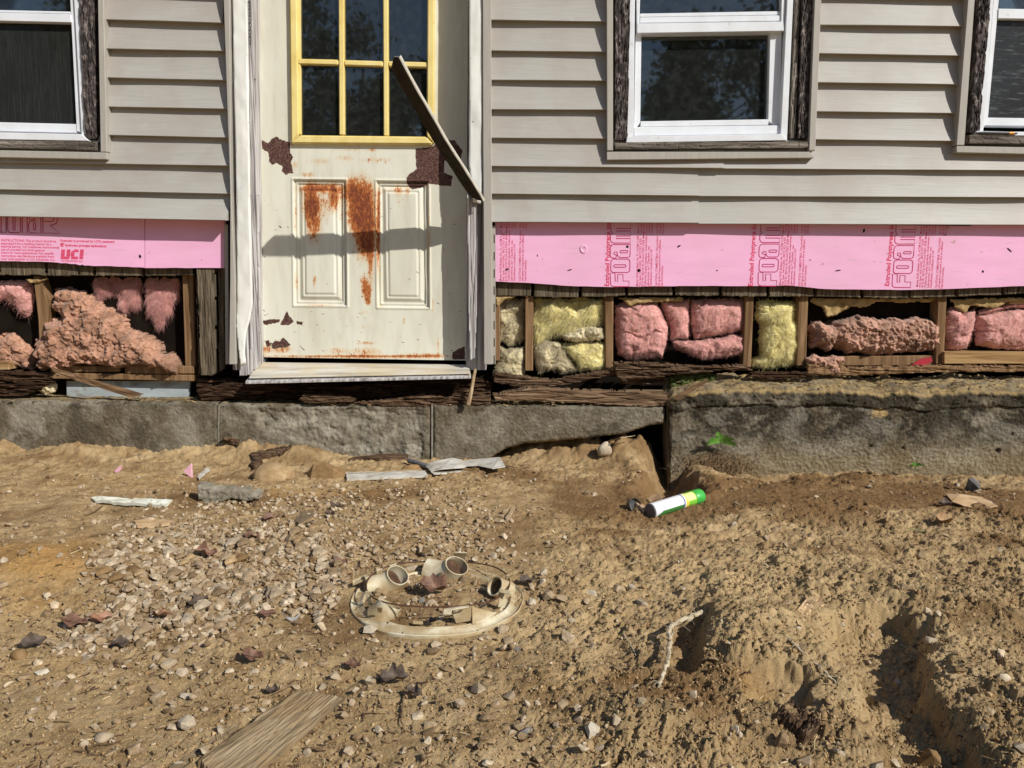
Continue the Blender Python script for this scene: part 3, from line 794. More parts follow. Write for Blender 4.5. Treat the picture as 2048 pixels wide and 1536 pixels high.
def stroke_mesh(paths, w, y, name, m, to_px):
    """ribbons of width w (px) along closed/open polylines given in local units; to_px maps to photo pixels"""
    mb = MB()
    for pts, closed in paths:
        q = [P(*to_px(*p), y) for p in pts]
        n = len(q); ww = w * 0.0022 / 2
        L, R = [], []
        for i in range(n):
            a = q[(i - 1) % n] if closed or i > 0 else q[i]; b = q[(i + 1) % n] if closed or i < n - 1 else q[i]
            t = (b - a)[[0, 2]]; t = t / (np.linalg.norm(t) + 1e-9); nn = np.array([-t[1], 0, t[0]])
            L.append(q[i] + nn * ww); R.append(q[i] - nn * ww)
        V = L + R; Fs = [(i, (i + 1) % n, n + (i + 1) % n, n + i) for i in range(n if closed else n - 1)]
        mb.add(V, Fs)
    return mb.build(name, m, house)
def rr(x0, y0, x1, y1, r, corners=(1, 1, 1, 1)):
    """rounded rectangle, y up; corners bl, br, tr, tl"""
    out = []
    for (cx, cy, a0), on in zip([(x0 + r, y0 + r, math.pi), (x1 - r, y0 + r, 1.5 * math.pi), (x1 - r, y1 - r, 0), (x0 + r, y1 - r, .5 * math.pi)], corners):
        if on: out += [(cx + r * math.cos(a0 + k * math.pi / 10), cy + r * math.sin(a0 + k * math.pi / 10)) for k in range(6)]
        else: out.append((x0 if cx < (x0 + x1) / 2 else x1, y0 if cy < (y0 + y1) / 2 else y1))
    return out
def foam_word(px0, py0, lean):
    """outlined word running up the board. local: u along the word (upwards in the picture), v letter height (to the left)"""
    def to_px(u, v): return (px0 - v + lean * u, py0 - u)
    S = []
    # F
    S.append(([(0, 0), (0, 30), (1.5, 35), (5, 37), (27, 38), (27, 28.5), (10.5, 27.5), (10.5, 22.5), (24, 23), (24, 12.5), (11, 12), (11, 0)], True))
    # o
    S.append((rr(28, -1, 55, 37, 6), True)); S.append((rr(38.5, 7, 43.5, 31, 2.3), True))
    # a
    S.append(([(58, 4), (60, 0), (64, -1), (84, -1), (84, 33), (82, 37), (77, 39), (62, 39), (58, 37), (57, 33), (57, 27), (63, 26), (64.5, 31), (67, 31.5), (69, 30), (69, 25), (62, 24.5), (58, 20)], True))
    S.append((rr(67.5, 4, 72, 19, 2), True))
    # m
    S.append(([(87, -1), (87, 33), (89, 37), (93, 39), (104, 39), (107, 35), (110, 38), (113, 38.5), (132, 38.5), (132, -1), (116, -1), (116, 27), (111, 28), (111, -1), (101, -1), (101, 27), (96, 27.5), (96, -1)], True))
    return stroke_mesh(S, 1.6, YF - .0006, "lettering", M['dark_red_ink'], to_px)

def text_mesh(lines, size_px, origin, du, dv, name, m, parent=house, y=None, bold=0.0, depth=0.0006):
    """lines of print; origin photo px, du px per unit along, dv px per line feed (both 2-vectors)"""
    mb = MB()
    y = (YF - .0006) if y is None else y
    for li, s in enumerate(lines):
        if not s: continue
        cu = bpy.data.curves.new("print", 'FONT'); cu.body = s; cu.size = 1.0; cu.resolution_u = 2
        cu.offset = bold
        to = bpy.data.objects.new("print", cu)
        me = bpy.data.meshes.new_from_object(to)
        co = np.array([v.co[:] for v in me.vertices]); 
        if len(co):
            ox = origin[0] + dv[0] * li; oy = origin[1] + dv[1] * li
            wx = co[:, 0] * size_px; wy = co[:, 1] * size_px
            L = math.hypot(*dv); up = (-dv[0] / L, -dv[1] / L)
            px = ox + wx * du[0] + wy * up[0]; py = oy + wx * du[1] + wy * up[1]
            V = P(px, py, y)
            mb.add(V, [tuple(p.vertices) for p in me.polygons])
        bpy.data.objects.remove(to); bpy.data.curves.remove(cu); bpy.data.meshes.remove(me)
    return mb.build(name, m, parent)
para = ["Meets HUD Bulletin No. 71, ASTM C-578,", "Fed. Spec. HH-I-530C, SBCCI PST & ESI", "8137-81, BOCA 81-54 and ICBO 3628. Meets",
        "California Quality Standards, Underwriters", "Laboratories, Inc.* Classified - see", "Classification Certificate U-197.", "",
        "CAUTION: COMBUSTIBLE. This product", "will ignite if exposed to fire of sufficient", "heat and intensity."]
for (xw, yw, xs, lean) in ((1258, 573, 1212, .02), (1553, 572, 1499, .06), (1821, 575, 1772, .08)):
    foam_word(xw, yw, lean)
    text_mesh(["Extruded Polystyrene Insulation"], 12.6, (xs + 6, 573), (lean, -1), (1, lean), "lettering", M['red_ink'], bold=0.022)
for xs, ys, lean in ((1003, 562, .01), (1276, 573, .02), (1562, 571, .05), (1836, 574, .07)):
    text_mesh(para, 5.9, (xs, ys), (lean, -1), (5.5, 5.5 * lean), "lettering", M['red_ink'], bold=0.004)
    text_mesh(para, 5.9, (xs + lean * 108, ys - 106), (lean, -1), (5.5, 5.5 * lean), "lettering", M['red_ink'], bold=0.004)
# the other board: a cut-off brand word, instructions, and the maker's striped mark
def left_px(u, v): return (u / 8.533, 425 + v / 8.533 )
L_ = []
def loc(pts): return [(a, b) for a, b in pts]
L_.append((loc([(-170, -160), (-170, 330), (-90, 332), (-90, -60), (-60, -60), (-60, 333), (10, 335), (105, 338), (100, -100), (60, -160)]), True))
L_.append((loc([(18, -60), (18, 335), (105, 338), (102, -60)]), True))
L_.append((loc([(130, -150), (132, 300), (145, 332), (170, 342), (310, 345), (340, 335), (350, 300), (345, -150), (260, -150), (255, 280), (248, 303), (232, 303), (224, 280), (215, -150)]), True))
L_.append((loc([(375, -250), (380, 345), (465, 349), (460, -250)]), True))
L_.append((loc([(500, -100), (690, -120), (702, 352), (520, 348), (495, 320), (488, 200), (500, 165), (530, 145), (600, 140), (603, 110), (560, 105), (560, 120), (500, 120)]), True))
L_.append((loc([(570, 195), (575, 170), (600, 172), (608, 200), (605, 290), (595, 303), (578, 300), (570, 280)]), True))
L_.append((loc([(725, -120), (930, -100), (975, -60), (985, 100), (965, 180), (900, 212), (855, 213), (1018, 356), (735, 350)]), True))
L_.append((loc([(735, 155), (880, 155), (915, 140), (920, 20), (735, 10)]), True))
stroke_mesh(L_, 1.7, YF - .0006, "lettering", M['dark_red_ink'], left_px)
text_mesh(["INSTRUCTIONS: This product should be", "separated from a building interior by a", "thermal barrier. UC Industries recommends", "use of one-half inch thick gypsum",
           "board for most applications. For specific", "instructions see literature available from", "your local supplier or UC Industries, Inc.,"], 6.5, (2, 482.5), (1, .02), (.02, 6.15), "lettering", M['red_ink'], bold=0.01)
text_mesh(["Foamular is produced by UCI's patented"], 6.6, (120.5, 483), (1, .025), (0, 8), "lettering", M['red_ink'], bold=0.02)
text_mesh(["hydrovac process technology"], 7.0, (130, 492.5), (1, .025), (0, 8), "lettering", M['red_ink'], bold=0.03)
ca = [(124.5 + 3.2 * math.cos(a), 489.5 + 3.2 * math.sin(a)) for a in np.linspace(.6, 6.0, 14)]
stroke_mesh([(ca, False), ([(122.5, 490), (126.5, 488.5)], False)], 1.8, YF - .0006, "lettering", M['red_ink'], lambda a, b: (a, b))
text_mesh(["UC INDUSTRIES, INC."], 4.6, (122.5, 523), (1, .03), (0, 8), "lettering", M['red_ink'], bold=0.02)
bars = []
for k in range(7):
    yy = 500 + k * 2.85; sl_ = (519 - yy) * .09
    for a, b in ([(121, 128.5), (132, 139.5)] if k < 5 else [(121, 139 - (k == 6) * 1)]): bars.append(([(a + sl_, yy), (b + sl_, yy + .2)], False))
    for a, b in ([(146, 155)] if k == 0 else [(142, 156)] if k in (1, 5, 6) else [(140.5, 148)]): bars.append(([(a + sl_, yy), (b + sl_, yy + .2)], False))
    bars.append(([(158.5 + sl_, yy), (166 + sl_, yy + .2)], False))
stroke_mesh(bars, 2.2, YF - .0006, "lettering", M['red_ink'], lambda a, b: (a, b))

# ------------------------------------------------------------------ old board sheathing, cut off in a strip under the foam
def board(poly, y, seed, m='sheathing', name="sheathing_board", th=0.02, amp=0.0015, res=0.0035):
    def hf(X, Z, sd): return th + amp * fbm(X * 130, Z * 12, 4, seed)
    return relief(name, poly, y, hf, res, M[m], house, edge=0.004, ragged=0.0015, seed=seed, smooth=False)
def edge_y(x, pts):
    return float(np.interp(x, [p[0] for p in pts], [p[1] for p in pts]))
lb = [(-500, 545), (0, 551), (100, 552), (200, 553), (300, 553), (400, 552), (448, 551)]
for k, (a, b) in enumerate([(-480, -96), (-94, 2), (5, 96), (99, 192), (195, 289), (292, 391)]):
    board([(a, 512), (b, 512), (b, edge_y(b, lb)), (a, edge_y(a, lb))], 0.058, 60 + k)
board([(394, 530), (418, 532), (434, 536), (436, 745), (428, 752), (404, 751), (398, 560)], 0.046, 70, th=.026, amp=.003)
board([(436.5, 535), (452, 535), (452, 738), (438, 744)], 0.058, 71, th=.012)
board([(392, 552), (397, 552), (404, 748), (398, 748)], 0.07, 72, th=.014)
rb = [(985, 592), (1040, 593), (1100, 596), (1180, 595), (1260, 591), (1400, 592), (1500, 594), (1640, 594), (1800, 598), (1900, 595), (2048, 588), (2600, 588)]
jt = [988, 1065, 1160, 1252, 1346, 1440, 1533, 1627, 1720, 1815, 1908, 2000, 2093, 2186, 2560]
for k in range(len(jt) - 1):
    a, b = jt[k] + 1.6, jt[k + 1] - 1.6
    mid = (a + b) / 2
    board([(a, 552), (b, 552), (b, edge_y(b, rb)), (mid, edge_y(mid, rb) + RND.uniform(-1, 1)), (a, edge_y(a, rb))], 0.058, 80 + k)

# ------------------------------------------------------------------ studs and plates in the open bays
def stick(poly, yf, yb, m, name, bev=0.003):
    return poly_prism(poly, yf, yb, m, name, house, bev)
stick([(66, 552), (79, 552), (97, 610), (92, 742), (80, 742), (76, 640)], 0.068, 0.13, M['stud'], "stud")
stick([(364, 548), (386, 548), (392, 735), (370, 738)], 0.075, 0.13, M['stud'], "stud")
stick([(988, 594), (1000, 594), (1000, 722), (990, 722)], 0.062, 0.13, M['stud'], "stud")
stick([(1050, 592), (1067, 592), (1066, 742), (1050, 742)], 0.062, 0.13, M['stud'], "stud")
stick([(1209, 590), (1227, 590), (1226, 742), (1211, 742)], 0.062, 0.13, M['stud'], "stud")
stick([(1491, 592), (1508, 592), (1502, 735), (1485, 735)], 0.062, 0.13, M['stud'], "stud")
stick([(1597, 592), (1617, 592), (1612, 732), (1593, 732)], 0.062, 0.13, M['stud'], "stud")
stick([(1876, 592), (1894, 592), (1888, 728), (1871, 728)], 0.062, 0.13, M['stud'], "stud")
stick([(-80, 552), (-60, 552), (-60, 742), (-80, 742)], 0.062, 0.13, M['stud'], "stud")
stick([(2130, 590), (2150, 590), (2140, 728), (2120, 728)], 0.062, 0.13, M['stud'], "stud")
stick([(100, 735), (134, 735), (134, 747), (100, 747)], 0.06, 0.13, M['stud'], "bottom_plate")
stick([(135, 731), (238, 733), (238, 744), (135, 744)], 0.062, 0.13, M['stud'], "bottom_plate")
stick([(249, 730), (388, 733), (388, 748), (249, 747)], 0.058, 0.13, M['stud'], "bottom_plate")
stick([(-300, 728), (18, 724), (18, 740), (-300, 744)], 0.055, 0.13, M['plate'], "bottom_plate")
stick([(45, 748), (110, 746), (390, 750), (390, 763), (250, 760), (110, 758), (45, 758)], 0.06, 0.13, M['stud'], "bottom_plate")
stick([(1655, 713), (1870, 711), (1870, 731), (1655, 732)], 0.075, 0.13, M['stud'], "bottom_plate")
stick([(1888, 704), (2500, 708), (2500, 728), (1888, 728)], 0.045, 0.13, M['plate'], "bottom_plate")
rotten([(1610, 726), (1700, 732), (1880, 729), (2500, 730), (2500, 744), (2048, 744), (1880, 745), (1700, 752), (1610, 750)], 0.05, .025, .005, 22, "bottom_plate", M['stud'], sz=60)
stick([(2020, 600), (2500, 604), (2500, 612), (2020, 608)], 0.085, 0.13, M['plate'], "bottom_plate")
# red scrap, drywall and foam glimpsed under the plate on the left
poly_prism([(1822, 731), (1840, 718), (1862, 714), (1866, 722), (1852, 730)], 0.05, 0.054, mat("red_plastic", [(0.3, (.30, .02, .03)), (0.7, (.42, .03, .05))], 30, rough=0.5), "red_scrap", house)
poly_prism([(133, 762), (380, 762), (378, 794), (134, 797)], 0.10, 0.12, M['foam_blue'], "white_rigid_board", house)

def paper(poly, y, seed):
    def hf(X, Z, sd): return 0.004 + 0.006 * fbm(X * 25, Z * 25, 3, seed)
    return relief("torn_paper_facing", poly, y, hf, 0.004, M['paper'], house, edge=0.004, ragged=0.004, seed=seed)
paper([(1625, 596), (1870, 596), (1868, 604), (1800, 606), (1752, 604), (1735, 614), (1700, 614), (1670, 632), (1652, 634), (1646, 614), (1618, 604)], 0.085, 3)
paper([(1898, 598), (2100, 594), (2100, 606), (2022, 604), (1985, 618), (1940, 612), (1930, 626), (1915, 618)], 0.082, 4)
paper([(1228, 594), (1370, 594), (1365, 602), (1290, 606), (1258, 612), (1244, 600)], 0.066, 5)
paper([(988, 588), (1040, 592), (1010, 600), (994, 612)], 0.05, 6)
paper([(50, 557), (98, 557), (80, 565), (60, 567)], 0.06, 7)

# ------------------------------------------------------------------ insulation in the bays
def z6(l): return [(a / 3.8403, b / 3.8403 + 400) for a, b in l]
def z7(l): return [(a / 3.657 + 960, b / 3.657 + 400) for a, b in l]
def z8(l): return [(a / 3.6056 + 1480, b / 3.6056 + 400) for a, b in l]
def crumbs(bulge, s1, a1, seed, slope=0.0, zref=0.35):
    """popcorn-like broken insulation: clumps of several sizes"""
    def hf(X, Z, sd):
        wx = X + .012 * fbm(X * 22, Z * 22, 3, seed); wz = Z + .012 * fbm(X * 22 + 9, Z * 22, 3, seed + 5)
        h = bulge * np.clip(sd / 0.05, 0, 1) ** .6 + slope * (zref - Z)
        f1, f2, c = worley(wx / s1, wz / s1, seed); f1b, f2b, c2 = worley(wx / (s1 * .42), wz / (s1 * .42), seed + 3)
        big = np.sqrt(np.clip(1 - (f1 / .8) ** 2, 0, 1)) * (.4 + .6 * c); sm = np.sqrt(np.clip(1 - (f1b / .8) ** 2, 0, 1)) * (.3 + .7 * c2)
        h = h + a1 * big + a1 * .5 * sm + .010 * fbm(X * 14, Z * 14, 3, seed + 8) + .003 * fbm(X * 120, Z * 120, 3, seed + 4)
        return h, np.clip(.55 * ss(.35, -.35, fbm(X * 16, Z * 16, 5, seed + 6) * .7 + (big - .4) * .6 + sm * .2), 0, 1)  # dirt patches, plus a darker tone in the gaps between clumps
    return hf
def batt(bulge, seed, rough=1.0, dark_low=0.0, zlo=0):
    """a pressed fibre batt: pillowed, matted in swirls of fibre, a few folds"""
    def hf(X, Z, sd):
        wx = X + .035 * fbm(X * 8, Z * 8, 3, seed); wz = Z + .035 * fbm(X * 8 + 4, Z * 8, 3, seed + 1)
        th = 1.3 * noise(X * 7, Z * 7, seed + 20) + seed
        ca, sa = np.cos(th), np.sin(th); u = wx * ca + wz * sa; v = -wx * sa + wz * ca
        h = bulge * np.clip(sd / .045, 0, 1) ** .5
        lump = fbm(wx * 13, wz * 13, 4, seed + 2)
        fib = fbm(u * 22, v * 130, 4, seed + 3, .65)
        h = h + rough * (.011 * lump + .0026 * fib + .0010 * fbm(X * 170, Z * 170, 2, seed + 5))
        cr = np.abs(noise(wx * 6, wz * 7, seed + 4)); on = ss(.05, .35, noise(X * 8, Z * 8, seed + 30))
        h = h - rough * .014 * ss(.07, 0, cr) * on
        d = dark_low * ss(-.25, .35, fbm(X * 17, Z * 17, 5, seed + 40)) + .5 * ss(.10, 0, cr) * on + .55 * ss(.1, .7, fbm(X * 11, Z * 11, 4, seed + 6)) + .25 * ss(.1, -.5, fib) + .5 * ss(.015, .0, sd) - .2  # dirt patches, plus a darker tone in folds, fibre hollows and rim
        return h, np.clip(d, 0, .8)
    return hf
def fibres(o, n, L, m, parent, seed, y_out=0.004, r=0.0005, lean=(0, 0), bunch=1):
    """loose strands standing out of a batt (a sub-mesh of the same clump)"""
    rs = np.random.RandomState(seed); me = o.data; off = np.array(o.location)
    nvv = len(me.vertices); co = np.empty(nvv * 3, np.float32); me.vertices.foreach_get("co", co); co = co.reshape(-1, 3) + off
    V = []; Fq = []
    for i in rs.randint(0, nvv, n):
        p = co[i].astype(float) + (0, -.001, 0); an = rs.uniform(0, 6.2832); d = np.array([math.cos(an) + lean[0], rs.uniform(-.9, -.05), math.sin(an) * .7 + lean[1]]); d /= np.linalg.norm(d)
        l = L * rs.uniform(.4, 1.3); sag = rs.uniform(-.5, .3)
        b = len(V); rows = 4
        side = np.cross(d, (0.2, 1, .1)); side /= np.linalg.norm(side) + 1e-9
        for k in range(rows):
            t = k / (rows - 1); q = p + d * l * t + np.array([0, 0, sag * l * t * t]); w = r * (1 - .6 * t)
            V += [q - side * w, q + side * w]
        Fq += [(b + 2 * k, b + 2 * k + 1, b + 2 * k + 3, b + 2 * k + 2) for k in range(rows - 1)]
    return mesh_np("loose_fibres", np.array(V), np.array(Fq), m, parent, False)
def clump(poly, y, hf, m, label, n_f=0, L=.02, res=.0032, rag=.006, seed=0, edge=.02, group=None, lean=(0, 0), name="insulation_batt", cat="insulation", r=.0005):
    o = relief(name, poly, y, hf, res, M[m], None, edge=edge, ragged=rag, seed=seed, smooth=True)
    put_thing(o, label, cat, group)
    if n_f:
        f = fibres(o, int(n_f * (3.2 if 'batt' in m else 1.0)), L * .8, M[m], o, seed + 1, lean=lean, r=r * .5); tag(f, kind="stuff")
    return o
g1 = "insulation in the stripped wall bays"
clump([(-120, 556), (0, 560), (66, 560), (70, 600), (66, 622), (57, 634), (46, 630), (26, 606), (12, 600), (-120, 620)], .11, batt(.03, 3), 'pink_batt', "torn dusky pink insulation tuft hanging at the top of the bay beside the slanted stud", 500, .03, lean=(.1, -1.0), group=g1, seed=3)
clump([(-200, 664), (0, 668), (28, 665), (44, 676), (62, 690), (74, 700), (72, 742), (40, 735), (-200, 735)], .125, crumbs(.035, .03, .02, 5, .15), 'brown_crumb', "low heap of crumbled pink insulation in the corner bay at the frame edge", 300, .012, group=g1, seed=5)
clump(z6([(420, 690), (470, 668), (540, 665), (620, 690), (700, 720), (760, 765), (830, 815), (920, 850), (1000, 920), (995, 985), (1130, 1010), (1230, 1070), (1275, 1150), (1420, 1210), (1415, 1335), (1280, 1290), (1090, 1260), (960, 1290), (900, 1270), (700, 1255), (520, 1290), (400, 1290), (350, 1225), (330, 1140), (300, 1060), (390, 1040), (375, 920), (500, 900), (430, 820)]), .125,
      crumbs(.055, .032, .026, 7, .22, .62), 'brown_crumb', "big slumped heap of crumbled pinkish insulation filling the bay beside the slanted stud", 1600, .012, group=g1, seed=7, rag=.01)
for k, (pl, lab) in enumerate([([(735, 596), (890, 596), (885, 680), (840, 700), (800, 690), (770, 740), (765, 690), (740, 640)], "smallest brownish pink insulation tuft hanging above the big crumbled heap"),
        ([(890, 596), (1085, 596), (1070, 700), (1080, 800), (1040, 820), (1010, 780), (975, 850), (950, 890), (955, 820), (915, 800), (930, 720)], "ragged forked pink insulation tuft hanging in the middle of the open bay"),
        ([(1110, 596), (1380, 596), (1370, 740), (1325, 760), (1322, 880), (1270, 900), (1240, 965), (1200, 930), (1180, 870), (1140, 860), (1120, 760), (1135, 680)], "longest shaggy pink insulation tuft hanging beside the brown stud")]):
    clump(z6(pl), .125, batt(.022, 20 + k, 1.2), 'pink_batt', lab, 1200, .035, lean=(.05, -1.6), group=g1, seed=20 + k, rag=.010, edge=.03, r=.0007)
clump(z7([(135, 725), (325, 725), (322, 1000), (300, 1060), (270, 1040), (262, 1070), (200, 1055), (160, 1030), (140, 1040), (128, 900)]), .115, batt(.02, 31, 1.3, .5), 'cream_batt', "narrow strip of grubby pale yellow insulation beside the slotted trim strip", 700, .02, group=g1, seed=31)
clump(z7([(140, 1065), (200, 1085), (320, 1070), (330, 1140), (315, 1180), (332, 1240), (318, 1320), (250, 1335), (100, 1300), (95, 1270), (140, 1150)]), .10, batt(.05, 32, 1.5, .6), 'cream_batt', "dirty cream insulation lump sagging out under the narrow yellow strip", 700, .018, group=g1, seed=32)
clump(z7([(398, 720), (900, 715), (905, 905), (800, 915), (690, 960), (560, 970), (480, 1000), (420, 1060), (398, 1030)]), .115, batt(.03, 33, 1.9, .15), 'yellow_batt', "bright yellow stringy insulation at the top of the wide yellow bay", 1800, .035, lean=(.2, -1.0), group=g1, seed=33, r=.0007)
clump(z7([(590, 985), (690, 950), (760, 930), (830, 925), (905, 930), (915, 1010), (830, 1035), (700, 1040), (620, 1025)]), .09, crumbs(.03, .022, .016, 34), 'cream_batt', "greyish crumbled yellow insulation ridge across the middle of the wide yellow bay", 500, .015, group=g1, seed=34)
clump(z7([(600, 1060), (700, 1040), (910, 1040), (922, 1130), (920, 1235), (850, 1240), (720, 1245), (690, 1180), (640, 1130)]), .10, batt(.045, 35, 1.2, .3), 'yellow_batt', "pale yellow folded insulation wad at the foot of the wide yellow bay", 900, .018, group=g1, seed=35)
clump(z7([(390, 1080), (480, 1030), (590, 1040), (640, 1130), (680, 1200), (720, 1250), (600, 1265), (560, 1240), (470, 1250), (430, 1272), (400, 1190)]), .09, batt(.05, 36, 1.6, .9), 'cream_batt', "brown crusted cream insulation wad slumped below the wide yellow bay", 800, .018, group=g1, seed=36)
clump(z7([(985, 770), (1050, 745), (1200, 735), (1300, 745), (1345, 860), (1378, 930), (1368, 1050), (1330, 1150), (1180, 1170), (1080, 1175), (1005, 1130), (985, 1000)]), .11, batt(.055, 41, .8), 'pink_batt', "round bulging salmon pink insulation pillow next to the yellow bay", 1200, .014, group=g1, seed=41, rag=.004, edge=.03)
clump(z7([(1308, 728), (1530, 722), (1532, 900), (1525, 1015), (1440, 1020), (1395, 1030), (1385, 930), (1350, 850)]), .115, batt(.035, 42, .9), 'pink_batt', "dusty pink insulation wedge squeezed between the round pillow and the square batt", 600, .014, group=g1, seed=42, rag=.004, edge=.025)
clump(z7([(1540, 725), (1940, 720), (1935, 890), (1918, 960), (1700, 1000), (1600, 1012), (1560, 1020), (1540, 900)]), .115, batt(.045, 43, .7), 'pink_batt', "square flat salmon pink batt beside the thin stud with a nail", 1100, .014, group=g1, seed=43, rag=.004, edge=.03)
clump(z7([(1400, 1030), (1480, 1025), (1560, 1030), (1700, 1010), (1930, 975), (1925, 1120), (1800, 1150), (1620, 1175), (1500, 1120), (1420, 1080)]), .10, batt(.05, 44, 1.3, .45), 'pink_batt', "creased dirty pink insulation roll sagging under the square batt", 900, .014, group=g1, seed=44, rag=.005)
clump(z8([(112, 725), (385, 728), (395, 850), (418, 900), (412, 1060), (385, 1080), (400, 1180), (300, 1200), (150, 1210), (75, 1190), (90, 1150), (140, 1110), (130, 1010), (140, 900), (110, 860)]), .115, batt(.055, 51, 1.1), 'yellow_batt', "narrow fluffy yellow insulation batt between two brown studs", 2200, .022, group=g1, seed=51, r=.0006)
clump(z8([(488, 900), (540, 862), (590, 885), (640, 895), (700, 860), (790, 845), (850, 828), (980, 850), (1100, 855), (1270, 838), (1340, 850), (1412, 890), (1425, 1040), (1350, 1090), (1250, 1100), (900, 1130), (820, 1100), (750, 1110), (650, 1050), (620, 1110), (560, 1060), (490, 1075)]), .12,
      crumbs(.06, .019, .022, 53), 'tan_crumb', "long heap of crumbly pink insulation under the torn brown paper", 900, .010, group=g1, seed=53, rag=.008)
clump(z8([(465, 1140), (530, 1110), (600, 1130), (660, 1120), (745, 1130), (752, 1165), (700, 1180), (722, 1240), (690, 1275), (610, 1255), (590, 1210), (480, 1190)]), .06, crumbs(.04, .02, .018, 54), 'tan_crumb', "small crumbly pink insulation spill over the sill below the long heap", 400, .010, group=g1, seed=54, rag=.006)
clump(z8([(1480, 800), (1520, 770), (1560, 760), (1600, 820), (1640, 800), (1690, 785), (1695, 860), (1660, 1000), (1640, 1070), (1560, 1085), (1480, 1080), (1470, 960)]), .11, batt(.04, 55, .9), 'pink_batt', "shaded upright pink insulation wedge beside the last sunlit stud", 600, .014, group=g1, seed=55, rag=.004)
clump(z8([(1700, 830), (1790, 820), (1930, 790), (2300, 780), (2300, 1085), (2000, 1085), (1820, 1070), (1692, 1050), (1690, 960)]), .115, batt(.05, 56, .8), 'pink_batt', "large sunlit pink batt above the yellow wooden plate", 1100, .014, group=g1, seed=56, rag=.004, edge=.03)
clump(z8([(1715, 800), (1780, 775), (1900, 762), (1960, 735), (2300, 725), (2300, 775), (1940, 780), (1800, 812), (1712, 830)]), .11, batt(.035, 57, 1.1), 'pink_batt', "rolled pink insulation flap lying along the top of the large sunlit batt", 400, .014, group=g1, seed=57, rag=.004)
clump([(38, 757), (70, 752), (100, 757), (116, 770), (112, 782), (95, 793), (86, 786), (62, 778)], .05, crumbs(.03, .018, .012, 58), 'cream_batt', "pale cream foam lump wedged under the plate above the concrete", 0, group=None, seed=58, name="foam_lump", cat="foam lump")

# ================================================================== FOUNDATION
def concrete_mat(name, stops, stain, stain_col, sand=0.5):
    m, nt, b = node_mat(name)
    v = coords(nt)
    c = ramp(nt, stops, nz(nt, v, 22, 9, 0.3, 0.68))
    f = math_n(nt, 'MULTIPLY', ramp(nt, [(0.42, 0), (0.60, 1)], nz(nt, v, 5, 6, 0.6, 0.6)), stain)
    c = mixc(nt, c, stain_col, f)
    c = mixc(nt, c, (.036, .029, .019), attr(nt, "black"))
    c = mixc(nt, c, (.40, .36, .28), attr(nt, "pale"))
    c = mixc(nt, c, (.46, .32, .14), attr(nt, "sand"))
    grit = ramp(nt, [(0.62, 0), (0.70, 1)], nz(nt, v, 150, 3, 0, 0.6))
    c = mixc(nt, c, (.45, .38, .27), math_n(nt, 'MULTIPLY', grit, 0.5))
    pit = ramp(nt, [(0.30, 1), (0.38, 0)], nz(nt, v, 120, 3, 0, 0.6))
    c = mixc(nt, c, (.03, .025, .018), math_n(nt, 'MULTIPLY', pit, 0.75))
    nt.links.new(c, b.inputs["Base Color"])
    b.inputs["Roughness"].default_value = 0.92; b.inputs["Specular IOR Level"].default_value = 0.15
    bump(nt, b, nz(nt, v, 80, 8, 0.2, 0.75), 1.0, 0.010)
    return m
M['concrete'] = concrete_mat("old_concrete", [(0.3, (.085, .067, .042)), (0.5, (.21, .178, .127)), (0.7, (.33, .288, .21))], 0.6, (.10, .070, .036))
M['mortar'] = mat("mortar", [(0.3, (.16, .14, .10)), (0.7, (.32, .29, .23))], 60, rough=0.9, bmp=0.5)
M['sand'] = mat("loose_tan_sand", [(0.3, (.30, .19, .085)), (0.5, (.44, .30, .14)), (0.7, (.55, .40, .20))], 40, (1, 1, 1), 8, 0.95, 0.8, 0.006, 0.1, specks=(70, 0.66, (.10, .06, .03)))

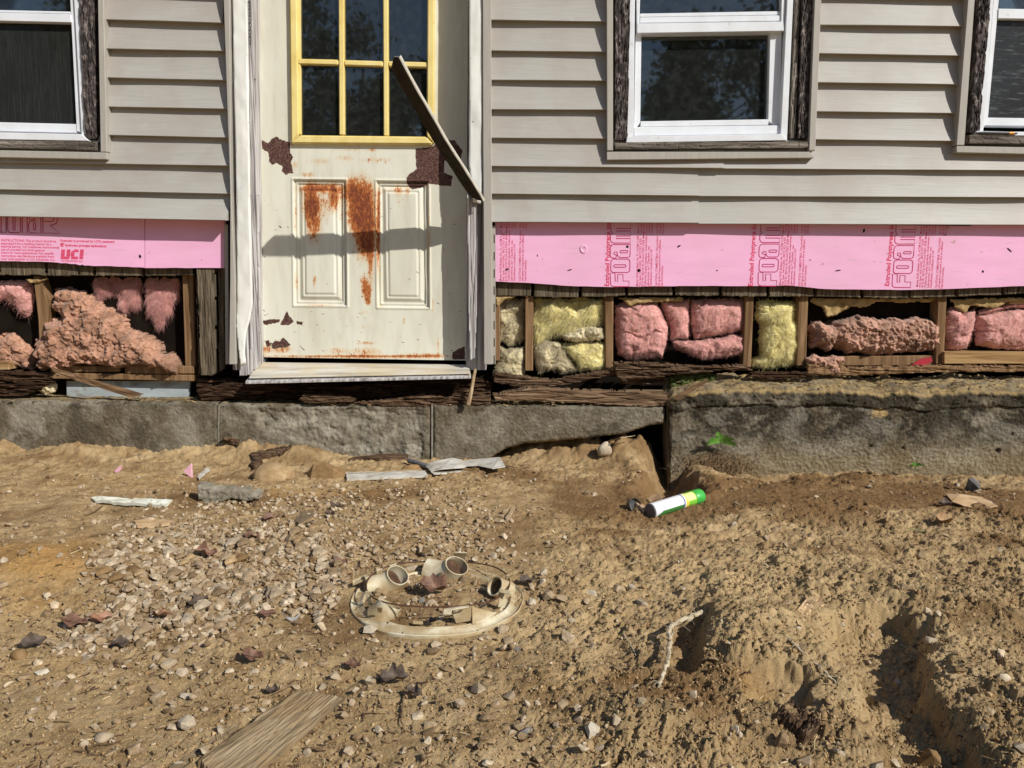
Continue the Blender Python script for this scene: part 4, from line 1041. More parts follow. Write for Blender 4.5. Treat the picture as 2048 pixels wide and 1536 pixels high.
def conc(poly, y, yback_top, hf, parent, name, res=0.0042, seed=0, topfn=None):
    """a concrete face with a top surface running back: front relief grid + rear"""
    pl = P(np.array([p[0] for p in poly]), np.array([p[1] for p in poly]), y)[:, [0, 2]]
    lo = pl.min(0); hi = pl.max(0); nx = int((hi[0] - lo[0]) / res) + 2; nzv = int((hi[1] - lo[1]) / res) + 2
    xs = np.linspace(lo[0], hi[0], nx); T = np.linspace(0, 1, nzv)
    # top and bottom outline per column
    def bounds(x):
        zz = []
        n = len(pl)
        for i in range(n):
            a, b = pl[i], pl[(i + 1) % n]
            if min(a[0], b[0]) - 1e-6 <= x <= max(a[0], b[0]) + 1e-6:
                if abs(b[0] - a[0]) < 1e-9: zz += [a[1], b[1]]
                else: zz.append(a[1] + (b[1] - a[1]) * (x - a[0]) / (b[0] - a[0]))
        return min(zz), max(zz)
    bd = np.array([bounds(x) for x in xs])
    bd[:, 0] += .004 * fbm(xs * 12, xs * 0, 3, seed); bd[:, 1] += .004 * fbm(xs * 9, xs * 0 + 5, 4, seed + 1)
    X = np.repeat(xs[None], nzv, 0); Z = bd[:, 0][None] + (bd[:, 1] - bd[:, 0])[None] * T[:, None]
    dtop = bd[:, 1][None] - Z; dbot = Z - bd[:, 0][None]; dl = X - lo[0]; dr = hi[0] - X
    h, black, pale, sand = hf(X, Z, dtop, dbot, dl, dr)
    e = np.minimum(np.minimum(dl, dr), np.minimum(dtop, dbot)); 
    h = h - 0.014 * (1 - np.clip(e / 0.016, 0, 1)) ** 2
    Y = y - h
    V = np.stack([X, Y, Z], -1)
    # top rows running back
    nb = 22; rows = [V]; A = [black]; B = [pale]; C = [sand]
    top = V[-1]; dep = yback_top - y
    for k in range(1, nb + 1):
        t = k / nb; r = top.copy(); r[:, 1] = top[:, 1] + (yback_top - top[:, 1]) * t
        zz = topfn(r[:, 0], t) if topfn else 0
        r[:, 2] = top[:, 2] + zz + .007 * t * fbm(r[:, 0] * 28, r[:, 1] * 60, 4, seed + 2)
        rows.append(r[None]); A.append(np.zeros((1, nx))); B.append(np.zeros((1, nx))); C.append(np.clip(.42 + .55 * fbm(r[:, 0] * 14, r[:, 1] * 40, 4, seed + 12), .05, .9)[None])
    V = np.concatenate(rows, 0); A = np.concatenate(A, 0); B = np.concatenate(B, 0); C = np.concatenate(C, 0)
    # wrap the sides and the bottom back
    nr = V.shape[0]
    left = V[:, :1].copy(); left[..., 1] = np.maximum(yback_top, left[..., 1]); right = V[:, -1:].copy(); right[..., 1] = yback_top
    V = np.concatenate([left, V, right], 1)
    A = np.pad(A, ((0, 0), (1, 1)), 'edge'); B = np.pad(B, ((0, 0), (1, 1)), 'edge'); C = np.pad(C, ((0, 0), (1, 1)), 'edge')
    bot = V[:1].copy(); bot[..., 1] = yback_top
    V = np.concatenate([bot, V], 0)
    A = np.pad(A, ((1, 0), (0, 0)), 'edge'); B = np.pad(B, ((1, 0), (0, 0)), 'edge'); C = np.pad(C, ((1, 0), (0, 0)), 'edge')
    ny_, nx_ = V.shape[:2]; idx = np.arange(nx_ * ny_).reshape(ny_, nx_)
    q = np.stack([idx[:-1, :-1], idx[:-1, 1:], idx[1:, 1:], idx[1:, :-1]], -1).reshape(-1, 4)
    return mesh_np(name, V.reshape(-1, 3), q, M['concrete'], parent, True, {"black": np.clip(A, 0, 1), "pale": np.clip(B, 0, 1), "sand": np.clip(C, 0, 1)})

fl_ = empty("foundation_wall", (-0.7, 0.05, -0.1))
tag(fl_, "low grey block foundation wall under the door with a spalled middle block", "foundation wall")
def block_face(seed, spall=None, pale_amt=.5):
    def hf(X, Z, dt, db, dl, dr):
        n = fbm(X * 9, Z * 9, 5, seed)
        h = .004 * n + .0022 * fbm(X * 70, Z * 70, 3, seed + 1)
        pale = pale_amt * ss(.0, .5, fbm(X * 4.5, Z * 6, 4, seed + 2)); black = .45 * ss(.2, .8, fbm(X * 6, Z * 5, 4, seed + 3)) + .25 * ss(.05, .0, dt)
        sand = .4 * ss(.02, 0, db) * ss(-.1, .5, n)
        if spall:
            s = ss(.0, .035, poly_sd(X, Z, spall) + .012 * fbm(X * 14, Z * 14, 3, seed + 4))
            f1, f2, c = worley(X * 22, Z * 22, seed + 9)
            h = h - s * (.018 + .009 * fbm(X * 12, Z * 12, 5, seed + 5, .55) - .006 * np.sqrt(np.clip(1 - f1 * f1 * 2, 0, 1)))
            pale = pale * (1 - s) + s * (.30 + .55 * ss(-.2, .5, fbm(X * 13, Z * 16, 4, seed + 6)))
            black = black * (1 - s * .8) + s * .5 * ss(.2, .6, fbm(X * 15, Z * 15, 4, seed + 7))
        return h, np.clip(black, 0, .85), np.clip(pale, 0, .8), np.clip(sand, 0, .9)
    return hf
YL = -0.025
conc([(-560, 793), (0, 800), (250, 803), (435, 806), (437, 945), (-560, 935)], YL, .14, block_face(3), fl_, "concrete_block", seed=3)
sp = [tuple(P(a, b, YL)[[0, 2]]) for a, b in [(505, 812), (700, 808), (850, 815), (858, 945), (700, 945), (640, 905), (540, 880), (505, 845)]]
conc([(437.5, 806), (650, 812), (862, 811), (864, 955), (437.5, 950)], YL + .003, .14, block_face(5, sp), fl_, "concrete_block", seed=5)
conc([(865, 810), (1100, 812), (1330, 813), (1331, 848), (1300, 852), (1250, 868), (1180, 877), (1120, 882), (1050, 888), (1010, 900), (985, 914), (960, 935), (865, 950)], YL - .003, .14, block_face(8, None, .12), fl_, "concrete_block", seed=8)
mb = MB()
for a, b in ((436, 437.8), (863.2, 865.4)): mb.pxprism([(a - .6, 809), (b + .6, 809), (b + .6, 940), (a - .6, 940)], YL - .001, .1)
mb.build("mortar_joint", M['mortar'], fl_)

fr_ = empty("foundation_wall", (1.7, 0.05, -0.15))
tag(fr_, "taller dark stained concrete foundation wall with a crumbling sandy top edge", "foundation wall")
YR = -0.045
def rface(X, Z, dt, db, dl, dr):
    n = fbm(X * 5, Z * 7, 5, 21)
    lip = .068 + .006 * fbm(X * 3, X * 0, 5, 22, .6)
    up = ss(lip + .006, lip - .006, dt)
    h = up * (.008 + .009 * fbm(X * 15, Z * 22, 6, 23, .55)) + .004 * n + .0035 * fbm(X * 70, Z * 70, 4, 25, .65)
    h = h - .010 * ss(.009, 0, np.abs(dt - lip)) * ss(-.1, .35, fbm(X * 4, X * 0 + 3, 3, 27))
    h = h - .010 * ss(.06, .0, dt) * ss(-.2, .6, fbm(X * 10, Z * 3, 3, 28))
    black = .9 * up * ss(-.9, .0, fbm(X * 10, Z * 12, 4, 29)) + .97 * ss(.29, .13, dt + .07 * n) * ss(-.75, .0, n + .6 * fbm(X * 22, Z * 26, 5, 30, .6)) * (1 - up)
    pale = .35 * ss(.0, .5, fbm(X * 6, Z * 9, 4, 31)) * (1 - up); sand = .8 * ss(.016, .0, dt + .010 * fbm(X * 30, X * 0, 4, 36)) + .25 * ss(.15, 0, db - .18) * ss(.0, .04, dl)
    s2 = np.exp(-(((X - P(1755, 828, YR)[0]) / .045) ** 2 + ((Z - P(1755, 826, YR)[2]) / .022) ** 2)); 
    sand = np.maximum(sand, .9 * ss(.3, .7, s2 + .3 * fbm(X * 40, Z * 40, 3, 33))); h = h + .006 * s2
    br = np.exp(-(((X - P(1440, 905, YR)[0]) / .11) ** 2 + ((Z - P(1440, 920, YR)[2]) / .07) ** 2)); black = np.maximum(black, .8 * ss(.3, .8, br + .3 * fbm(X * 18, Z * 18, 4, 35)))
    for hx, hz, r in ((1743, 893, .008), (1997, 901, .012), (2024, 868, .006), (1806, 896, .006)):
        q = P(hx, hz, YR); h = h - .02 * ss(r, r * .5, np.hypot(X - q[0], Z - q[2]))
    return h, np.clip(black, 0, .92), np.clip(pale, 0, .8), np.clip(sand, 0, .95)
def rtop(x, t): return .055 * t ** .8 + .008 * fbm(x * 9, x * 0 + t * 3, 3, 40)
conc([(1336, 808), (1350, 795), (1400, 783), (1500, 781), (1620, 782), (1700, 781), (1760, 790), (1800, 784), (1860, 791), (1920, 782), (2048, 785), (2600, 790), (2600, 1010), (1500, 1015), (1338, 1030)], YR, .09, rface, fr_, "concrete_face", seed=21, topfn=rtop)

M['moss'] = mat("mossy_concrete", [(0.3, (.018, .022, .008)), (0.5, (.06, .075, .02)), (0.66, (.13, .15, .05)), (0.8, (.25, .26, .15))], 45, (1, 1, 1), 8, 0.95, 1.0, 0.008, 0.1)
def mossf(X, Z, sd): return .03 + .010 * fbm(X * 30, Z * 30, 5, 44, .65)
put_thing(relief("mossy_block", [(1335, 752), (1370, 747), (1432, 746), (1430, 760), (1400, 782), (1345, 800), (1335, 796)], .06, mossf, .0035, M['moss'], None, edge=.02, ragged=.006), "moss covered concrete lump wedged under the rotten sill at the wall corner", "concrete lump")

# ------------------------------------------------------------------ ground: one sheet, finely modelled near the camera
_rut = [(1635, 1262), (1690, 1248), (1700, 1238), (1745, 1232), (1800, 1240), (1850, 1262), (1868, 1330), (1880, 1390), (1905, 1440), (1960, 1500), (2080, 1640), (1760, 1640), (1740, 1520), (1705, 1420), (1672, 1350), (1630, 1305)]
_hole = [(1335, 1262), (1385, 1238), (1425, 1240), (1432, 1300), (1425, 1345), (1400, 1392), (1345, 1385), (1322, 1350), (1320, 1290)]
_pit = [(1262, 985), (1285, 940), (1300, 895), (1328, 865), (1348, 865), (1385, 925), (1428, 975), (1400, 992), (1300, 1004)]
_sq = [(1490, 1372), (1572, 1368), (1640, 1400), (1640, 1440), (1600, 1455), (1560, 1432), (1492, 1430)]
_und = [(985, 915), (1040, 885), (1200, 860), (1345, 830), (1350, 930), (1230, 900), (1120, 905)]
def gp(l): q = G(np.array([a for a, b in l], float), np.array([b for a, b in l], float)); return q[:, :2]
PITS = [(gp(_rut), .062, .045, 1), (gp(_hole), .042, .05, 2), (gp(_pit), .13, .10, 3), (gp(_sq), .03, .02, 4)]
def gg(px, py): q = G(px, py); return q[0], q[1]
MOUNDS = [(*gg(1500, 1300), .17, .22, .075), (*gg(1090, 905), .10, .10, .055), (*gg(1245, 925), .07, .10, .05), (*gg(490, 905), .17, .10, .07), (*gg(600, 915), .16, .09, .05), (*gg(60, 1150), .28, .26, .05),
          (*gg(1650, 1020), .5, .14, .012), (*gg(1910, 1240), .22, .20, .05), (*gg(1300, 1470), .13, .09, .045), (*gg(1560, 1180), .25, .2, .03), (*gg(1990, 1420), .16, .2, .05), (*gg(1160, 1390), .12, .10, .02),
          (*gg(1600, 1500), .22, .10, .02)]
RING_C = np.array(gg(872, 1196))
WALLF = [(-9, YL), (gg(1332, 900)[0], YL), (gg(1336, 900)[0], YR), (9, YR)]
def H_base(x, y):
    z = .010 * fbm(x * 1.3, y * 1.3, 3, 61) + .011 * fbm(x * 4, y * 4, 3, 62) * ss(-.4, -.9, y) + .004 * fbm(x * 4, y * 4, 3, 63)
    z = z + .05 * ss(-.16, -.02, y) * ss(-.95, -1.15, x) * (.6 + .5 * fbm(x * 6, y * 6, 3, 64))      # bank along the low wall
    z = z - .035 * ss(-.55, -.08, y) * ss(.75, 1.0, x) * (1 + .5 * fbm(x * 5, y * 5, 3, 67))
    for mx, my, rx, ry, a in MOUNDS:
        z = z + a * np.exp(-(((x - mx) / rx) ** 2 + ((y - my) / ry) ** 2) * 1.0)
    for pl, dep, r, s in PITS:
        bx = x + .022 * fbm(x * 11, y * 11, 4, 70 + s, .6); by = y + .022 * fbm(x * 11 + 5, y * 11, 4, 72 + s, .6)
        z = z - dep * ss(0, r, poly_sd(bx, by, pl)) + .10 * dep * np.exp(-((poly_sd(bx, by, pl) + .03) / .03) ** 2)
    z = z + .02 * ss(0, .08, poly_sd(x, y, gp(_und))) * (1 + fbm(x * 22, y * 22, 3, 66))
    z = z + (.060 + .045 * fbm(x * 11, y * 11, 4, 68)) * ss(-.09, .06, y) * ss(gg(985, 900)[0], gg(1130, 900)[0], x) * ss(gg(1312, 900)[0], gg(1262, 900)[0], x)
    d = np.hypot(x - RING_C[0], y - RING_C[1]); w = ss(.31, .24, d)
    z = z * (1 - w) + .004 * w
    z = z + .02 * ss(.05, .45, y)
    return z
def roughness(x, y):
    """0 trodden, 1 churned clods"""
    q = ss(-.15, .35, x + .25 * noise(x * 2.2, y * 2.2, 81) - .12 * (y + 1.4))
    near = ss(-.55, -.75, y + .15 * noise(x * 3, y * 3, 82))
    r = .20 + .80 * q * near + .25 * ss(.1, .6, fbm(x * 2.7, y * 2.7, 3, 83))
    r = r * (.62 + .38 * ss(-.2, .5, fbm(x * 3.1, y * 3.1, 3, 84)))
    r = r + .35 * ss(-.55, -.2, y)
    r = r * (1 - .55 * ss(.30, .22, np.hypot(x - RING_C[0], y - RING_C[1])))
    sqd = poly_sd(x, y, PITS[3][0]); r = np.where(sqd > -.01, r * .15, r)
    return np.clip(r, .08, 1.15)
def H_full(x, y):
    z = H_base(x, y); r = roughness(x, y)
    wx = x + .018 * fbm(x * 16, y * 16, 3, 91); wy = y + .018 * fbm(x * 16 + 7, y * 16, 3, 92)
    for s, a, sd_ in ((.062, .011, 93), (.030, .0060, 94), (.0135, .0030, 95)):
        f1, f2, c = worley(wx / s, wy / s, sd_)
        z = z + r * a * np.sqrt(np.clip(1 - (f1 / .85) ** 2, 0, 1)) * np.clip(c * 1.6 - .35, 0, 1)
    for fq, a, sd_ in ((19, .0090, 110), (41, .0064, 111), (88, .0048, 112), (170, .0027, 113)):
        z = z + (.22 + .78 * r) * a * (np.abs(noise(wx * fq, wy * fq, sd_)) * 1.6 - .4)
    z = z + (.3 + .7 * r) * (.006 * fbm(x * 12, y * 12, 4, 96) + .0030 * fbm(x * 60, y * 60, 3, 97, .65)) + .0012 * noise(x * 200, y * 200, 98)
    return z
def Hs(x, y): return float(H_base(np.array([x]), np.array([y]))[0])
def GG(px, py, up=0.0):
    """photo pixel -> point on the modelled soil"""
    z = 0.0
    for k in range(7):
        q = G(px, py, z); z = .5 * z + .5 * (Hs(q[0], q[1]) + up)
    q = G(px, py, z); return q
ny, nx = 700, 1040
t = np.linspace(0, 1, ny)
depth = 0.80 * (3.75 / 0.80) ** t            # distance from the camera along the ground, geometric spacing
yy = CAM[1] + depth
hw = .16 + depth * .80
uu = np.linspace(-1, 1, nx)
GX = hw[:, None] * uu[None]; GY = np.repeat(yy[:, None], nx, 1)
GZ = H_full(GX, GY)
moist = ss(-.1, .5, fbm(GX * 1.6, GY * 2.4, 4, 101) + .95 * np.exp(-((GY + .58) / .30) ** 2) * ss(-.15, .5, GX) - .15)
moist = np.maximum(moist, .75 * ss(-.10, -.02, GY) * ss(.02, .2, GX) * ss(.75, .65, GX))  # soil colour darkened under the undercut block, standing in for its shade
for pl, dep, r, s in PITS: moist = np.maximum(moist, .55 * ss(-.01, .04, poly_sd(GX, GY, pl)) * (1 if s != 4 else .2))  # same darker tone laid inside the pits
orange = np.zeros_like(GX)
for a, b, rx, ry, w in ((40, 1150, .24, .22, 1.0), (60, 1330, .10, .08, .5), (130, 1185, .12, .10, .6), (560, 985, .14, .07, .6), (690, 985, .16, .05, .45), (1150, 1385, .1, .05, .35), (1530, 1400, .06, .05, .8), (230, 960, .3, .10, .25)):
    q = gg(a, b); orange += w * np.exp(-(((GX - q[0]) / rx) ** 2 + ((GY - q[1]) / ry) ** 2))
orange = np.clip(orange * (.75 + .6 * fbm(GX * 7, GY * 7, 3, 103)), 0, 1)
sandy = ss(.1, -.05, GX) * ss(-.14, -.03, GY) * ss(-.3, .5, fbm(GX * 5, GY * 9, 3, 104)) * .8 + .85 * ss(.0, .6, fbm(GX * 2.1, GY * 3.2, 4, 105) + .25) * ss(-.2, .3, GX) * ss(-.75, -1.0, GY) + .5 * ss(.1, .6, fbm(GX * 2.6, GY * 3.2, 4, 107)) * ss(-.7, -1.0, GY)
V = np.stack([GX, GY, GZ], -1).reshape(-1, 3)
idx = np.arange(nx * ny).reshape(ny, nx)
q = np.stack([idx[:-1, :-1], idx[:-1, 1:], idx[1:, 1:], idx[1:, :-1]], -1).reshape(-1, 4)
# skirt out to the horizon, in the same sheet
bl, br, tl, tr = idx[0, 0], idx[0, -1], idx[-1, 0], idx[-1, -1]
n0 = len(V); R = 900.0
ring1 = np.concatenate([idx[0, ::50], idx[::40, -1][1:], idx[-1, ::-50][1:], idx[::-40, 0][1:]])
rv = V[ring1]; dirs = rv[:, :2] - np.array([0, -1.6]); ang = np.arctan2(dirs[:, 1], dirs[:, 0])
far1 = np.stack([6.0 * np.cos(ang), -1.6 + 6.0 * np.sin(ang), np.zeros_like(ang) - .02], -1); far2 = np.stack([R * np.cos(ang), R * np.sin(ang), np.zeros_like(ang) - .3], -1)
V = np.concatenate([V, far1, far2], 0); m_ = len(ring1)
i0 = np.arange(m_); i1 = (i0 + 1) % m_
q = np.concatenate([q, np.stack([ring1[i0], n0 + i0, n0 + i1, ring1[i1]], -1), np.stack([n0 + i0, n0 + m_ + i0, n0 + m_ + i1, n0 + i1], -1)], 0)
def padv(a): return np.concatenate([a.reshape(-1), np.full(2 * m_, .2)])
def soil_mat(name, extra=None):
    m, nt, b = node_mat(name)
    v = coords(nt)
    c = ramp(nt, [(0.26, (.17, .103, .048)), (0.42, (.345, .226, .108)), (0.55, (.485, .338, .172)), (0.72, (.62, .455, .255))], nz(nt, v, 13, 10, 0.35, 0.68))
    c = mixc(nt, c, (.19, .105, .042), math_n(nt, 'MULTIPLY', attr(nt, "moist"), 0.85))  # moist patches, plus the darkened undercut and pits
    c = mixc(nt, c, (.56, .32, .11), math_n(nt, 'MULTIPLY', attr(nt, "orange"), 0.85))
    c = mixc(nt, c, (.60, .43, .22), math_n(nt, 'MULTIPLY', attr(nt, "sandy"), 0.65))
    g = ramp(nt, [(0.60, 0), (0.70, 1)], nz(nt, v, 260, 3, 0, 0.6))
    c = mixc(nt, c, (.62, .49, .32), math_n(nt, 'MULTIPLY', g, 0.35))
    d = ramp(nt, [(0.30, 1), (0.42, 0)], nz(nt, v, 120, 5, 0.5, 0.7))
    c = mixc(nt, c, (.07, .038, .018), math_n(nt, 'MULTIPLY', d, 0.5))
    nt.links.new(c, b.inputs["Base Color"])
    b.inputs["Roughness"].default_value = 0.95; b.inputs["Specular IOR Level"].default_value = 0.1
    bump(nt, b, nz(nt, v, 170, 8, 0.3, 0.75), 1.0, 0.007)
    return m
M['soil'] = soil_mat("churned_brown_soil")
ground = mesh_np("ground", V, q, M['soil'], None, True, {"moist": padv(np.clip(moist, 0, 1)), "orange": padv(orange), "sandy": padv(np.clip(sandy, 0, 1))})
tag(ground, kind="structure")

# ================================================================== THINGS
FWD = np.array(cam_rot @ Vector((0, 0, -1)))
def mpp(p): return float(np.dot(np.array(p) - CAM, FWD)) / F_PX      # metres per photo pixel at a point

# ------------------------------------------------------------------ bent trim strip hanging out from the door frame
B0 = P(957, 400, -.042); T0 = P(783, 112, -.042 - .46)
dv = (T0 - B0); Ls = np.linalg.norm(dv); dv = dv / Ls
mid = (B0 + T0) / 2; vv = CAM - mid; vv /= np.linalg.norm(vv)
vp = vv - dv * vv.dot(dv); vp /= np.linalg.norm(vp)
bb = np.cross(dv, vp)
if bb.dot(SUN) > 0: bb = -bb                       # bb points away from the sun
nn = vp * math.cos(1.08) + bb * math.sin(1.08)       # normal of the broad face: towards us, away from the sun
wdir = np.cross(nn, dv); wdir /= np.linalg.norm(wdir)
if wdir.dot(SUN) < 0: wdir = -wdir                 # towards the sunlit long edge
def strip(name):
    V = []; n = 26; prof = [(-.046, -.002), (-.043, .003), (-.015, .0015), (.018, .001), (.043, .002), (.0450, -.001), (.0445, -.008)]
    for i in range(n + 1):
        t = i / n; c = B0 + dv * Ls * t + nn * (.010 * math.sin(t * 3.1) + .001 * math.sin(t * 17))
        for k, (a, h) in enumerate(prof):
            a2 = a
            if t > .93 and a < .03: a2 = a + (t - .93) / .07 * (.040 - a) * .75     # pointed tip
            if t < .08: a2 = a * (.72 + .28 * t / .08)
            V.append(c + wdir * a2 + nn * (h + .0004 * math.sin(i * 1.7 + k)))
    m = len(prof); V2 = [v - nn * .0016 for v in V]; N = len(V)
    F = [(i * m + k, (i + 1) * m + k, (i + 1) * m + k + 1, i * m + k + 1) for i in range(n) for k in range(m - 1)]
    F2 = [tuple(N + j for j in reversed(f)) for f in F]
    R = [(i * m, N + i * m, N + (i + 1) * m, (i + 1) * m) for i in range(n)] + [(i * m + m - 1, (i + 1) * m + m - 1, N + (i + 1) * m + m - 1, N + i * m + m - 1) for i in range(n)]
    E = [tuple(range(m)) + tuple(N + k for k in range(m - 1, -1, -1)), tuple(n * m + k for k in range(m - 1, -1, -1)) + tuple(N + n * m + k for k in range(m))]
    mb = MB(); mb.add(V + V2, F + F2 + R + E); k6 = m - 1
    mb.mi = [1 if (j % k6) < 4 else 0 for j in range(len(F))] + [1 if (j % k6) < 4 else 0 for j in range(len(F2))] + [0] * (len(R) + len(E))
    return mb.build(name, [M['strip'], M['strip_shaded']], None)
M['strip_shaded'] = mat("strip_brown_shaded", [(0.3, (.022, .018, .012)), (0.6, (.038, .031, .021)), (0.8, (.06, .05, .034))], 14, (2, 2, 2), 5, 0.85, spec=0.04)  # brown coil back, darkened further so the broad faces read as shaded
M['strip'] = mat("bent_metal_strip", [(0.3, (.50, .47, .40)), (0.55, (.60, .57, .49)), (0.8, (.66, .64, .57))], 12, (2, 2, 2), 5, 0.4, spec=0.4, specks=(50, .7, (.35, .30, .22)))
put_thing(strip("trim_strip"), "bent strip of beige metal trim sticking out across the door window", "trim strip")

# ------------------------------------------------------------------ loose timber
def lumber(pts_px, th, m, name, label, cat, y=None, up=.02, amp=.0015, seed=0, group=None, nxn=60, nyn=10, taper=0):
    """a slab whose top face is a quad of photo pixels; on plane y or lying on the soil"""
    c = [P(a, b, y) if y is not None else GG(a, b, up) for a, b in pts_px]
    u, v = np.meshgrid(np.linspace(0, 1, nxn), np.linspace(0, 1, nyn))
    S = (c[0][None, None] * ((1 - u) * (1 - v))[..., None] + c[1][None, None] * (u * (1 - v))[..., None] + c[2][None, None] * (u * v)[..., None] + c[3][None, None] * ((1 - u) * v)[..., None])
    n = np.cross(c[1] - c[0], c[3] - c[0]); n /= np.linalg.norm(n)
    if n.dot(CAM - c[0]) < 0: n = -n
    h = amp * fbm(u * 3, v * min(14, nyn * .25), 3 if nyn > 20 else 2, seed) * 1.3 - amp * 1.2 * ss(.14, 0, np.abs(noise(u * 2, v * min(9, nyn * .2), seed + 3)))
    S = S + n * h[..., None]
    e = .02 * np.linalg.norm(c[1] - c[0]); du = (c[1] - c[0]) / np.linalg.norm(c[1] - c[0])
    S[:, 0] += du * (e * fbm(v[:, 0] * 7, v[:, 0] * 0 + seed, 3, 5))[:, None]; S[:, -1] += du * (e * fbm(v[:, 0] * 7, v[:, 0] * 0 + seed + 9, 3, 6))[:, None]
    Bk = S - n * th
    V = np.concatenate([S.reshape(-1, 3), Bk.reshape(-1, 3)]); N = nxn * nyn
    i = np.arange(N).reshape(nyn, nxn)
    q = np.stack([i[:-1, :-1], i[:-1, 1:], i[1:, 1:], i[1:, :-1]], -1).reshape(-1, 4)
    Q = [q, q[:, ::-1] + N]
    for l in (i[0], i[-1], i[:, 0], i[:, -1]): Q.append(np.stack([l[:-1], l[1:], l[1:] + N, l[:-1] + N], -1))
    o = mesh_np(name, V, np.concatenate(Q), m, None, False)
    bm = bmesh.new(); bm.from_mesh(o.data); bmesh.ops.recalc_face_normals(bm, faces=bm.faces); bm.to_mesh(o.data); bm.free()
    return put_thing(o, label, cat, group)
def grain(name, a, b, c, d, dirv):
    """wood with grain along a world direction"""
    m, nt, bs = node_mat(name); tc = nt.nodes.new("ShaderNodeTexCoord"); mp = nt.nodes.new("ShaderNodeMapping")
    ang = math.atan2(dirv[1], dirv[0]); mp.vector_type = 'TEXTURE'; mp.inputs["Rotation"].default_value = (0, 0, ang); mp.inputs["Scale"].default_value = (9, .45, .45)
    nt.links.new(tc.outputs["Object"], mp.inputs[0])
    n = nz(nt, mp.outputs[0], 26, 8, .08, .62); cc = ramp(nt, [(0.3, a), (.46, b), (.58, c), (.75, d)], n)
    dirt_tone = ramp(nt, [(.48, 0), (.62, 1)], nz(nt, coords(nt), 14, 6, .5)); cc = mixc(nt, cc, (.27, .18, .09), math_n(nt, 'MULTIPLY', dirt_tone, .6))
    nt.links.new(cc, bs.inputs["Base Color"]); bs.inputs["Roughness"].default_value = .9; bs.inputs["Specular IOR Level"].default_value = .15
    bump(nt, bs, n, .35, .003); return m
pa, pb = GG(410, 1520), GG(640, 1385)
M['plank'] = grain("weathered_plank", (.10, .07, .038), (.215, .155, .088), (.30, .225, .135), (.38, .30, .20), pb - pa)
lumber([(398, 1516), (596, 1378), (686, 1394), (465, 1584)], .05, M['plank'], "weathered_plank", "weathered grey brown plank half sunk in the soil at the bottom edge", "plank", up=.018, seed=3, amp=.0022, nxn=90, nyn=70)
lumber([(330, 1540), (470, 1446), (478, 1450), (345, 1556)], .006, M['plank'], "wood_splinter", "thin pale wood splinter lying against the weathered plank", "splinter", up=.012, seed=4, nyn=4)
M['lath'] = mat("brown_lath", [(0.3, (.05, .028, .014)), (0.5, (.15, .085, .042)), (0.7, (.25, .155, .085))], 30, (.3, 2, 2), 7, .9, .5)
lumber([(100, 735), (285, 789), (262, 796), (112, 748)], .012, M['lath'], "broken_lath", "broken brown lath leaning down across the pale board above the low foundation", "lath", y=-.02, amp=.003, seed=5, nyn=6)
lumber([(1345, 795), (1412, 758), (1418, 762), (1356, 802)], .008, M['lath'], "wood_splinter", "dark wood splinter leaning on the mossy lump at the wall corner", "splinter", y=-.06, seed=6, nyn=4)
# the sound piece of old sill lying on the low wall
def sillf(X, Z, sd): return .05 + .004 * fbm(X * 6, Z * 70, 5, 77) - .006 * ss(.16, 0, np.abs(noise(X * 4, Z * 40, 78)))
M['sillbrown'] = mat("split_brown_beam", [(0.28, (.035, .021, .012)), (0.46, (.12, .072, .038)), (0.6, (.22, .14, .08)), (0.78, (.36, .26, .16))], 26, (.22, 2, 3), 8, .9, .7, .005, dist=.6)
put_thing(relief("sill_beam", [(985, 786), (1040, 776), (1065, 771), (1130, 775), (1200, 778), (1270, 777), (1331, 779), (1333, 810), (1280, 811), (1150, 804), (1060, 800), (990, 800)], .02, sillf, .0035, M['sillbrown'], None, edge=.006, ragged=.003, smooth=False, drop=.0), "split brown length of old sill beam lying on top of the low wall", "beam")
# stick propping under the jamb
mb = MB()
mb.tube([P(951, 738, -.03), P(947, 757, -.045), P(943, 780, -.055), P(939, 797, -.06), P(936, 809, -.06)], [.006, .0075, .0085, .010, .011], 9)
M['stick'] = mat("bare_stick", [(0.3, (.20, .13, .065)), (0.55, (.40, .29, .17)), (0.75, (.54, .43, .29))], 40, (2, 2, .3), 6, .85, .4)
put_thing(mb.build("broken_stick", M['stick'], None, True), "short bare stick standing between the door jamb and the low wall", "stick")

# ------------------------------------------------------------------ stones
def hull(seed, n=13, flat=(1, .85, .62), round_=0.0):
    rs = np.random.RandomState(seed); bm = bmesh.new()
    for k in range(n):
        d = rs.normal(size=3); d /= np.linalg.norm(d); r = rs.uniform(.82, 1.0)
        bm.verts.new(tuple(d * r * np.array(flat)))
    r_ = bmesh.ops.convex_hull(bm, input=bm.verts)
    bmesh.ops.delete(bm, geom=[g for g in bm.verts if not g.link_faces], context='VERTS')
    if round_ > 0:
        bmesh.ops.subdivide_edges(bm, edges=bm.edges[:], cuts=1, use_grid_fill=True)
        for _ in range(int(round_)): bmesh.ops.smooth_vert(bm, verts=bm.verts, factor=.5, use_axis_x=True, use_axis_y=True, use_axis_z=True)
    bmesh.ops.triangulate(bm, faces=bm.faces); bmesh.ops.recalc_face_normals(bm, faces=bm.faces); bm.verts.index_update()
    V = np.array([v.co[:] for v in bm.verts]); F = np.array([[v.index for v in f.verts] for f in bm.faces]); bm.free()
    return V, F
HULLS = [hull(s, 14 + s % 5) for s in range(18)]
ROUND = [hull(50 + s, 16, (1, .8, .66), 2) for s in range(8)]
def rot(rs, tilt=.6):
    return np.array((Euler((rs.uniform(-tilt, tilt), rs.uniform(-tilt, tilt), rs.uniform(0, 6.28))).to_matrix()))
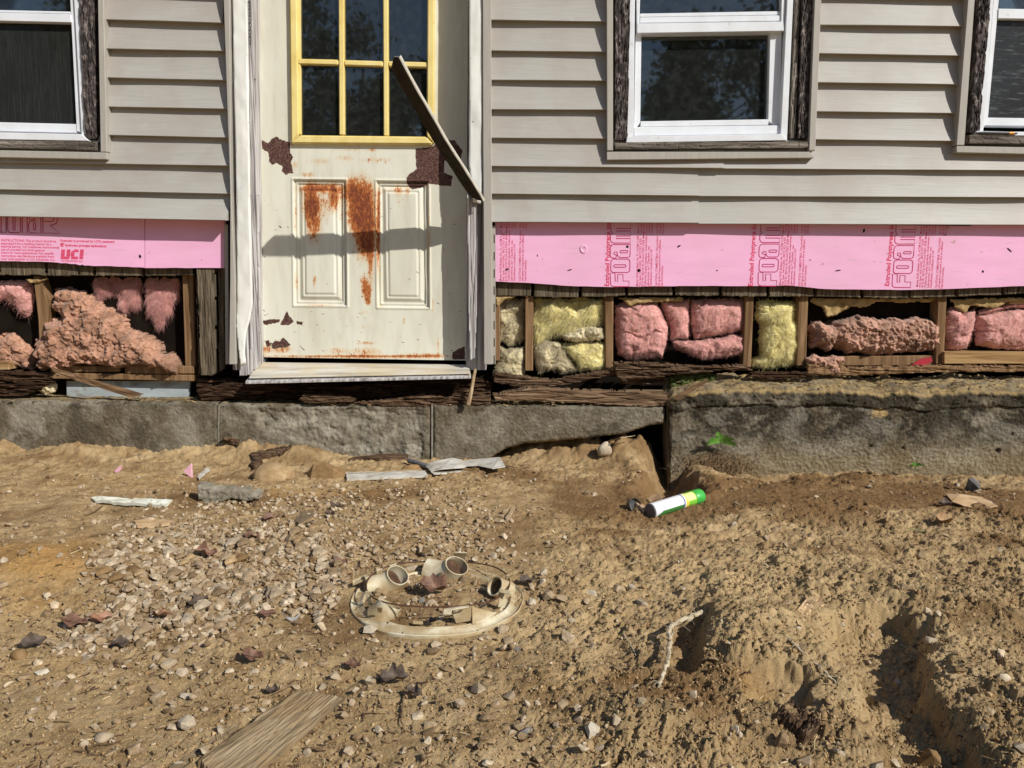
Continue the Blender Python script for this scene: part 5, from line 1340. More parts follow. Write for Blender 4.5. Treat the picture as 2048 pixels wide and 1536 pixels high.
def stone_mat(name, a, b, c):
    m, nt, bs = node_mat(name); v = coords(nt)
    oi = nt.nodes.new("ShaderNodeObjectInfo")
    col = ramp(nt, [(0.3, a), (.5, b), (.7, c)], nz(nt, v, 38, 8, .4, .65))
    col = mixc(nt, col, ramp(nt, [(0, (.42, .35, .27)), (.25, (.72, .62, .50)), (.45, (.86, .78, .68)), (.7, (1, 1, 1)), (1, (1.3, 1.27, 1.2))], attr(nt, "tone")), 1.0, 'MULTIPLY')
    d = ramp(nt, [(.45, 0), (.62, 1)], nz(nt, v, 22, 5, .5)); col = mixc(nt, col, (.28, .18, .085), math_n(nt, 'MULTIPLY', d, .55))
    nt.links.new(col, bs.inputs["Base Color"]); bs.inputs["Roughness"].default_value = .88; bs.inputs["Specular IOR Level"].default_value = .2
    bump(nt, bs, nz(nt, v, 150, 6, .2, .7), .5, .003); return m
M['gravel'] = stone_mat("gravel_stone", (.25, .19, .12), (.42, .34, .24), (.60, .51, .38))
M['tanstone'] = stone_mat("tan_stone", (.26, .17, .085), (.40, .28, .15), (.50, .38, .23))
M['greystone'] = stone_mat("grey_stone", (.08, .078, .075), (.16, .155, .15), (.27, .26, .25))
M['palestone'] = stone_mat("pale_stone", (.36, .31, .23), (.52, .46, .36), (.64, .59, .49))
def scatter(name, specs, m, label=None, cat=None, smooth=False):
    """specs: (x, y, z, size, tone, protos, tilt) -> one joined mesh"""
    rs = np.random.RandomState(3); VV = []; FF = []; TT = []; b = 0
    for (x, y, z, s, tone, pr, tilt) in specs:
        V, F = pr[rs.randint(len(pr))]
        v = (V * s * rs.uniform(.75, 1.25, 3)) @ rot(rs, tilt).T + (x, y, z)
        VV.append(v); FF.append(F + b); TT.append(np.full(len(v), tone)); b += len(v)
    return mesh_np(name, np.concatenate(VV), np.concatenate(FF), m, None, smooth, {"tone": np.concatenate(TT)})
rsG = np.random.RandomState(21)
dense = [(190, 1130), (250, 1065), (330, 1055), (430, 1075), (520, 1060), (640, 1090), (700, 1120), (705, 1175), (640, 1215), (520, 1210), (470, 1265), (330, 1275), (220, 1290), (110, 1290), (190, 1235), (230, 1180)]
dense2 = [(330, 1020), (480, 1000), (640, 985), (900, 985), (1010, 1040), (980, 1100), (860, 1105), (760, 1130), (700, 1120), (520, 1060), (360, 1060)]
def dens(px, py):
    d1 = poly_sd(px, py, dense); d2 = poly_sd(px, py, dense2)
    n = fbm(px / 60, py / 40, 3, 130)
    d = 1.0 * ss(-35, 15, d1 + 20 * n) + .45 * ss(-30, 20, d2 + 20 * n)
    d = d + .035 * ss(1250, 1000, px) + .10 * np.exp(-((px - 870) / 260) ** 2 - ((py - 1200) / 110) ** 2) + .022
    d = d + .12 * np.exp(-((px - 1960) / 60) ** 2 - ((py - 985) / 18) ** 2)
    d = d + .10 * ss(150, 0, np.hypot(px - 330, (py - 1340) * 1.3))
    return d
cand = []
PXs = rsG.uniform(-60, 2100, 60000); PYs = rsG.uniform(945, 1560, 60000)
wgt = (1.0 / np.clip((PYs - 640) / 500, .5, 2)) * dens(PXs, PYs)
keepm = rsG.uniform(0, 1, 60000) < wgt * .78
PXs, PYs = PXs[keepm], PYs[keepm]
q0 = G(PXs, PYs); z0 = H_base(q0[:, 0], q0[:, 1]); 
for k in range(3):
    t_ = (z0 - CAM[2]) / ray(PXs, PYs)[:, 2]; q0 = CAM + ray(PXs, PYs) * t_[:, None]; z0 = H_base(q0[:, 0], q0[:, 1])
zf_ = H_full(q0[:, 0], q0[:, 1])
inring = (np.abs(np.hypot(q0[:, 0] - RING_C[0], q0[:, 1] - RING_C[1]) - .195) < .045)
D1 = ss(-20, 20, poly_sd(PXs, PYs, dense))
okm = ~inring & (q0[:, 1] < -.10)
siz = .0036 * (5.4 ** (np.clip(rsG.beta(1.3, 1.9, len(PXs)) + .12 * D1, 0, 1)))
specs = []
for i in np.where(okm)[0]:
    s = float(siz[i]); specs.append((q0[i, 0], q0[i, 1], zf_[i] + .0015 + s * rsG.uniform(-.10, .40), s, rsG.uniform(0, 1) ** 1.0, HULLS if rsG.uniform() < .8 else ROUND, .7))
specs.sort(key=lambda a: -a[3] / (2.2 + a[1]) if False else -a[3])
big, small = specs[:120], specs[120:]
g = scatter("gravel", small, M['gravel']); tag(g, "small pale gravel strewn thickly over the trodden soil", "gravel", kind="stuff")
tones = [mat_ for mat_ in (M['gravel'],)]
for k, (x, y, z, s, tone, pr, tilt) in enumerate(big):
    o = scatter("gravel_stone", [(x, y, z, s * (1.55 if k % 2 else 1.1), tone, pr, tilt)], M['gravel'] if k % 7 else M['tanstone'])
    put_thing(o, "small angular gravel stone lying loose among many alike on the soil", "stone", "loose gravel stones on the soil")
print("gravel", len(specs))
def stone(px, py, wpx, label, m='gravel', flat=(1, .8, .7), rz=0, tone=.6, seed=0, rnd=False, up=.3, tilt=.2, n=15, name="stone"):
    p = GG(px, py); s = wpx * mpp(p) / 2
    V, F = hull(200 + seed, n, flat, 2 if rnd else 0)
    v = V * s / np.abs(V[:, 0]).max(); R_ = np.array(Euler((tilt, tilt * .6, rz)).to_matrix()); v = v @ R_.T
    v = v + GG(px, py, s * flat[2] * up) 
    o = mesh_np(name, v, F, M[m], None, rnd, {"tone": np.full(len(v), tone)})
    return put_thing(o, label, "stone")
stone(1205, 900, 36, "upright pale egg shaped stone in front of the undercut wall", 'palestone', (1, .8, 1.15), .3, .55, 1, True, .9, .1)
stone(553, 951, 88, "largest smooth tan stone half buried near the low wall", 'tanstone', (1, .8, .50), .1, .6, 2, True, .30)
stone(645, 945, 98, "rough dark brown stone beside the large smooth tan stone", 'tanstone', (1, .55, .36), -.15, .15, 3, False, .4, .15, 18)
stone(738, 1262, 34, "cream stone tucked against the front rim of the plastic ring", 'palestone', (1, .9, .75), .2, .6, 4)
stone(374, 1446, 34, "pale angular stone standing at the top edge of the weathered plank", 'palestone', (1, .7, 1.05), .4, .55, 5, up=.7)
stone(90, 1345, 40, "flat white stone on the trodden soil below the orange patch", 'palestone', (1, .55, .35), .1, .8, 6)
stone(205, 1475, 40, "round pinkish white stone on bare soil beyond the weathered plank", 'palestone', (1, .85, .5), 0, .4, 7, True)
stone(40, 1310, 42, "rounded ochre brown stone beside the orange soil", 'tanstone', (1, .7, .55), .1, .2, 8, True)
stone(75, 1398, 30, "slim pale stone tilted on the trodden soil", 'palestone', (1.0, .4, .4), 1.9, .5, 9)
stone(445, 1242, 38, "grey pyramid shaped stone at the edge of the gravel", 'gravel', (1, .8, .7), .7, .6, 10)
stone(1290, 1250, 32, "smooth brown stone beside the pale forked root", 'tanstone', (1, .9, .75), .2, .15, 11, True, .4)
stone(1182, 1462, 34, "white angular stone in the clods at the bottom", 'palestone', (1, .8, .95), .6, .7, 12, up=.5)
stone(1232, 1440, 26, "cream stone behind the white angular one in the clods", 'palestone', (1, .8, .85), 1.6, .45, 13, up=.5)
stone(1157, 1440, 26, "dull grey white stone next to the white angular one", 'gravel', (1, .8, .9), 2.0, .5, 14)
stone(1052, 1465, 40, "long dark stone with a white vein at the bottom edge of the clods", 'greystone', (1, .45, .5), .6, .7, 15)
stone(1030, 1300, 34, "blue grey flint shard on soil in front of the plastic ring", 'greystone', (1, .7, .45), -.3, .6, 16)
stone(972, 1275, 34, "flat grey stone slab just outside the front of the ring", 'gravel', (1, .7, .30), .3, .4, 17)
stone(1098, 1193, 26, "squarish tan stone out beyond the rim of the ring", 'gravel', (1, .9, .9), .3, .5, 18, up=.5)
stone(1062, 1205, 20, "small cream stone close to the rim of the ring", 'palestone', (1, .9, .8), .3, .6, 19, up=.4)
stone(863, 1206, 24, "grey white stone in front of the dead leaf inside the ring", 'palestone', (1, .8, .7), .1, .45, 20, up=.4)
stone(845, 1200, 20, "greyer stone touching the grey white one inside the ring", 'greystone', (1, .8, .8), 1.2, .9, 21, up=.4)
stone(828, 1200, 18, "small pinkish stone near the dead leaf inside the ring", 'palestone', (1, .8, .8), .3, .3, 22, up=.4)
stone(825, 1138, 30, "pale flat stone between the two pipe stubs at the back of the ring", 'palestone', (1, .7, .5), 0, .6, 23)
stone(1183, 1187, 22, "small white stone in the brown soil away from the ring", 'palestone', (1, .8, .7), 0, .7, 24)
stone(1680, 1508, 26, "cream round stone at the bottom edge below the rut", 'palestone', (1, .9, .9), 0, .6, 25, up=.6)
stone(1562, 1485, 30, "upright olive grey stone below the buried pipe", 'gravel', (.7, .6, 1.2), .2, .1, 26, up=.8)
stone(1945, 972, 34, "dark grey pointed stone against the taller wall", 'greystone', (1, .8, 1.1), .3, .6, 27, up=.7)
stone(1912, 972, 22, "small pale stone next to the pointed one by the taller wall", 'palestone', (1, .8, .7), .8, .4, 28)
stone(1860, 1520, 40, "brick coloured lump at the bottom edge in the rut", 'tanstone', (.8, .7, .9), 0, .1, 29, up=.5)
stone(820, 937, 38, "olive rounded stone lying under the grey pipe end", 'tanstone', (1, .8, .6), 0, .25, 30, True)
stone(510, 1345, 24, "pale stone on the soil below the gravel", 'palestone', (1, .8, .6), .3, .5, 31)
stone(366, 1345, 28, "cubic grey cream stone on bare soil below the gravel", 'gravel', (1, .9, .8), .3, .75, 32, up=.5)
stone(375, 1392, 34, "thin flat pale stone lying beside two brown pebbles", 'palestone', (1, .5, .25), -.2, .6, 33)

# clods: small lumps of soil over the churned ground
PXc = rsG.uniform(-40, 2090, 30000); PYc = rsG.uniform(930, 1560, 30000)
qc = G(PXc, PYc); 
for k in range(3):
    zc = H_base(qc[:, 0], qc[:, 1]); qc = CAM + ray(PXc, PYc) * ((zc - CAM[2]) / ray(PXc, PYc)[:, 2])[:, None]
rc = roughness(qc[:, 0], qc[:, 1]); zc = H_full(qc[:, 0], qc[:, 1])
sel = (rsG.uniform(0, 1, 30000) < .22 + .7 * rc) & (qc[:, 1] < -.06) & (poly_sd(qc[:, 0], qc[:, 1], PITS[3][0]) < 0)
sel &= ~(np.abs(np.hypot(qc[:, 0] - RING_C[0], qc[:, 1] - RING_C[1]) - .195) < .04)
M['clod'] = stone_mat("soil_clod", (.24, .155, .075), (.37, .255, .13), (.50, .365, .20))
LUMP = [hull(90 + s, 16, (1, .9, .78), 0) for s in range(10)]; LUMP2 = [hull(120 + s, 15, (1, .9, .75), 1) for s in range(8)]
cl = []
for i in np.where(sel)[0][:17000]:
    s = rsG.uniform(.0014, .0040) if rsG.uniform() < .975 else rsG.uniform(.004, .0075 + .005 * rc[i])
    cl.append((qc[i, 0], qc[i, 1], zc[i] + s * .15, s, rsG.uniform(.2, 1.0), LUMP if s < .0045 else LUMP2, 1.5))
o = scatter("soil_clods", cl, M['clod'], smooth=True); tag(o, "crumbly clods of brown soil scattered over the churned ground", "soil clods", kind="stuff")
print("clods", len(cl))
# chaff: tiny dark bits, straw and splinters
V = []; Fq = []
rsC = np.random.RandomState(5)
PXd = rsC.uniform(-20, 2070, 5200); PYd = rsC.uniform(880, 1550, 5200)
wd = .25 + .75 * ss(1150, 700, PXd) * ss(1000, 1250, PYd) + .9 * ss(60, 10, np.abs(PYd - 925)) * ss(1100, 900, PXd)
ok = rsC.uniform(0, 1, 5200) < wd * .75
qd = G(PXd[ok], PYd[ok]); zd = H_base(qd[:, 0], qd[:, 1]); rd = ray(PXd[ok], PYd[ok]); qd = CAM + rd * ((zd - CAM[2]) / rd[:, 2])[:, None]; zd = H_full(qd[:, 0], qd[:, 1])
midx = []
for i in range(len(qd)):
    L = rsC.uniform(.004, .018) if rsC.uniform() < .85 else rsC.uniform(.02, .05); w = rsC.uniform(.0007, .0022) if L < .02 else rsC.uniform(.0006, .0013)
    a = rsC.uniform(0, 6.28); d = np.array([math.cos(a), math.sin(a), rsC.uniform(-.15, .25)]); s_ = np.array([-math.sin(a), math.cos(a), rsC.uniform(-.4, .4)])
    c = np.array([qd[i, 0], qd[i, 1], zd[i] + .002]); b = len(V)
    bend = s_ * L * rsC.uniform(-.25, .25)
    for t in (-.5, 0, .5):
        p_ = c + d * L * t + bend * (.25 - t * t) * 2
        V += [p_ - s_ * w, p_ + s_ * w, p_ + np.array([0, 0, w])]
    Fq += [(b, b + 3, b + 5, b + 2), (b + 2, b + 5, b + 4, b + 1), (b + 3, b + 6, b + 8, b + 5), (b + 5, b + 8, b + 7, b + 4)]
    midx += [int(rsC.choice(3, p=[.66, .09, .25]))] * 4
M['chaff_d'] = mat("dark_bark_bits", [(0.3, (.04, .022, .012)), (0.7, (.12, .065, .035))], 60, rough=.9)
M['chaff_l'] = mat("pale_straw", [(0.3, (.38, .28, .15)), (0.7, (.55, .44, .27))], 60, rough=.85)
o = mesh_np("wood_litter", np.array(V), np.array(Fq), [M['chaff_d'], M['chaff_l'], M['soil']], None, False, None, midx); tag(o, "dark bark bits and pale straw littering the soil", "litter", kind="stuff")

# ------------------------------------------------------------------ dead leaves
def leaf_mat(name, a, b):
    m, nt, bs = node_mat(name); v = coords(nt); c = ramp(nt, [(0.3, a), (.7, b)], nz(nt, v, 60, 6, .4)); nt.links.new(c, bs.inputs["Base Color"])
    bs.inputs["Roughness"].default_value = .6; bs.inputs["Specular IOR Level"].default_value = .3; bump(nt, bs, nz(nt, v, 130, 4), .4, .003); return m
LEAFM = [leaf_mat("red_brown_leaf", (.11, .055, .035), (.24, .13, .085)), leaf_mat("dark_purple_leaf", (.05, .034, .025), (.14, .10, .072)), leaf_mat("tan_leaf", (.24, .13, .06), (.42, .26, .13)), leaf_mat("orange_brown_leaf", (.20, .085, .045), (.37, .20, .12))]
def noise1(a, b, s): return float(noise(np.array([a]), np.array([b]), s)[0])
def leaf(px, py, wpx, label, kind=0, rz=0.0, curl=.5, tilt=(.2, 0), seed=0, lobes=0, up=.008):
    p = GG(px, py, up); s = .85 * wpx * mpp(p); n, w = 13, 7; rs = np.random.RandomState(seed)
    V = []
    for i in range(n):
        t = i / (n - 1); half = .30 * (abs(math.sin(math.pi * min(1, t * 1.0) ** .8)) ** .8) * (1 + (.32 * math.sin(t * 6.28 * lobes) if lobes else .10 * math.sin(t * 22 + seed)) + rs.uniform(-.08, .08))
        for j in range(w):
            u = j / (w - 1) * 2 - 1
            x = (t - .5); y = u * half; z = curl * (.60 * u * u * half * (1 + .5 * math.sin(t * 5 + seed)) + .35 * (t - .5) ** 2) + .055 * math.sin(t * 11 + u * 3 + seed) * (.3 + abs(u)) + .05 * curl * noise1(t * 4, u * 2, seed) - .04 * (abs(u) < .2)
            V.append((x, y, z + rs.uniform(-.012, .012)))
    V = np.array(V) * s; F = [(i * w + j, (i + 1) * w + j, (i + 1) * w + j + 1, i * w + j + 1) for i in range(n - 1) for j in range(w - 1)]
    R_ = np.array(Euler((tilt[0], tilt[1], rz)).to_matrix()); V = V @ R_.T
    V[:, 2] -= V[:, 2].min() * .9; V = V + p + np.array([0, 0, .004])
    low = V - np.array([0, 0, .0008]); N = len(V)
    mb = MB(); mb.add(np.concatenate([V, low]), F + [tuple(N + q for q in reversed(f)) for f in F])
    d = R_ @ np.array([1, 0, 0]); e = V[(n - 1) * w + 3]; mb.tube([V[3] - d * s * .22, V[3] - d * s * .1 + (0, 0, s * .02), V[3], V[(n // 2) * w + 3] + (0, 0, .0008), e], [.0012, .001, .0012, .0009, .0005], 5)
    o = mb.build("dead_leaf", LEAFM[kind], None, False)
    for q_ in o.data.polygons: q_.use_smooth = True
    return put_thing(o, label, "leaf", "dead leaves on the soil")
leaf(412, 1112, 48, "curled red brown leaf standing on the gravel patch", 0, .5, 1.6, (.5, .3), 1, 0, .012)
leaf(150, 1250, 66, "broad red brown leaf lying beside the orange soil", 0, -.1, .5, (.15, .1), 2)
leaf(202, 1243, 50, "folded orange brown leaf overlapping the broad red brown one", 3, .8, 1.0, (.3, .2), 3)
leaf(322, 1236, 52, "red brown leaf with a pale midrib at the foot of the gravel", 3, 2.9, .7, (.25, .2), 4)
leaf(398, 1208, 62, "dark withered leaf flat on the gravel", 1, 1.2, .5, (.1, 0), 5, 2)
leaf(68, 1290, 54, "purplish leaf on edge next to the ochre stone", 1, .6, .8, (.6, 0), 6)
leaf(245, 1292, 52, "purple brown leaf lying under the pale stones", 1, .1, .5, (.2, 0), 7)
leaf(505, 1318, 52, "curled dark brown leaf casting a hard shadow on bare soil", 0, .0, 1.4, (.4, .1), 8, 0, .01)
leaf(535, 1232, 40, "faded red leaf at the edge of the white curl of plastic", 0, .3, .5, (.2, .1), 9)
leaf(868, 1183, 72, "crumpled rust red leaf inside the plastic ring", 0, .2, 1.7, (.5, .2), 10, 3, .012)
leaf(838, 1118, 40, "dark dry leaf caught behind the wire hoop", 1, 2.2, 1.0, (.7, .2), 11, 0, .015)
leaf(540, 1040, 38, "red leaf on the soil beside a grey stone", 0, .6, .8, (.3, .1), 12)
leaf(680, 1128, 36, "dull red leaf half under gravel", 0, .4, .6, (.3, 0), 13)
leaf(672, 1015, 26, "small black leaf scrap on pale soil", 1, 1.0, .8, (.4, 0), 14, 3)
leaf(660, 1030, 24, "tiny dark leaf crumb touching another scrap", 1, .2, .9, (.2, 0), 15, 3)
leaf(505, 1075, 44, "faded brown leaf flat among the upper gravel", 0, -.3, .4, (.1, 0), 16)
leaf(790, 1362, 70, "shrivelled grey black leaf with a long stem on bare soil", 1, .1, 1.4, (.4, 0), 17, 3, .008)
leaf(830, 1392, 46, "dark shrivelled scrap below the long stemmed leaf", 1, -.6, 1.0, (.2, 0), 18, 3)
leaf(1055, 1165, 40, "dark withered leaf beyond the rim of the ring", 1, .4, .9, (.3, 0), 19, 2)
leaf(705, 1335, 42, "slim dark red leaf sunk in the trodden soil", 0, -.2, .6, (.1, 0), 20)
leaf(600, 1395, 30, "small purple leaf above the weathered plank", 1, .9, .9, (.3, 0), 21, 2)
leaf(545, 1385, 34, "black crinkled leaf at the end of the weathered plank", 1, .2, 1.2, (.3, 0), 22, 2)
leaf(1890, 1010, 34, "purple grey leaf under the tan cardboard piece", 1, .1, .8, (.2, 0), 23, 2)
leaf(1885, 1047, 44, "curled whitish leaf beyond the green blade on the moist soil", 2, .2, 1.5, (.4, .2), 24)
leaf(865, 1245, 24, "bit of dry leaf near the broken bracket of the ring", 1, .9, .8, (.3, 0), 25)

# ------------------------------------------------------------------ plastic ring half buried in the soil
M['ringp'] = mat("dirty_cream_plastic", [(0.28, (.30, .22, .12)), (0.44, (.50, .42, .26)), (0.6, (.66, .60, .43)), (.75, (.72, .67, .52))], 16, rough=.55, spec=.35, bmp=.1, var=(.85, 14, (.38, .265, .13)))
M['rust_wire'] = mat("rusty_wire", [(0.3, (.05, .022, .012)), (0.7, (.14, .07, .04))], 60, rough=.8)
rc0 = GG(875, 1200); ppm = mpp(rc0); RR = 172 * ppm
ring = empty("plastic_ring", (rc0[0], rc0[1], rc0[2])); tag(ring, "dirty cream plastic ring with pipe stubs half buried in the soil", "plastic ring")
aR = np.linspace(0, 6.2832, 60); Zr = float(np.mean(H_full(rc0[0] + RR * np.cos(aR), rc0[1] + RR * np.sin(aR)))) - .0015
def rw(r, a, z):                                    # ring coordinates, slightly tipped back
    x, y = r * math.cos(a), r * math.sin(a)
    return np.array([rc0[0] + x, rc0[1] + y, Zr + z - .02 * y + .005 * x])
prof = [(.985, -.012), (.998, -.003), (1.0, .0045), (.992, .0065), (.982, .0052), (.97, .002), (.93, .0008), (.89, .003), (.872, .0075), (.855, .0085), (.845, .004), (.82, .0005), (.79, .002), (.775, .0045), (.765, .001), (.755, -.010)]
nA = 120
V = [rw(RR * r * (1 + .004 * math.sin(5 * a_) + .003 * math.sin(11 * a_)), a_, z + .0012 * math.sin(7 * a_)) for a_ in np.linspace(0, 2 * math.pi, nA, endpoint=False) for r, z in prof]
m_ = len(prof); F = [(i * m_ + k, ((i + 1) % nA) * m_ + k, ((i + 1) % nA) * m_ + (k + 1) % m_, i * m_ + (k + 1) % m_) for i in range(nA) for k in range(m_)]
mb = MB(); mb.add(V, F); mb.build("rim", M['ringp'], ring, True)
def pipe(path, r, n, name, m, parent, th=.0025, nseg=24):
    """hollow stub: path from its root to the open end, end cut square to n"""
    path = [np.array(p) for p in path]; mb = MB(); rings = []
    for i, p in enumerate(path):
        t = path[min(i + 1, len(path) - 1)] - path[max(0, i - 1)]
        if i == len(path) - 1: t = np.array(n, float)
        t = t / np.linalg.norm(t); a = np.cross(t, (0.1, .3, .9)); a /= np.linalg.norm(a); b = np.cross(a, t); rings.append((p, a, b))
    V = []
    for rad in (r, r - th):
        for (p, a, b) in rings: V += [p + rad * (math.cos(6.2832 * k / nseg) * a + math.sin(6.2832 * k / nseg) * b) for k in range(nseg)]
    L = len(path); N = L * nseg
    F = [(i * nseg + k, i * nseg + (k + 1) % nseg, (i + 1) * nseg + (k + 1) % nseg, (i + 1) * nseg + k) for i in range(L - 1) for k in range(nseg)]
    F += [(N + i * nseg + k, N + (i + 1) * nseg + k, N + (i + 1) * nseg + (k + 1) % nseg, N + i * nseg + (k + 1) % nseg) for i in range(L - 1) for k in range(nseg)]
    F += [((L - 1) * nseg + k, (L - 1) * nseg + (k + 1) % nseg, N + (L - 1) * nseg + (k + 1) % nseg, N + (L - 1) * nseg + k) for k in range(nseg)]
    F += [tuple(range(nseg)), tuple(N + k for k in range(nseg))]
    mb.add(V, F); o = mb.build(name, m, parent, True)
    p, a, b = rings[L - 3]; pl = MB(); pl.add([p + (r - th) * .97 * (math.cos(6.2832 * k / 16) * a + math.sin(6.2832 * k / 16) * b) + RND.uniform(-.004, .004) * np.cross(a, b) for k in range(16)] + [p], [(k, (k + 1) % 16, 16) for k in range(16)])
    pl.build("debris_shade_disc", M['chaff_d'], o); return o  # dark debris disc, also stands in for shade inside the stub mouth
def ringp(px, py, z): 
    q = G(px, py, Zr + z); return q
def stub(end, ez, root, rz_, rpx, n, name="pipe_stub"):
    e = ringp(*end, ez); r0 = ringp(*root, rz_); n = np.array(n, float); n /= np.linalg.norm(n); rad = rpx * ppm
    L = np.linalg.norm(e - r0); c = e - n * L * .5
    pts = [(1 - t) ** 2 * r0 + 2 * t * (1 - t) * c + t * t * e for t in np.linspace(0, 1, 9)]
    pipe(pts, rad, n, name, M['ringp'], ring)
stub((796, 1150), .036, (728, 1176), .006, 24, (.42, -.42, .80))
stub((914, 1131), .034, (852, 1139), .006, 26, (.34, -.38, .86))
stub((989, 1172), .034, (1018, 1182), .010, 20, (-.62, -.50, .55))
stub((779, 1208), .030, (752, 1234), -.004, 24, (.42, .28, .86))
cw = ringp(877, 1164, .036); rw_ = 144 * ppm
mb = MB(); mb.tube([cw + np.array([rw_ * math.cos(a), rw_ * math.sin(a) * 1.02, -.012 * math.sin(a) + .004 * math.sin(3 * a)]) for a in np.linspace(0, 2 * math.pi, 73)], .0019, 6, cap=False)
mb.build("wire_hoop", M['rust_wire'], ring, True)
def plate(pts, name="bracket", th=.003):
    mb = MB(); a = [ringp(px, py, z) for px, py, z in pts]; n = np.cross(a[1] - a[0], a[2] - a[0]); n /= np.linalg.norm(n)
    mb.prism(a, [q - n * th for q in a]); return mb.build(name, M['ringp'], ring, bevel=.0007)
plate([(905, 1226, .03), (941, 1214, .045), (944, 1240, .012), (912, 1246, .006)], "broken_funnel")
plate([(943, 1213, .045), (992, 1226, .020), (964, 1246, .004), (944, 1248, .006)], "broken_funnel")
plate([(886, 1228, .05), (902, 1228, .05), (904, 1219, .055), (938, 1214, .055), (938, 1210, .055), (888, 1217, .055)])
for p in ([(997, 1183, .05), (1012, 1181, .05), (1008, 1210, .012), (996, 1214, .012)], [(999, 1178, .055), (1022, 1183, .055), (1022, 1190, .05), (999, 1186, .05)],
          [(730, 1182, .05), (742, 1182, .05), (746, 1212, .012), (734, 1208, .012)], [(752, 1140, .05), (764, 1136, .05), (763, 1152, .02), (752, 1155, .02)],
          [(908, 1104, .055), (934, 1104, .055), (930, 1118, .025), (910, 1118, .025)], [(778, 1131, .05), (792, 1126, .05), (793, 1138, .03), (779, 1140, .03)],
          [(1012, 1150, .05), (1020, 1148, .05), (1016, 1166, .02), (1008, 1166, .02)], [(755, 1212, .05), (766, 1214, .05), (764, 1224, .03), (756, 1222, .03)],
          [(826, 1242, .012), (846, 1244, .012), (846, 1250, .008), (826, 1249, .008)], [(705, 1163, .02), (735, 1150, .03), (738, 1158, .03), (706, 1172, .012)]):
    plate(p)

# ------------------------------------------------------------------ spray can
can = None
ca_, cb_ = GG(1299, 1023, .024), GG(1405, 997, .030)
cb_ = ca_ + (cb_ - ca_) * 1.0
ax = cb_ - ca_; ax[1] += .035; Lc = np.linalg.norm(ax); ax /= Lc
sideA = np.cross(ax, (0, 0, 1)); sideA /= np.linalg.norm(sideA); upA = np.cross(sideA, ax)
if sideA[1] > 0: sideA = -sideA
can = empty("spray_can", tuple(ca_)); tag(can, "white and green spray can with a bright green cap lying in the soil pit", "spray can")
rC = .0262
def cyl_profile(prof, mfun, name, mats, seg=56, smooth=True):
    V = []; F = []; mi = []
    for (s, r) in prof: V += [ca_ + ax * Lc * s + r * (math.cos(6.2832 * k / seg) * sideA + math.sin(6.2832 * k / seg) * upA) for k in range(seg)]
    for i in range(len(prof) - 1):
        for k in range(seg):
            F.append((i * seg + k, i * seg + (k + 1) % seg, (i + 1) * seg + (k + 1) % seg, (i + 1) * seg + k))
            mi.append(mfun((prof[i][0] + prof[i + 1][0]) / 2, ((k + .5) / seg * 360 + 180) % 360 - 180))
    F.append(tuple(range(seg))); mi.append(mfun(prof[0][0], 999)); F.append(tuple((len(prof) - 1) * seg + k for k in range(seg))); mi.append(mfun(prof[-1][0], 999))
    mb = MB(); mb.add(V, F); mb.mi = mi
    return mb.build(name, mats, can, smooth)
pm = lambda n, c, r=.35: mat(n, [(0.3, tuple(q * .93 for q in c)), (0.7, c)], 30, rough=r, spec=.5)
CM = [pm("can_white", (.78, .79, .80)), pm("can_dark_green", (.05, .20, .04)), pm("can_navy", (.03, .06, .25)), pm("can_pale_yellow", (.80, .82, .30)), pm("can_bright_green", (.22, .55, .05)), pm("can_metal", (.10, .09, .09), .5), pm("can_yellow", (.75, .60, .08))]
def band(s, a):
    """a: angle about the can, 0 faces the viewer, + is up"""
    if a == 999: return 5
    if s < .03: return 5
    if s < .565: return 1 if a < 2 - 12 * (s < .16) * (.16 - s) * 30 else 0
    if s < .595: return 2
    if s < .615: return 0
    if s < .66: return 6 if a < 40 - (s - .615) * 500 else 3
    if s < .82: return 4 if (a < 10 or a > 85) else 3
    return 4
S_ = np.linspace(.03, .83, 41)
cyl_profile([(.0, rC * .80), (.006, rC * .97), (.02, rC * 1.03), (.03, rC)] + [(float(s), rC) for s in S_[1:]], band, "can_body", CM)
cyl_profile([(.835, rC * 1.0), (.84, rC * 1.035), (.99, rC * 1.0), (1.005, rC * .93), (1.01, rC * .8)], lambda s, a: 0, "cap", [pm("green_cap", (.05, .42, .06), .4)])
mb = MB()                                          # rows of fine print, too small to read, as print-height bars
for r_i in range(4):
    for k in range(9):
        s = .20 + k * .036 + RND.uniform(0, .01); l = RND.uniform(.012, .026); a0 = math.radians(58 - r_i * 13)
        q = []
        for (ss_, da) in ((s, 0), (s + l, 0), (s + l, .11), (s, .11)):
            an = a0 + da * .6; q.append(ca_ + ax * Lc * ss_ + (rC + .0003) * (math.cos(an) * sideA + math.sin(an) * upA))
        mb.add(q, [(0, 1, 2, 3)])
mb.build("fine_print", pm("pale_blue_ink", (.45, .50, .66)), can)
# tin lid rim and tile shard behind the can
c0 = GG(1272, 1012, .012); nL = np.array([.55, -.65, .5]); nL /= np.linalg.norm(nL); a_ = np.cross(nL, (0, 0, 1)); a_ /= np.linalg.norm(a_); b_ = np.cross(a_, nL)
mb = MB(); R1 = .030
Vl = []
for r, h in ((R1, -.012), (R1, .0), (R1 - .002, .001), (R1 - .003, -.002), (R1 - .004, -.010), (.001, -.010)): Vl += [c0 + nL * h + r * (math.cos(6.2832 * k / 36) * a_ + math.sin(6.2832 * k / 36) * b_) for k in range(36)]
mb.add(Vl, [(i * 36 + k, i * 36 + (k + 1) % 36, (i + 1) * 36 + (k + 1) % 36, (i + 1) * 36 + k) for i in range(5) for k in range(36)])
put_thing(mb.build("tin_lid", mat("dark_tin", [(0.3, (.03, .03, .03)), (0.7, (.14, .135, .13))], 30, rough=.4, metallic=.5), None, True), "dark round tin lid half buried beside the white spray can", "lid")
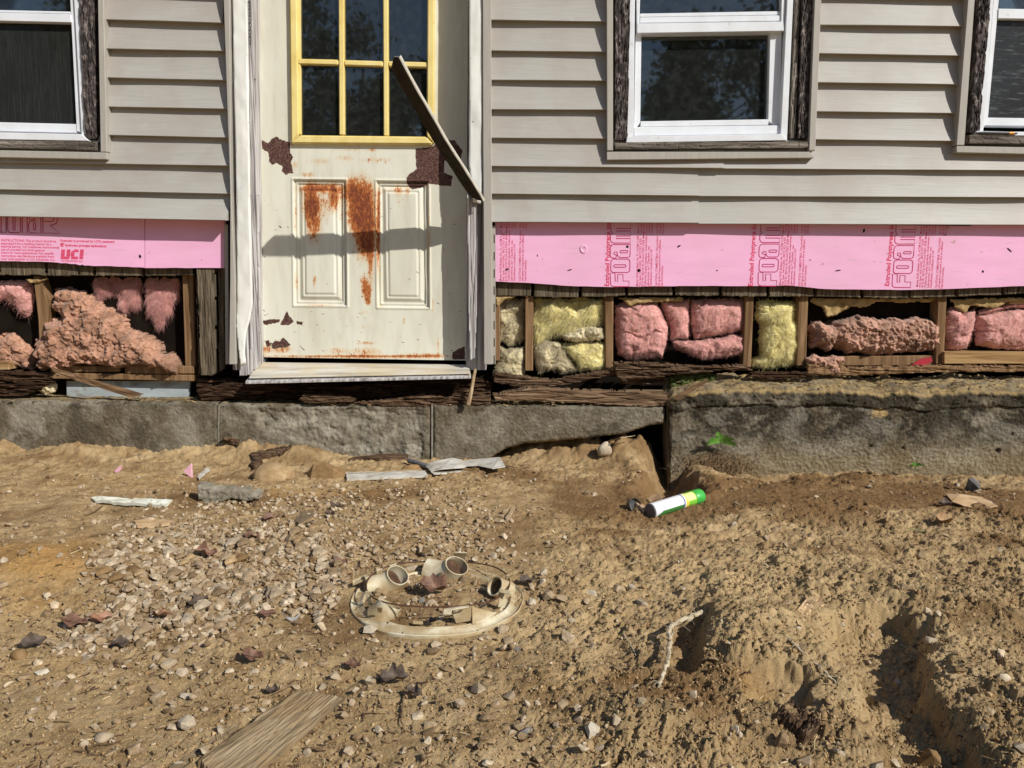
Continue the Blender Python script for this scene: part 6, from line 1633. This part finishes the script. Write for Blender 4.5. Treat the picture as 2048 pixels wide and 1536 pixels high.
def block(poly, up, th, m, name, label, cat, bev=.004, seed=0, back=None):
    """a chunk with its visible face along photo pixels at depth of the soil there, thickness going back"""
    p0 = GG(poly[0][0], max(b for a, b in poly), 0); y0 = p0[1]
    fr = [P(a, b, y0 - up) for a, b in poly]; bk = [q + np.array([0, th, 0]) for q in fr]
    mb = MB(); mb.prism(fr, bk); o = mb.build(name, m, None, bevel=bev, seg=2)
    return put_thing(o, label, cat)
M['tile'] = mat("tan_tile", [(0.3, (.30, .19, .10)), (0.5, (.43, .29, .165)), (0.7, (.52, .37, .22))], 40, rough=.9, bmp=.4)
lumber([(1272, 1004), (1318, 985), (1327, 1000), (1290, 1020)], .012, M['tile'], "tile_shard", "tan tile shard lying behind the white spray can", "tile", up=.02, seed=9, nyn=8, nxn=14)
M['cchip'] = concrete_mat("pale_concrete_chip", [(0.3, (.20, .17, .12)), (0.5, (.32, .28, .21)), (0.7, (.42, .38, .30))], .3, (.2, .15, .09))
def chipf(seed):
    def f(X, Z, sd): return .05 + .004 * fbm(X * 60, Z * 60, 4, seed)
    return f
yb_ = GG(440, 1005)[1]
o = relief("concrete_chunk", [(400, 961), (432, 965), (470, 969), (515, 974), (528, 980), (526, 994), (510, 998), (470, 994), (450, 1000), (440, 1007), (420, 1006), (404, 992)], yb_ + .05, chipf(3), .003, M['cchip'], None, edge=.012, ragged=.003)
put_thing(o, "grey L-shaped chunk of broken concrete on the soil before the low wall", "concrete chunk")
M['foampaint'] = M['foam_white']
lumber([(181, 993), (345, 998), (330, 1010), (190, 1002)], .010, M['foam_white'], "foam_strip", "ragged white strip of old foam lying on the soil", "foam strip", up=.012, amp=.004, seed=11, nyn=8)
M['pinkbit'] = mat("pink_foam_bit", [(0.3, (.66, .34, .40)), (0.7, (.80, .48, .54))], 40, rough=.7, bmp=.4)
def shard(poly, m, name, label, cat, up=.004, th=.012, y_up=0.0):
    b = max(q[1] for q in poly); y0 = GG(poly[0][0], b)[1]
    mb = MB(); fr = [P(a, c, y0) for a, c in poly]; mb.prism(fr, [q + np.array([0, th, 0]) for q in fr])
    return put_thing(mb.build(name, m, None, bevel=.001), label, cat)
shard([(367, 942), (382, 927), (384, 956), (374, 950)], M['pinkbit'], "foam_scrap", "upright pink foam scrap near the concrete chunk", "foam scrap")
shard([(228, 942), (236, 934), (243, 932), (239, 943), (231, 946)], M['pinkbit'], "foam_scrap", "tiny pink foam crumb on the soil bank", "foam scrap")
shard([(96, 797 - 4), (90, 0)][0:0] or [(347, 797), (352, 787), (364, 790), (368, 796)], M['pinkbit'], "foam_scrap", "pale pink foam crumb on top of the low wall", "foam scrap") if False else None
M['greywhite'] = mat("grey_white_plastic", [(0.3, (.34, .30, .23)), (0.5, (.54, .51, .44)), (0.75, (.64, .62, .56))], 22, rough=.6, bmp=.2, specks=(60, .68, (.30, .27, .22)))
lumber([(393, 952), (415, 934), (420, 938), (398, 957)], .005, M['greywhite'], "plastic_sliver", "thin grey white sliver standing beside the pink foam scrap", "sliver", up=.014, seed=12, nyn=4, nxn=12)
lumber([(692, 944), (850, 941), (856, 950), (694, 957)], .010, M['greywhite'], "painted_batten", "white painted batten lying flat beside the rough dark stone", "batten", up=.014, seed=13, nyn=6)
# torn vinyl shards
def tear(poly, label, seed, up=.02, th=.003):
    c = [GG(a, b, up + .012 * math.sin(a * .05 + seed)) for a, b in poly]
    mb = MB(); mb.prism(c, [q - np.array([0, 0, th]) for q in c]); return put_thing(mb.build("siding_shard", M['greywhite'], None, bevel=.0006), label, "siding shard")
tear([(850, 930), (868, 922), (905, 915), (925, 920), (924, 926), (935, 931), (928, 935), (905, 936), (880, 938), (862, 943)], "broadest torn white siding shard beside the grey pipe end", 1)
tear([(922, 922), (960, 917), (1000, 914), (1011, 933), (985, 937), (955, 931), (925, 932)], "torn white siding shard with the pointed end by the undercut", 2, .024)
tear([(862, 944), (900, 939), (932, 942), (925, 947), (868, 948)], "narrow white siding shard under the broadest one", 3, .010)
mb = MB(); a, b = GG(818, 921, .022), GG(856, 933, .016); mb.tube([a + (b - a) * t for t in (0, .33, .66, 1)], .0115, 16)
put_thing(mb.build("pipe_end", mat("grey_pipe", [(0.3, (.11, .105, .10)), (0.7, (.20, .195, .19))], 40, rough=.6), None, True), "short grey pipe end poking out by the white siding shards", "pipe")
# cardboard, chips
M['card'] = mat("tan_card", [(0.3, (.40, .25, .12)), (0.5, (.54, .37, .20)), (0.75, (.62, .45, .27))], 20, rough=.9, bmp=.3)
def flat(poly, m, name, label, cat, up=.012, th=.004, wob=.006, seed=0):
    c = [GG(a, b, up + wob * math.sin(a * .07 + b * .05 + seed)) for a, b in poly]
    mb = MB(); mb.prism(c, [q - np.array([0, 0, th]) for q in c]); return put_thing(mb.build(name, m, None, bevel=.0005), label, cat)
flat([(1891, 987), (1920, 988), (1965, 994), (1988, 1001), (1996, 1011), (1980, 1014), (1966, 1012), (1950, 1016), (1925, 1010), (1905, 1003)], M['card'], "card_scrap", "flat torn tan cardboard scrap near the taller wall", "cardboard")
flat([(1588, 1226), (1612, 1198), (1633, 1186), (1640, 1190), (1648, 1208), (1628, 1216), (1612, 1232), (1604, 1252), (1596, 1248)], M['card'], "wood_chip", "pale tan wood chip on the mound above the rut", "wood chip", .016, .006)
flat([(268, 1041), (310, 1036), (347, 1041), (338, 1048), (300, 1054), (275, 1053)], M['card'], "wood_chip", "thin tan wood chip on soil between the foam strip and the gravel", "wood chip", .008, .005)
flat([(588, 1040), (604, 1022), (628, 1018), (622, 1034), (600, 1048)], M['palestone'], "shell_chip", "pale wedge shaped chip on the soil above the gravel", "chip", .012, .008)
flat([(1010, 1035), (1026, 1013), (1031, 1016), (1018, 1038)], M['stick'], "wood_chip", "short brown wood chip on the moist soil", "wood chip", .014, .006)
# white curl of plastic
mb = MB(); cp = GG(583, 1246, .002); k_ = mpp(cp)
V = [cp + k_ * np.array([-18 + 36 * t, 6 * math.sin(t * 3) - 3, 3 + 20 * (2 * t - 1) ** 2 * (1.0 if t < .5 else .8) + s_ * (9 * (1 - .5 * abs(2 * t - 1)))]) + np.array([0, -s_ * .004, 0]) for t in np.linspace(0, 1, 12) for s_ in (0, .5, 1)]
F = [(i * 3 + j, (i + 1) * 3 + j, (i + 1) * 3 + j + 1, i * 3 + j + 1) for i in range(11) for j in range(2)]
mb.add(V, F); mb.add([v + np.array([0, .001, 0]) for v in V], [tuple(reversed(f)) for f in F])
put_thing(mb.build("plastic_curl", mat("bright_white_plastic", [(0.3, (.76, .77, .79)), (0.7, (.84, .85, .86))], 20, rough=.4), None, True), "bright white curl of plastic on bare soil beside the gravel", "plastic scrap")

# ------------------------------------------------------------------ roots, twigs
def root(pts, r, m, name, label, cat, up=.01, seed=0, hairs=0):
    rs = np.random.RandomState(seed); ctrl = [GG(a, b, up + (u or 0)) for a, b, u in pts]; path = []
    for i in range(len(ctrl) - 1):
        for t in np.linspace(0, 1, 6, endpoint=False): path.append(ctrl[i] * (1 - t) + ctrl[i + 1] * t + rs.normal(0, r * .28, 3))
    path.append(ctrl[-1]); rad = [r * (1.0 - .45 * i / len(path)) * rs.uniform(.82, 1.2) for i in range(len(path))]
    mb = MB(); mb.tube(path, rad, 8)
    for k in range(hairs):
        p = path[rs.randint(len(path))]; d = rs.normal(0, 1, 3); d[2] = abs(d[2]) * .4; d /= np.linalg.norm(d); l = rs.uniform(.015, .05)
        mb.tube([p, p + d * l * .5 + (0, 0, .004), p + d * l + (0, 0, -.004)], [.0006, .0005, .0003], 4)
    return put_thing(mb.build(name, m, None, True), label, cat)
M['root'] = mat("pale_root", [(0.28, (.30, .22, .12)), (0.5, (.50, .41, .27)), (0.72, (.64, .56, .42))], 50, rough=.85, bmp=.4, specks=(90, .64, (.28, .19, .10)))
root([(1403, 1225, .03), (1375, 1236, .03), (1345, 1248, .03), (1337, 1262, .032), (1339, 1290, .035), (1337, 1315, .035), (1327, 1345, .02), (1320, 1372, .005)], .0058, M['root'], "tree_root", "pale forked root sticking out over the small hollow", "root", .006, 3, 26)
root([(1575, 1274, 0), (1600, 1300, .002), (1635, 1330, .002), (1665, 1358, 0), (1677, 1370, 0)], .0026, M['root'], "tree_root", "long thin pale root trailing along the edge of the rut", "root", .006, 4, 8)
root([(1246, 1268, 0), (1262, 1290, .004), (1272, 1312, 0)], .002, M['root'], "tree_root", "short pale root sliver in soil beside the small hollow", "root", .006, 5)
root([(1480, 1200, 0), (1505, 1197, .004), (1520, 1204, 0)], .002, M['root'], "tree_root", "bowed pale rootlet on top of the mound", "root", .006, 6)
M['twig'] = mat("brown_twig", [(0.3, (.10, .06, .03)), (0.7, (.26, .17, .09))], 60, rough=.9)
root([(1212, 884, .05), (1240, 876, .06), (1270, 871, .07)], .0028, M['stick'], "bare_twig", "pale twig propped on the upright egg shaped stone", "twig", .0, 7)
root([(808, 1382, 0), (806, 1410, .003), (802, 1440, .002), (812, 1464, 0)], .0022, M['twig'], "bare_twig", "bent brown stem trailing from the shrivelled leaf", "twig", .004, 8)
root([(610, 1495, 0), (640, 1500, .004), (665, 1494, .004), (690, 1490, 0)], .0028, M['twig'], "bare_twig", "brown twig on soil beside the weathered plank", "twig", .006, 9)
root([(180, 1072, 0), (215, 1066, .004), (262, 1064, .004)], .003, M['twig'], "bare_twig", "dark splintered twig above the gravel", "twig", .006, 10)
root([(200, 1078, 0), (240, 1080, .003), (280, 1086, 0)], .0035, M['stick'], "bare_twig", "pale split twig under the dark splintered one", "twig", .004, 11)
root([(168, 1030, 0), (190, 1022, .004), (205, 1012, .002)], .004, M['twig'], "bark_piece", "curled strip of brown bark below the foam strip", "bark", .006, 12)
root([(1776, 1052, 0), (1810, 1055, .006), (1850, 1063, .002)], .0022, mat("green_blade", [(0.3, (.26, .30, .10)), (0.7, (.42, .44, .20))], 30, rough=.6), "grass_blade", "single flattened yellow green blade on moist soil", "grass blade", .006, 13)
root([(2020, 1386, 0), (2060, 1398, .004), (2100, 1402, 0)], .005, M['twig'], "bare_twig", "dark twig end entering at the picture edge beyond the rut", "twig", .006, 14)
root([(695, 946, .012), (760, 944, .012), (815, 940, .012)], .0016, M['stick'], "bare_twig", "fine straw lying along the white painted batten", "twig", .006, 15)
root([(1008, 930, .01), (1035, 936, .008), (1060, 934, .004)], .003, M['twig'], "bare_twig", "dark twig beyond the pointed siding shard", "twig", .004, 16)
# bark slabs heaped against the low wall
for k, (pl, lab) in enumerate([([(445, 878), (480, 884), (478, 893), (446, 884)], "weathered bark slab on top of the debris bank"), ([(500, 905), (560, 893), (566, 903), (508, 917)], "dark bark slab in the debris bank below the spalled block"),
        ([(548, 900), (578, 884), (584, 890), (560, 908)], "narrow bark slab leaning in the debris bank"), ([(695, 915), (790, 903), (818, 905), (815, 914), (720, 921)], "long reddish splinter of rotten wood behind the grey pipe"),
        ([(498, 925), (520, 914), (526, 922), (506, 932)], "stubby bark block near the large smooth tan stone")]):
    lumber(pl, .012, M['rot'], "bark_slab", lab, "bark", up=.022, amp=.004, seed=20 + k, nyn=6, nxn=24)

# ridged wood stub in the square hole
lumber([(1557, 1422), (1580, 1398), (1644, 1442), (1614, 1466)], .035, M['rot'], "wood_stub", "short dark ridged wood stub half buried in the square hollow", "wood stub", up=.024, amp=.006, seed=41, nyn=30, nxn=40)

# ------------------------------------------------------------------ small plants
M['leafgreen'] = mat("fresh_green_leaf", [(0.3, (.08, .24, .03)), (0.7, (.20, .42, .08))], 30, rough=.45, spec=.4)
def plant(px, py, y, wpx, n, label, seed, name="seedling"):
    o0 = empty(name, tuple(P(px, py, y))); tag(o0, label, "plant"); rs = np.random.RandomState(seed); c = P(px, py, y); s = wpx * mpp(c)
    for k in range(n):
        an = math.pi * (k + .5) / n + rs.uniform(-.2, .2) ; d = np.array([math.cos(an), -.22 + rs.uniform(-.25, .15), .10 + .75 * math.sin(an) * rs.uniform(.5, 1)]); d /= np.linalg.norm(d)
        L = s * rs.uniform(.42, .62); w = L * .13; sd_ = np.cross(d, (0, 1, .3)); sd_ /= np.linalg.norm(sd_); V = []
        for i in range(7):
            t = i / 6; h = w * math.sin(math.pi * (t ** .75)) + .0012; p = c + d * L * t + np.array([0, 0, -.35 * L * t * t])
            V += [p - sd_ * h, p + np.array([0, .002, -.003]), p + sd_ * h]
        mb = MB(); mb.add(V, [(i * 3 + j, (i + 1) * 3 + j, (i + 1) * 3 + j + 1, i * 3 + j + 1) for i in range(6) for j in range(2)])
        mb.add([v + np.array([0, .0006, -.0004]) for v in V], [(i * 3 + j + 1, (i + 1) * 3 + j + 1, (i + 1) * 3 + j, i * 3 + j) for i in range(6) for j in range(2)])
        mb.build("leaf", M['leafgreen'], o0, True)
    mb = MB(); mb.tube([c + np.array([0, .01, -.02]), c], [.002, .0015], 6); mb.build("stem", M['leafgreen'], o0, True)
plant(1440, 884, YR - .04, 66, 13, "bright green seedling rosette growing on the face of the taller wall", 3)
plant(1832, 931, YR - .05, 30, 6, "tiny green sprout at the foot of the taller wall", 4)
# root mat behind the seedling
V = []; Fq = []; rs = np.random.RandomState(8)
for k in range(700):
    p = P(1440 + rs.normal(0, 38), 915 + abs(rs.normal(0, 26)) - 8, YR - rs.uniform(.012, .03)); a = rs.uniform(0, 6.28); d = np.array([math.cos(a), rs.uniform(-.4, .2), math.sin(a) - .5]); l = rs.uniform(.015, .045); w = .0008; b = len(V)
    bend = rs.normal(0, .35, 3)
    for t in (0, .5, 1): q_ = p + d * l * t + bend * l * t * (1 - t); V += [q_ + (-w, 0, w), q_ + (w, 0, -w)]
    Fq += [(b, b + 1, b + 3, b + 2), (b + 2, b + 3, b + 5, b + 4)]
o = mesh_np("root_mat", np.array(V), np.array(Fq), M['twig'], None, False); tag(o, "mat of fine dark rootlets clinging to the taller wall", "rootlets", kind="stuff")
# shreds of rotten fibre, sand crumbs and splinters along the wall tops
V = []; Fq = []
for k in range(1500):
    if k < 900: px, py, y = rs.uniform(-40, 1330), rs.choice([798, 803, 806]) + rs.normal(0, 3) , rs.uniform(YL - .01, .08)
    else: px, py, y = rs.uniform(1345, 2090), 770 + rs.normal(0, 8), rs.uniform(YR, .06)
    if k < 900: zz = P(px, 805 + (6 if px > 430 else 0), YL)[2] + .004
    else: zz = P(px, 783, YR)[2] + .004 + .055 * max(0., (y - YR) / .135) ** .8
    c = np.array([P(px, py, y)[0], y, zz]); a = rs.uniform(0, 6.28); d = np.array([math.cos(a), .6 * math.sin(a), rs.uniform(-.1, .5)]); l = rs.uniform(.004, .03); w = rs.uniform(.0008, .003); b = len(V); s_ = np.array([-math.sin(a), math.cos(a), .5])
    for t in (0, .5, 1): q_ = c + d * l * t + np.array([0, 0, -.004 * t * t]); V += [q_ - s_ * w * (1 - .5 * t), q_ + s_ * w * (1 - .5 * t)]
    Fq += [(b, b + 1, b + 3, b + 2), (b + 2, b + 3, b + 5, b + 4)]
midx = list(np.repeat(rs.choice(3, len(Fq) // 2, p=[.45, .3, .25]), 2))
o = mesh_np("rot_shreds", np.array(V), np.array(Fq), [M['rot'], M['sand'], M['rot_dark']], None, False, None, midx); tag(o, "shreds of rotten wood and sand crumbs lying along the wall tops", "debris", kind="stuff")

# ------------------------------------------------------------------ things at the windows
mb = MB(); a, b = P(1952, 266, -.04), P(2034, 266.5, -.04); mb.tube([a, a + (b - a) * .1, a + (b - a) * .8], [.002, .0055, .006], 10, 0); mb.tube([a + (b - a) * .8, a + (b - a) * .92], [.0065, .0065], 10, 1); mb.tube([a + (b - a) * .92, b], [.005, .004], 10, 0)
put_thing(mb.build("craft_knife", [pm("black_grip", (.03, .03, .035)), pm("orange_band", (.70, .28, .03))], None, True), "black craft knife with an orange band lying on the window ledge", "knife")
mb = MB(); c = P(6, 236, .10); V = []
for z, r in ((0, .028), (.005, .031), (.085, .031), (.11, .026), (.13, .014), (.145, .0135), (.147, .017), (.165, .017), (.166, .002)): V += [c + np.array([r * math.cos(6.2832 * k / 20), r * math.sin(6.2832 * k / 20), z * 1.05]) for k in range(20)]
mb.add(V, [(i * 20 + k, i * 20 + (k + 1) % 20, (i + 1) * 20 + (k + 1) % 20, (i + 1) * 20 + k) for i in range(8) for k in range(20)])
put_thing(mb.build("bottle", mat("cloudy_bottle", [(0.3, (.30, .33, .31)), (0.7, (.42, .45, .43))], 20, rough=.25, spec=.5), None, True), "cloudy bottle standing on the inside ledge behind the streaked insect screen", "bottle")

# ------------------------------------------------------------------ trees across the yard (seen as reflections in the panes)
M['bark'] = mat("tree_bark", [(0.3, (.05, .04, .03)), (0.7, (.12, .10, .08))], 8, rough=.9)
M['foliage'] = mat("tree_foliage", [(0.3, (.025, .05, .014)), (0.7, (.07, .12, .03))], 2, rough=.7, spec=.2)
TREES = [(-9.5, -19, 8.5, 3.4), (-6.2, -16, 6.2, 2.4), (-4.1, -18, 7.4, 2.2), (-2.2, -21, 8.4, 2.6), (-.2, -17, 5.2, 2.0), (2.2, -20, 7.4, 2.8), (4.3, -17, 6.2, 2.4), (7.2, -19, 8.0, 3.0), (10.2, -18, 7.0, 3.0), (-7.8, -23, 9.5, 3.4), (5.6, -24, 9.5, 3.4)]
for k, (tx, ty, th_, tr_) in enumerate(TREES):
    rs = np.random.RandomState(300 + k)
    t0 = empty("tree", (tx, ty, -.1)); tag(t0, "leafy broad tree across the yard reflected in the window panes", "tree", "trees reflected in the panes")
    mb = MB(); mb.tube([(tx, ty, -.1), (tx + .1, ty, th_ * .3), (tx - .05, ty, th_ * .6), (tx, ty, th_ * .85)], [.22, .17, .10, .03], 8)
    for j in range(7): a = rs.uniform(0, 6.28); z = th_ * rs.uniform(.3, .65); mb.tube([(tx, ty, z), (tx + math.cos(a) * tr_ * .45, ty + math.sin(a) * tr_ * .45, z + th_ * .12), (tx + math.cos(a) * tr_ * .8, ty + math.sin(a) * tr_ * .8, z + th_ * .2)], [.07, .045, .015], 6)
    mb.build("trunk", M['bark'], t0)
    n = 8000; V = np.empty((n * 4, 3))
    nc = 17; cc = np.stack([tx + rs.normal(0, tr_ * .48, nc), ty + rs.normal(0, tr_ * .48, nc), th_ * (.18 + .76 * rs.uniform(0, 1, nc) ** .8)], -1); cr = tr_ * rs.uniform(.22, .42, nc)
    w_ = rs.randint(0, nc, n); p = cc[w_] + rs.normal(0, .36, (n, 3)) * cr[w_][:, None]
    u = rs.normal(size=(n, 3)); u /= np.linalg.norm(u, axis=1)[:, None]; v = np.cross(u, rs.normal(size=(n, 3))); v /= np.linalg.norm(v, axis=1)[:, None]; s_ = rs.uniform(.06, .13, n)[:, None]
    V[0::4] = p - u * s_ ; V[1::4] = p - v * s_ * .6; V[2::4] = p + u * s_; V[3::4] = p + v * s_ * .6
    V[:, 2] = np.maximum(V[:, 2], .05)
    mesh_np("crown", V, np.arange(n * 4).reshape(-1, 4), M['foliage'], t0, False)
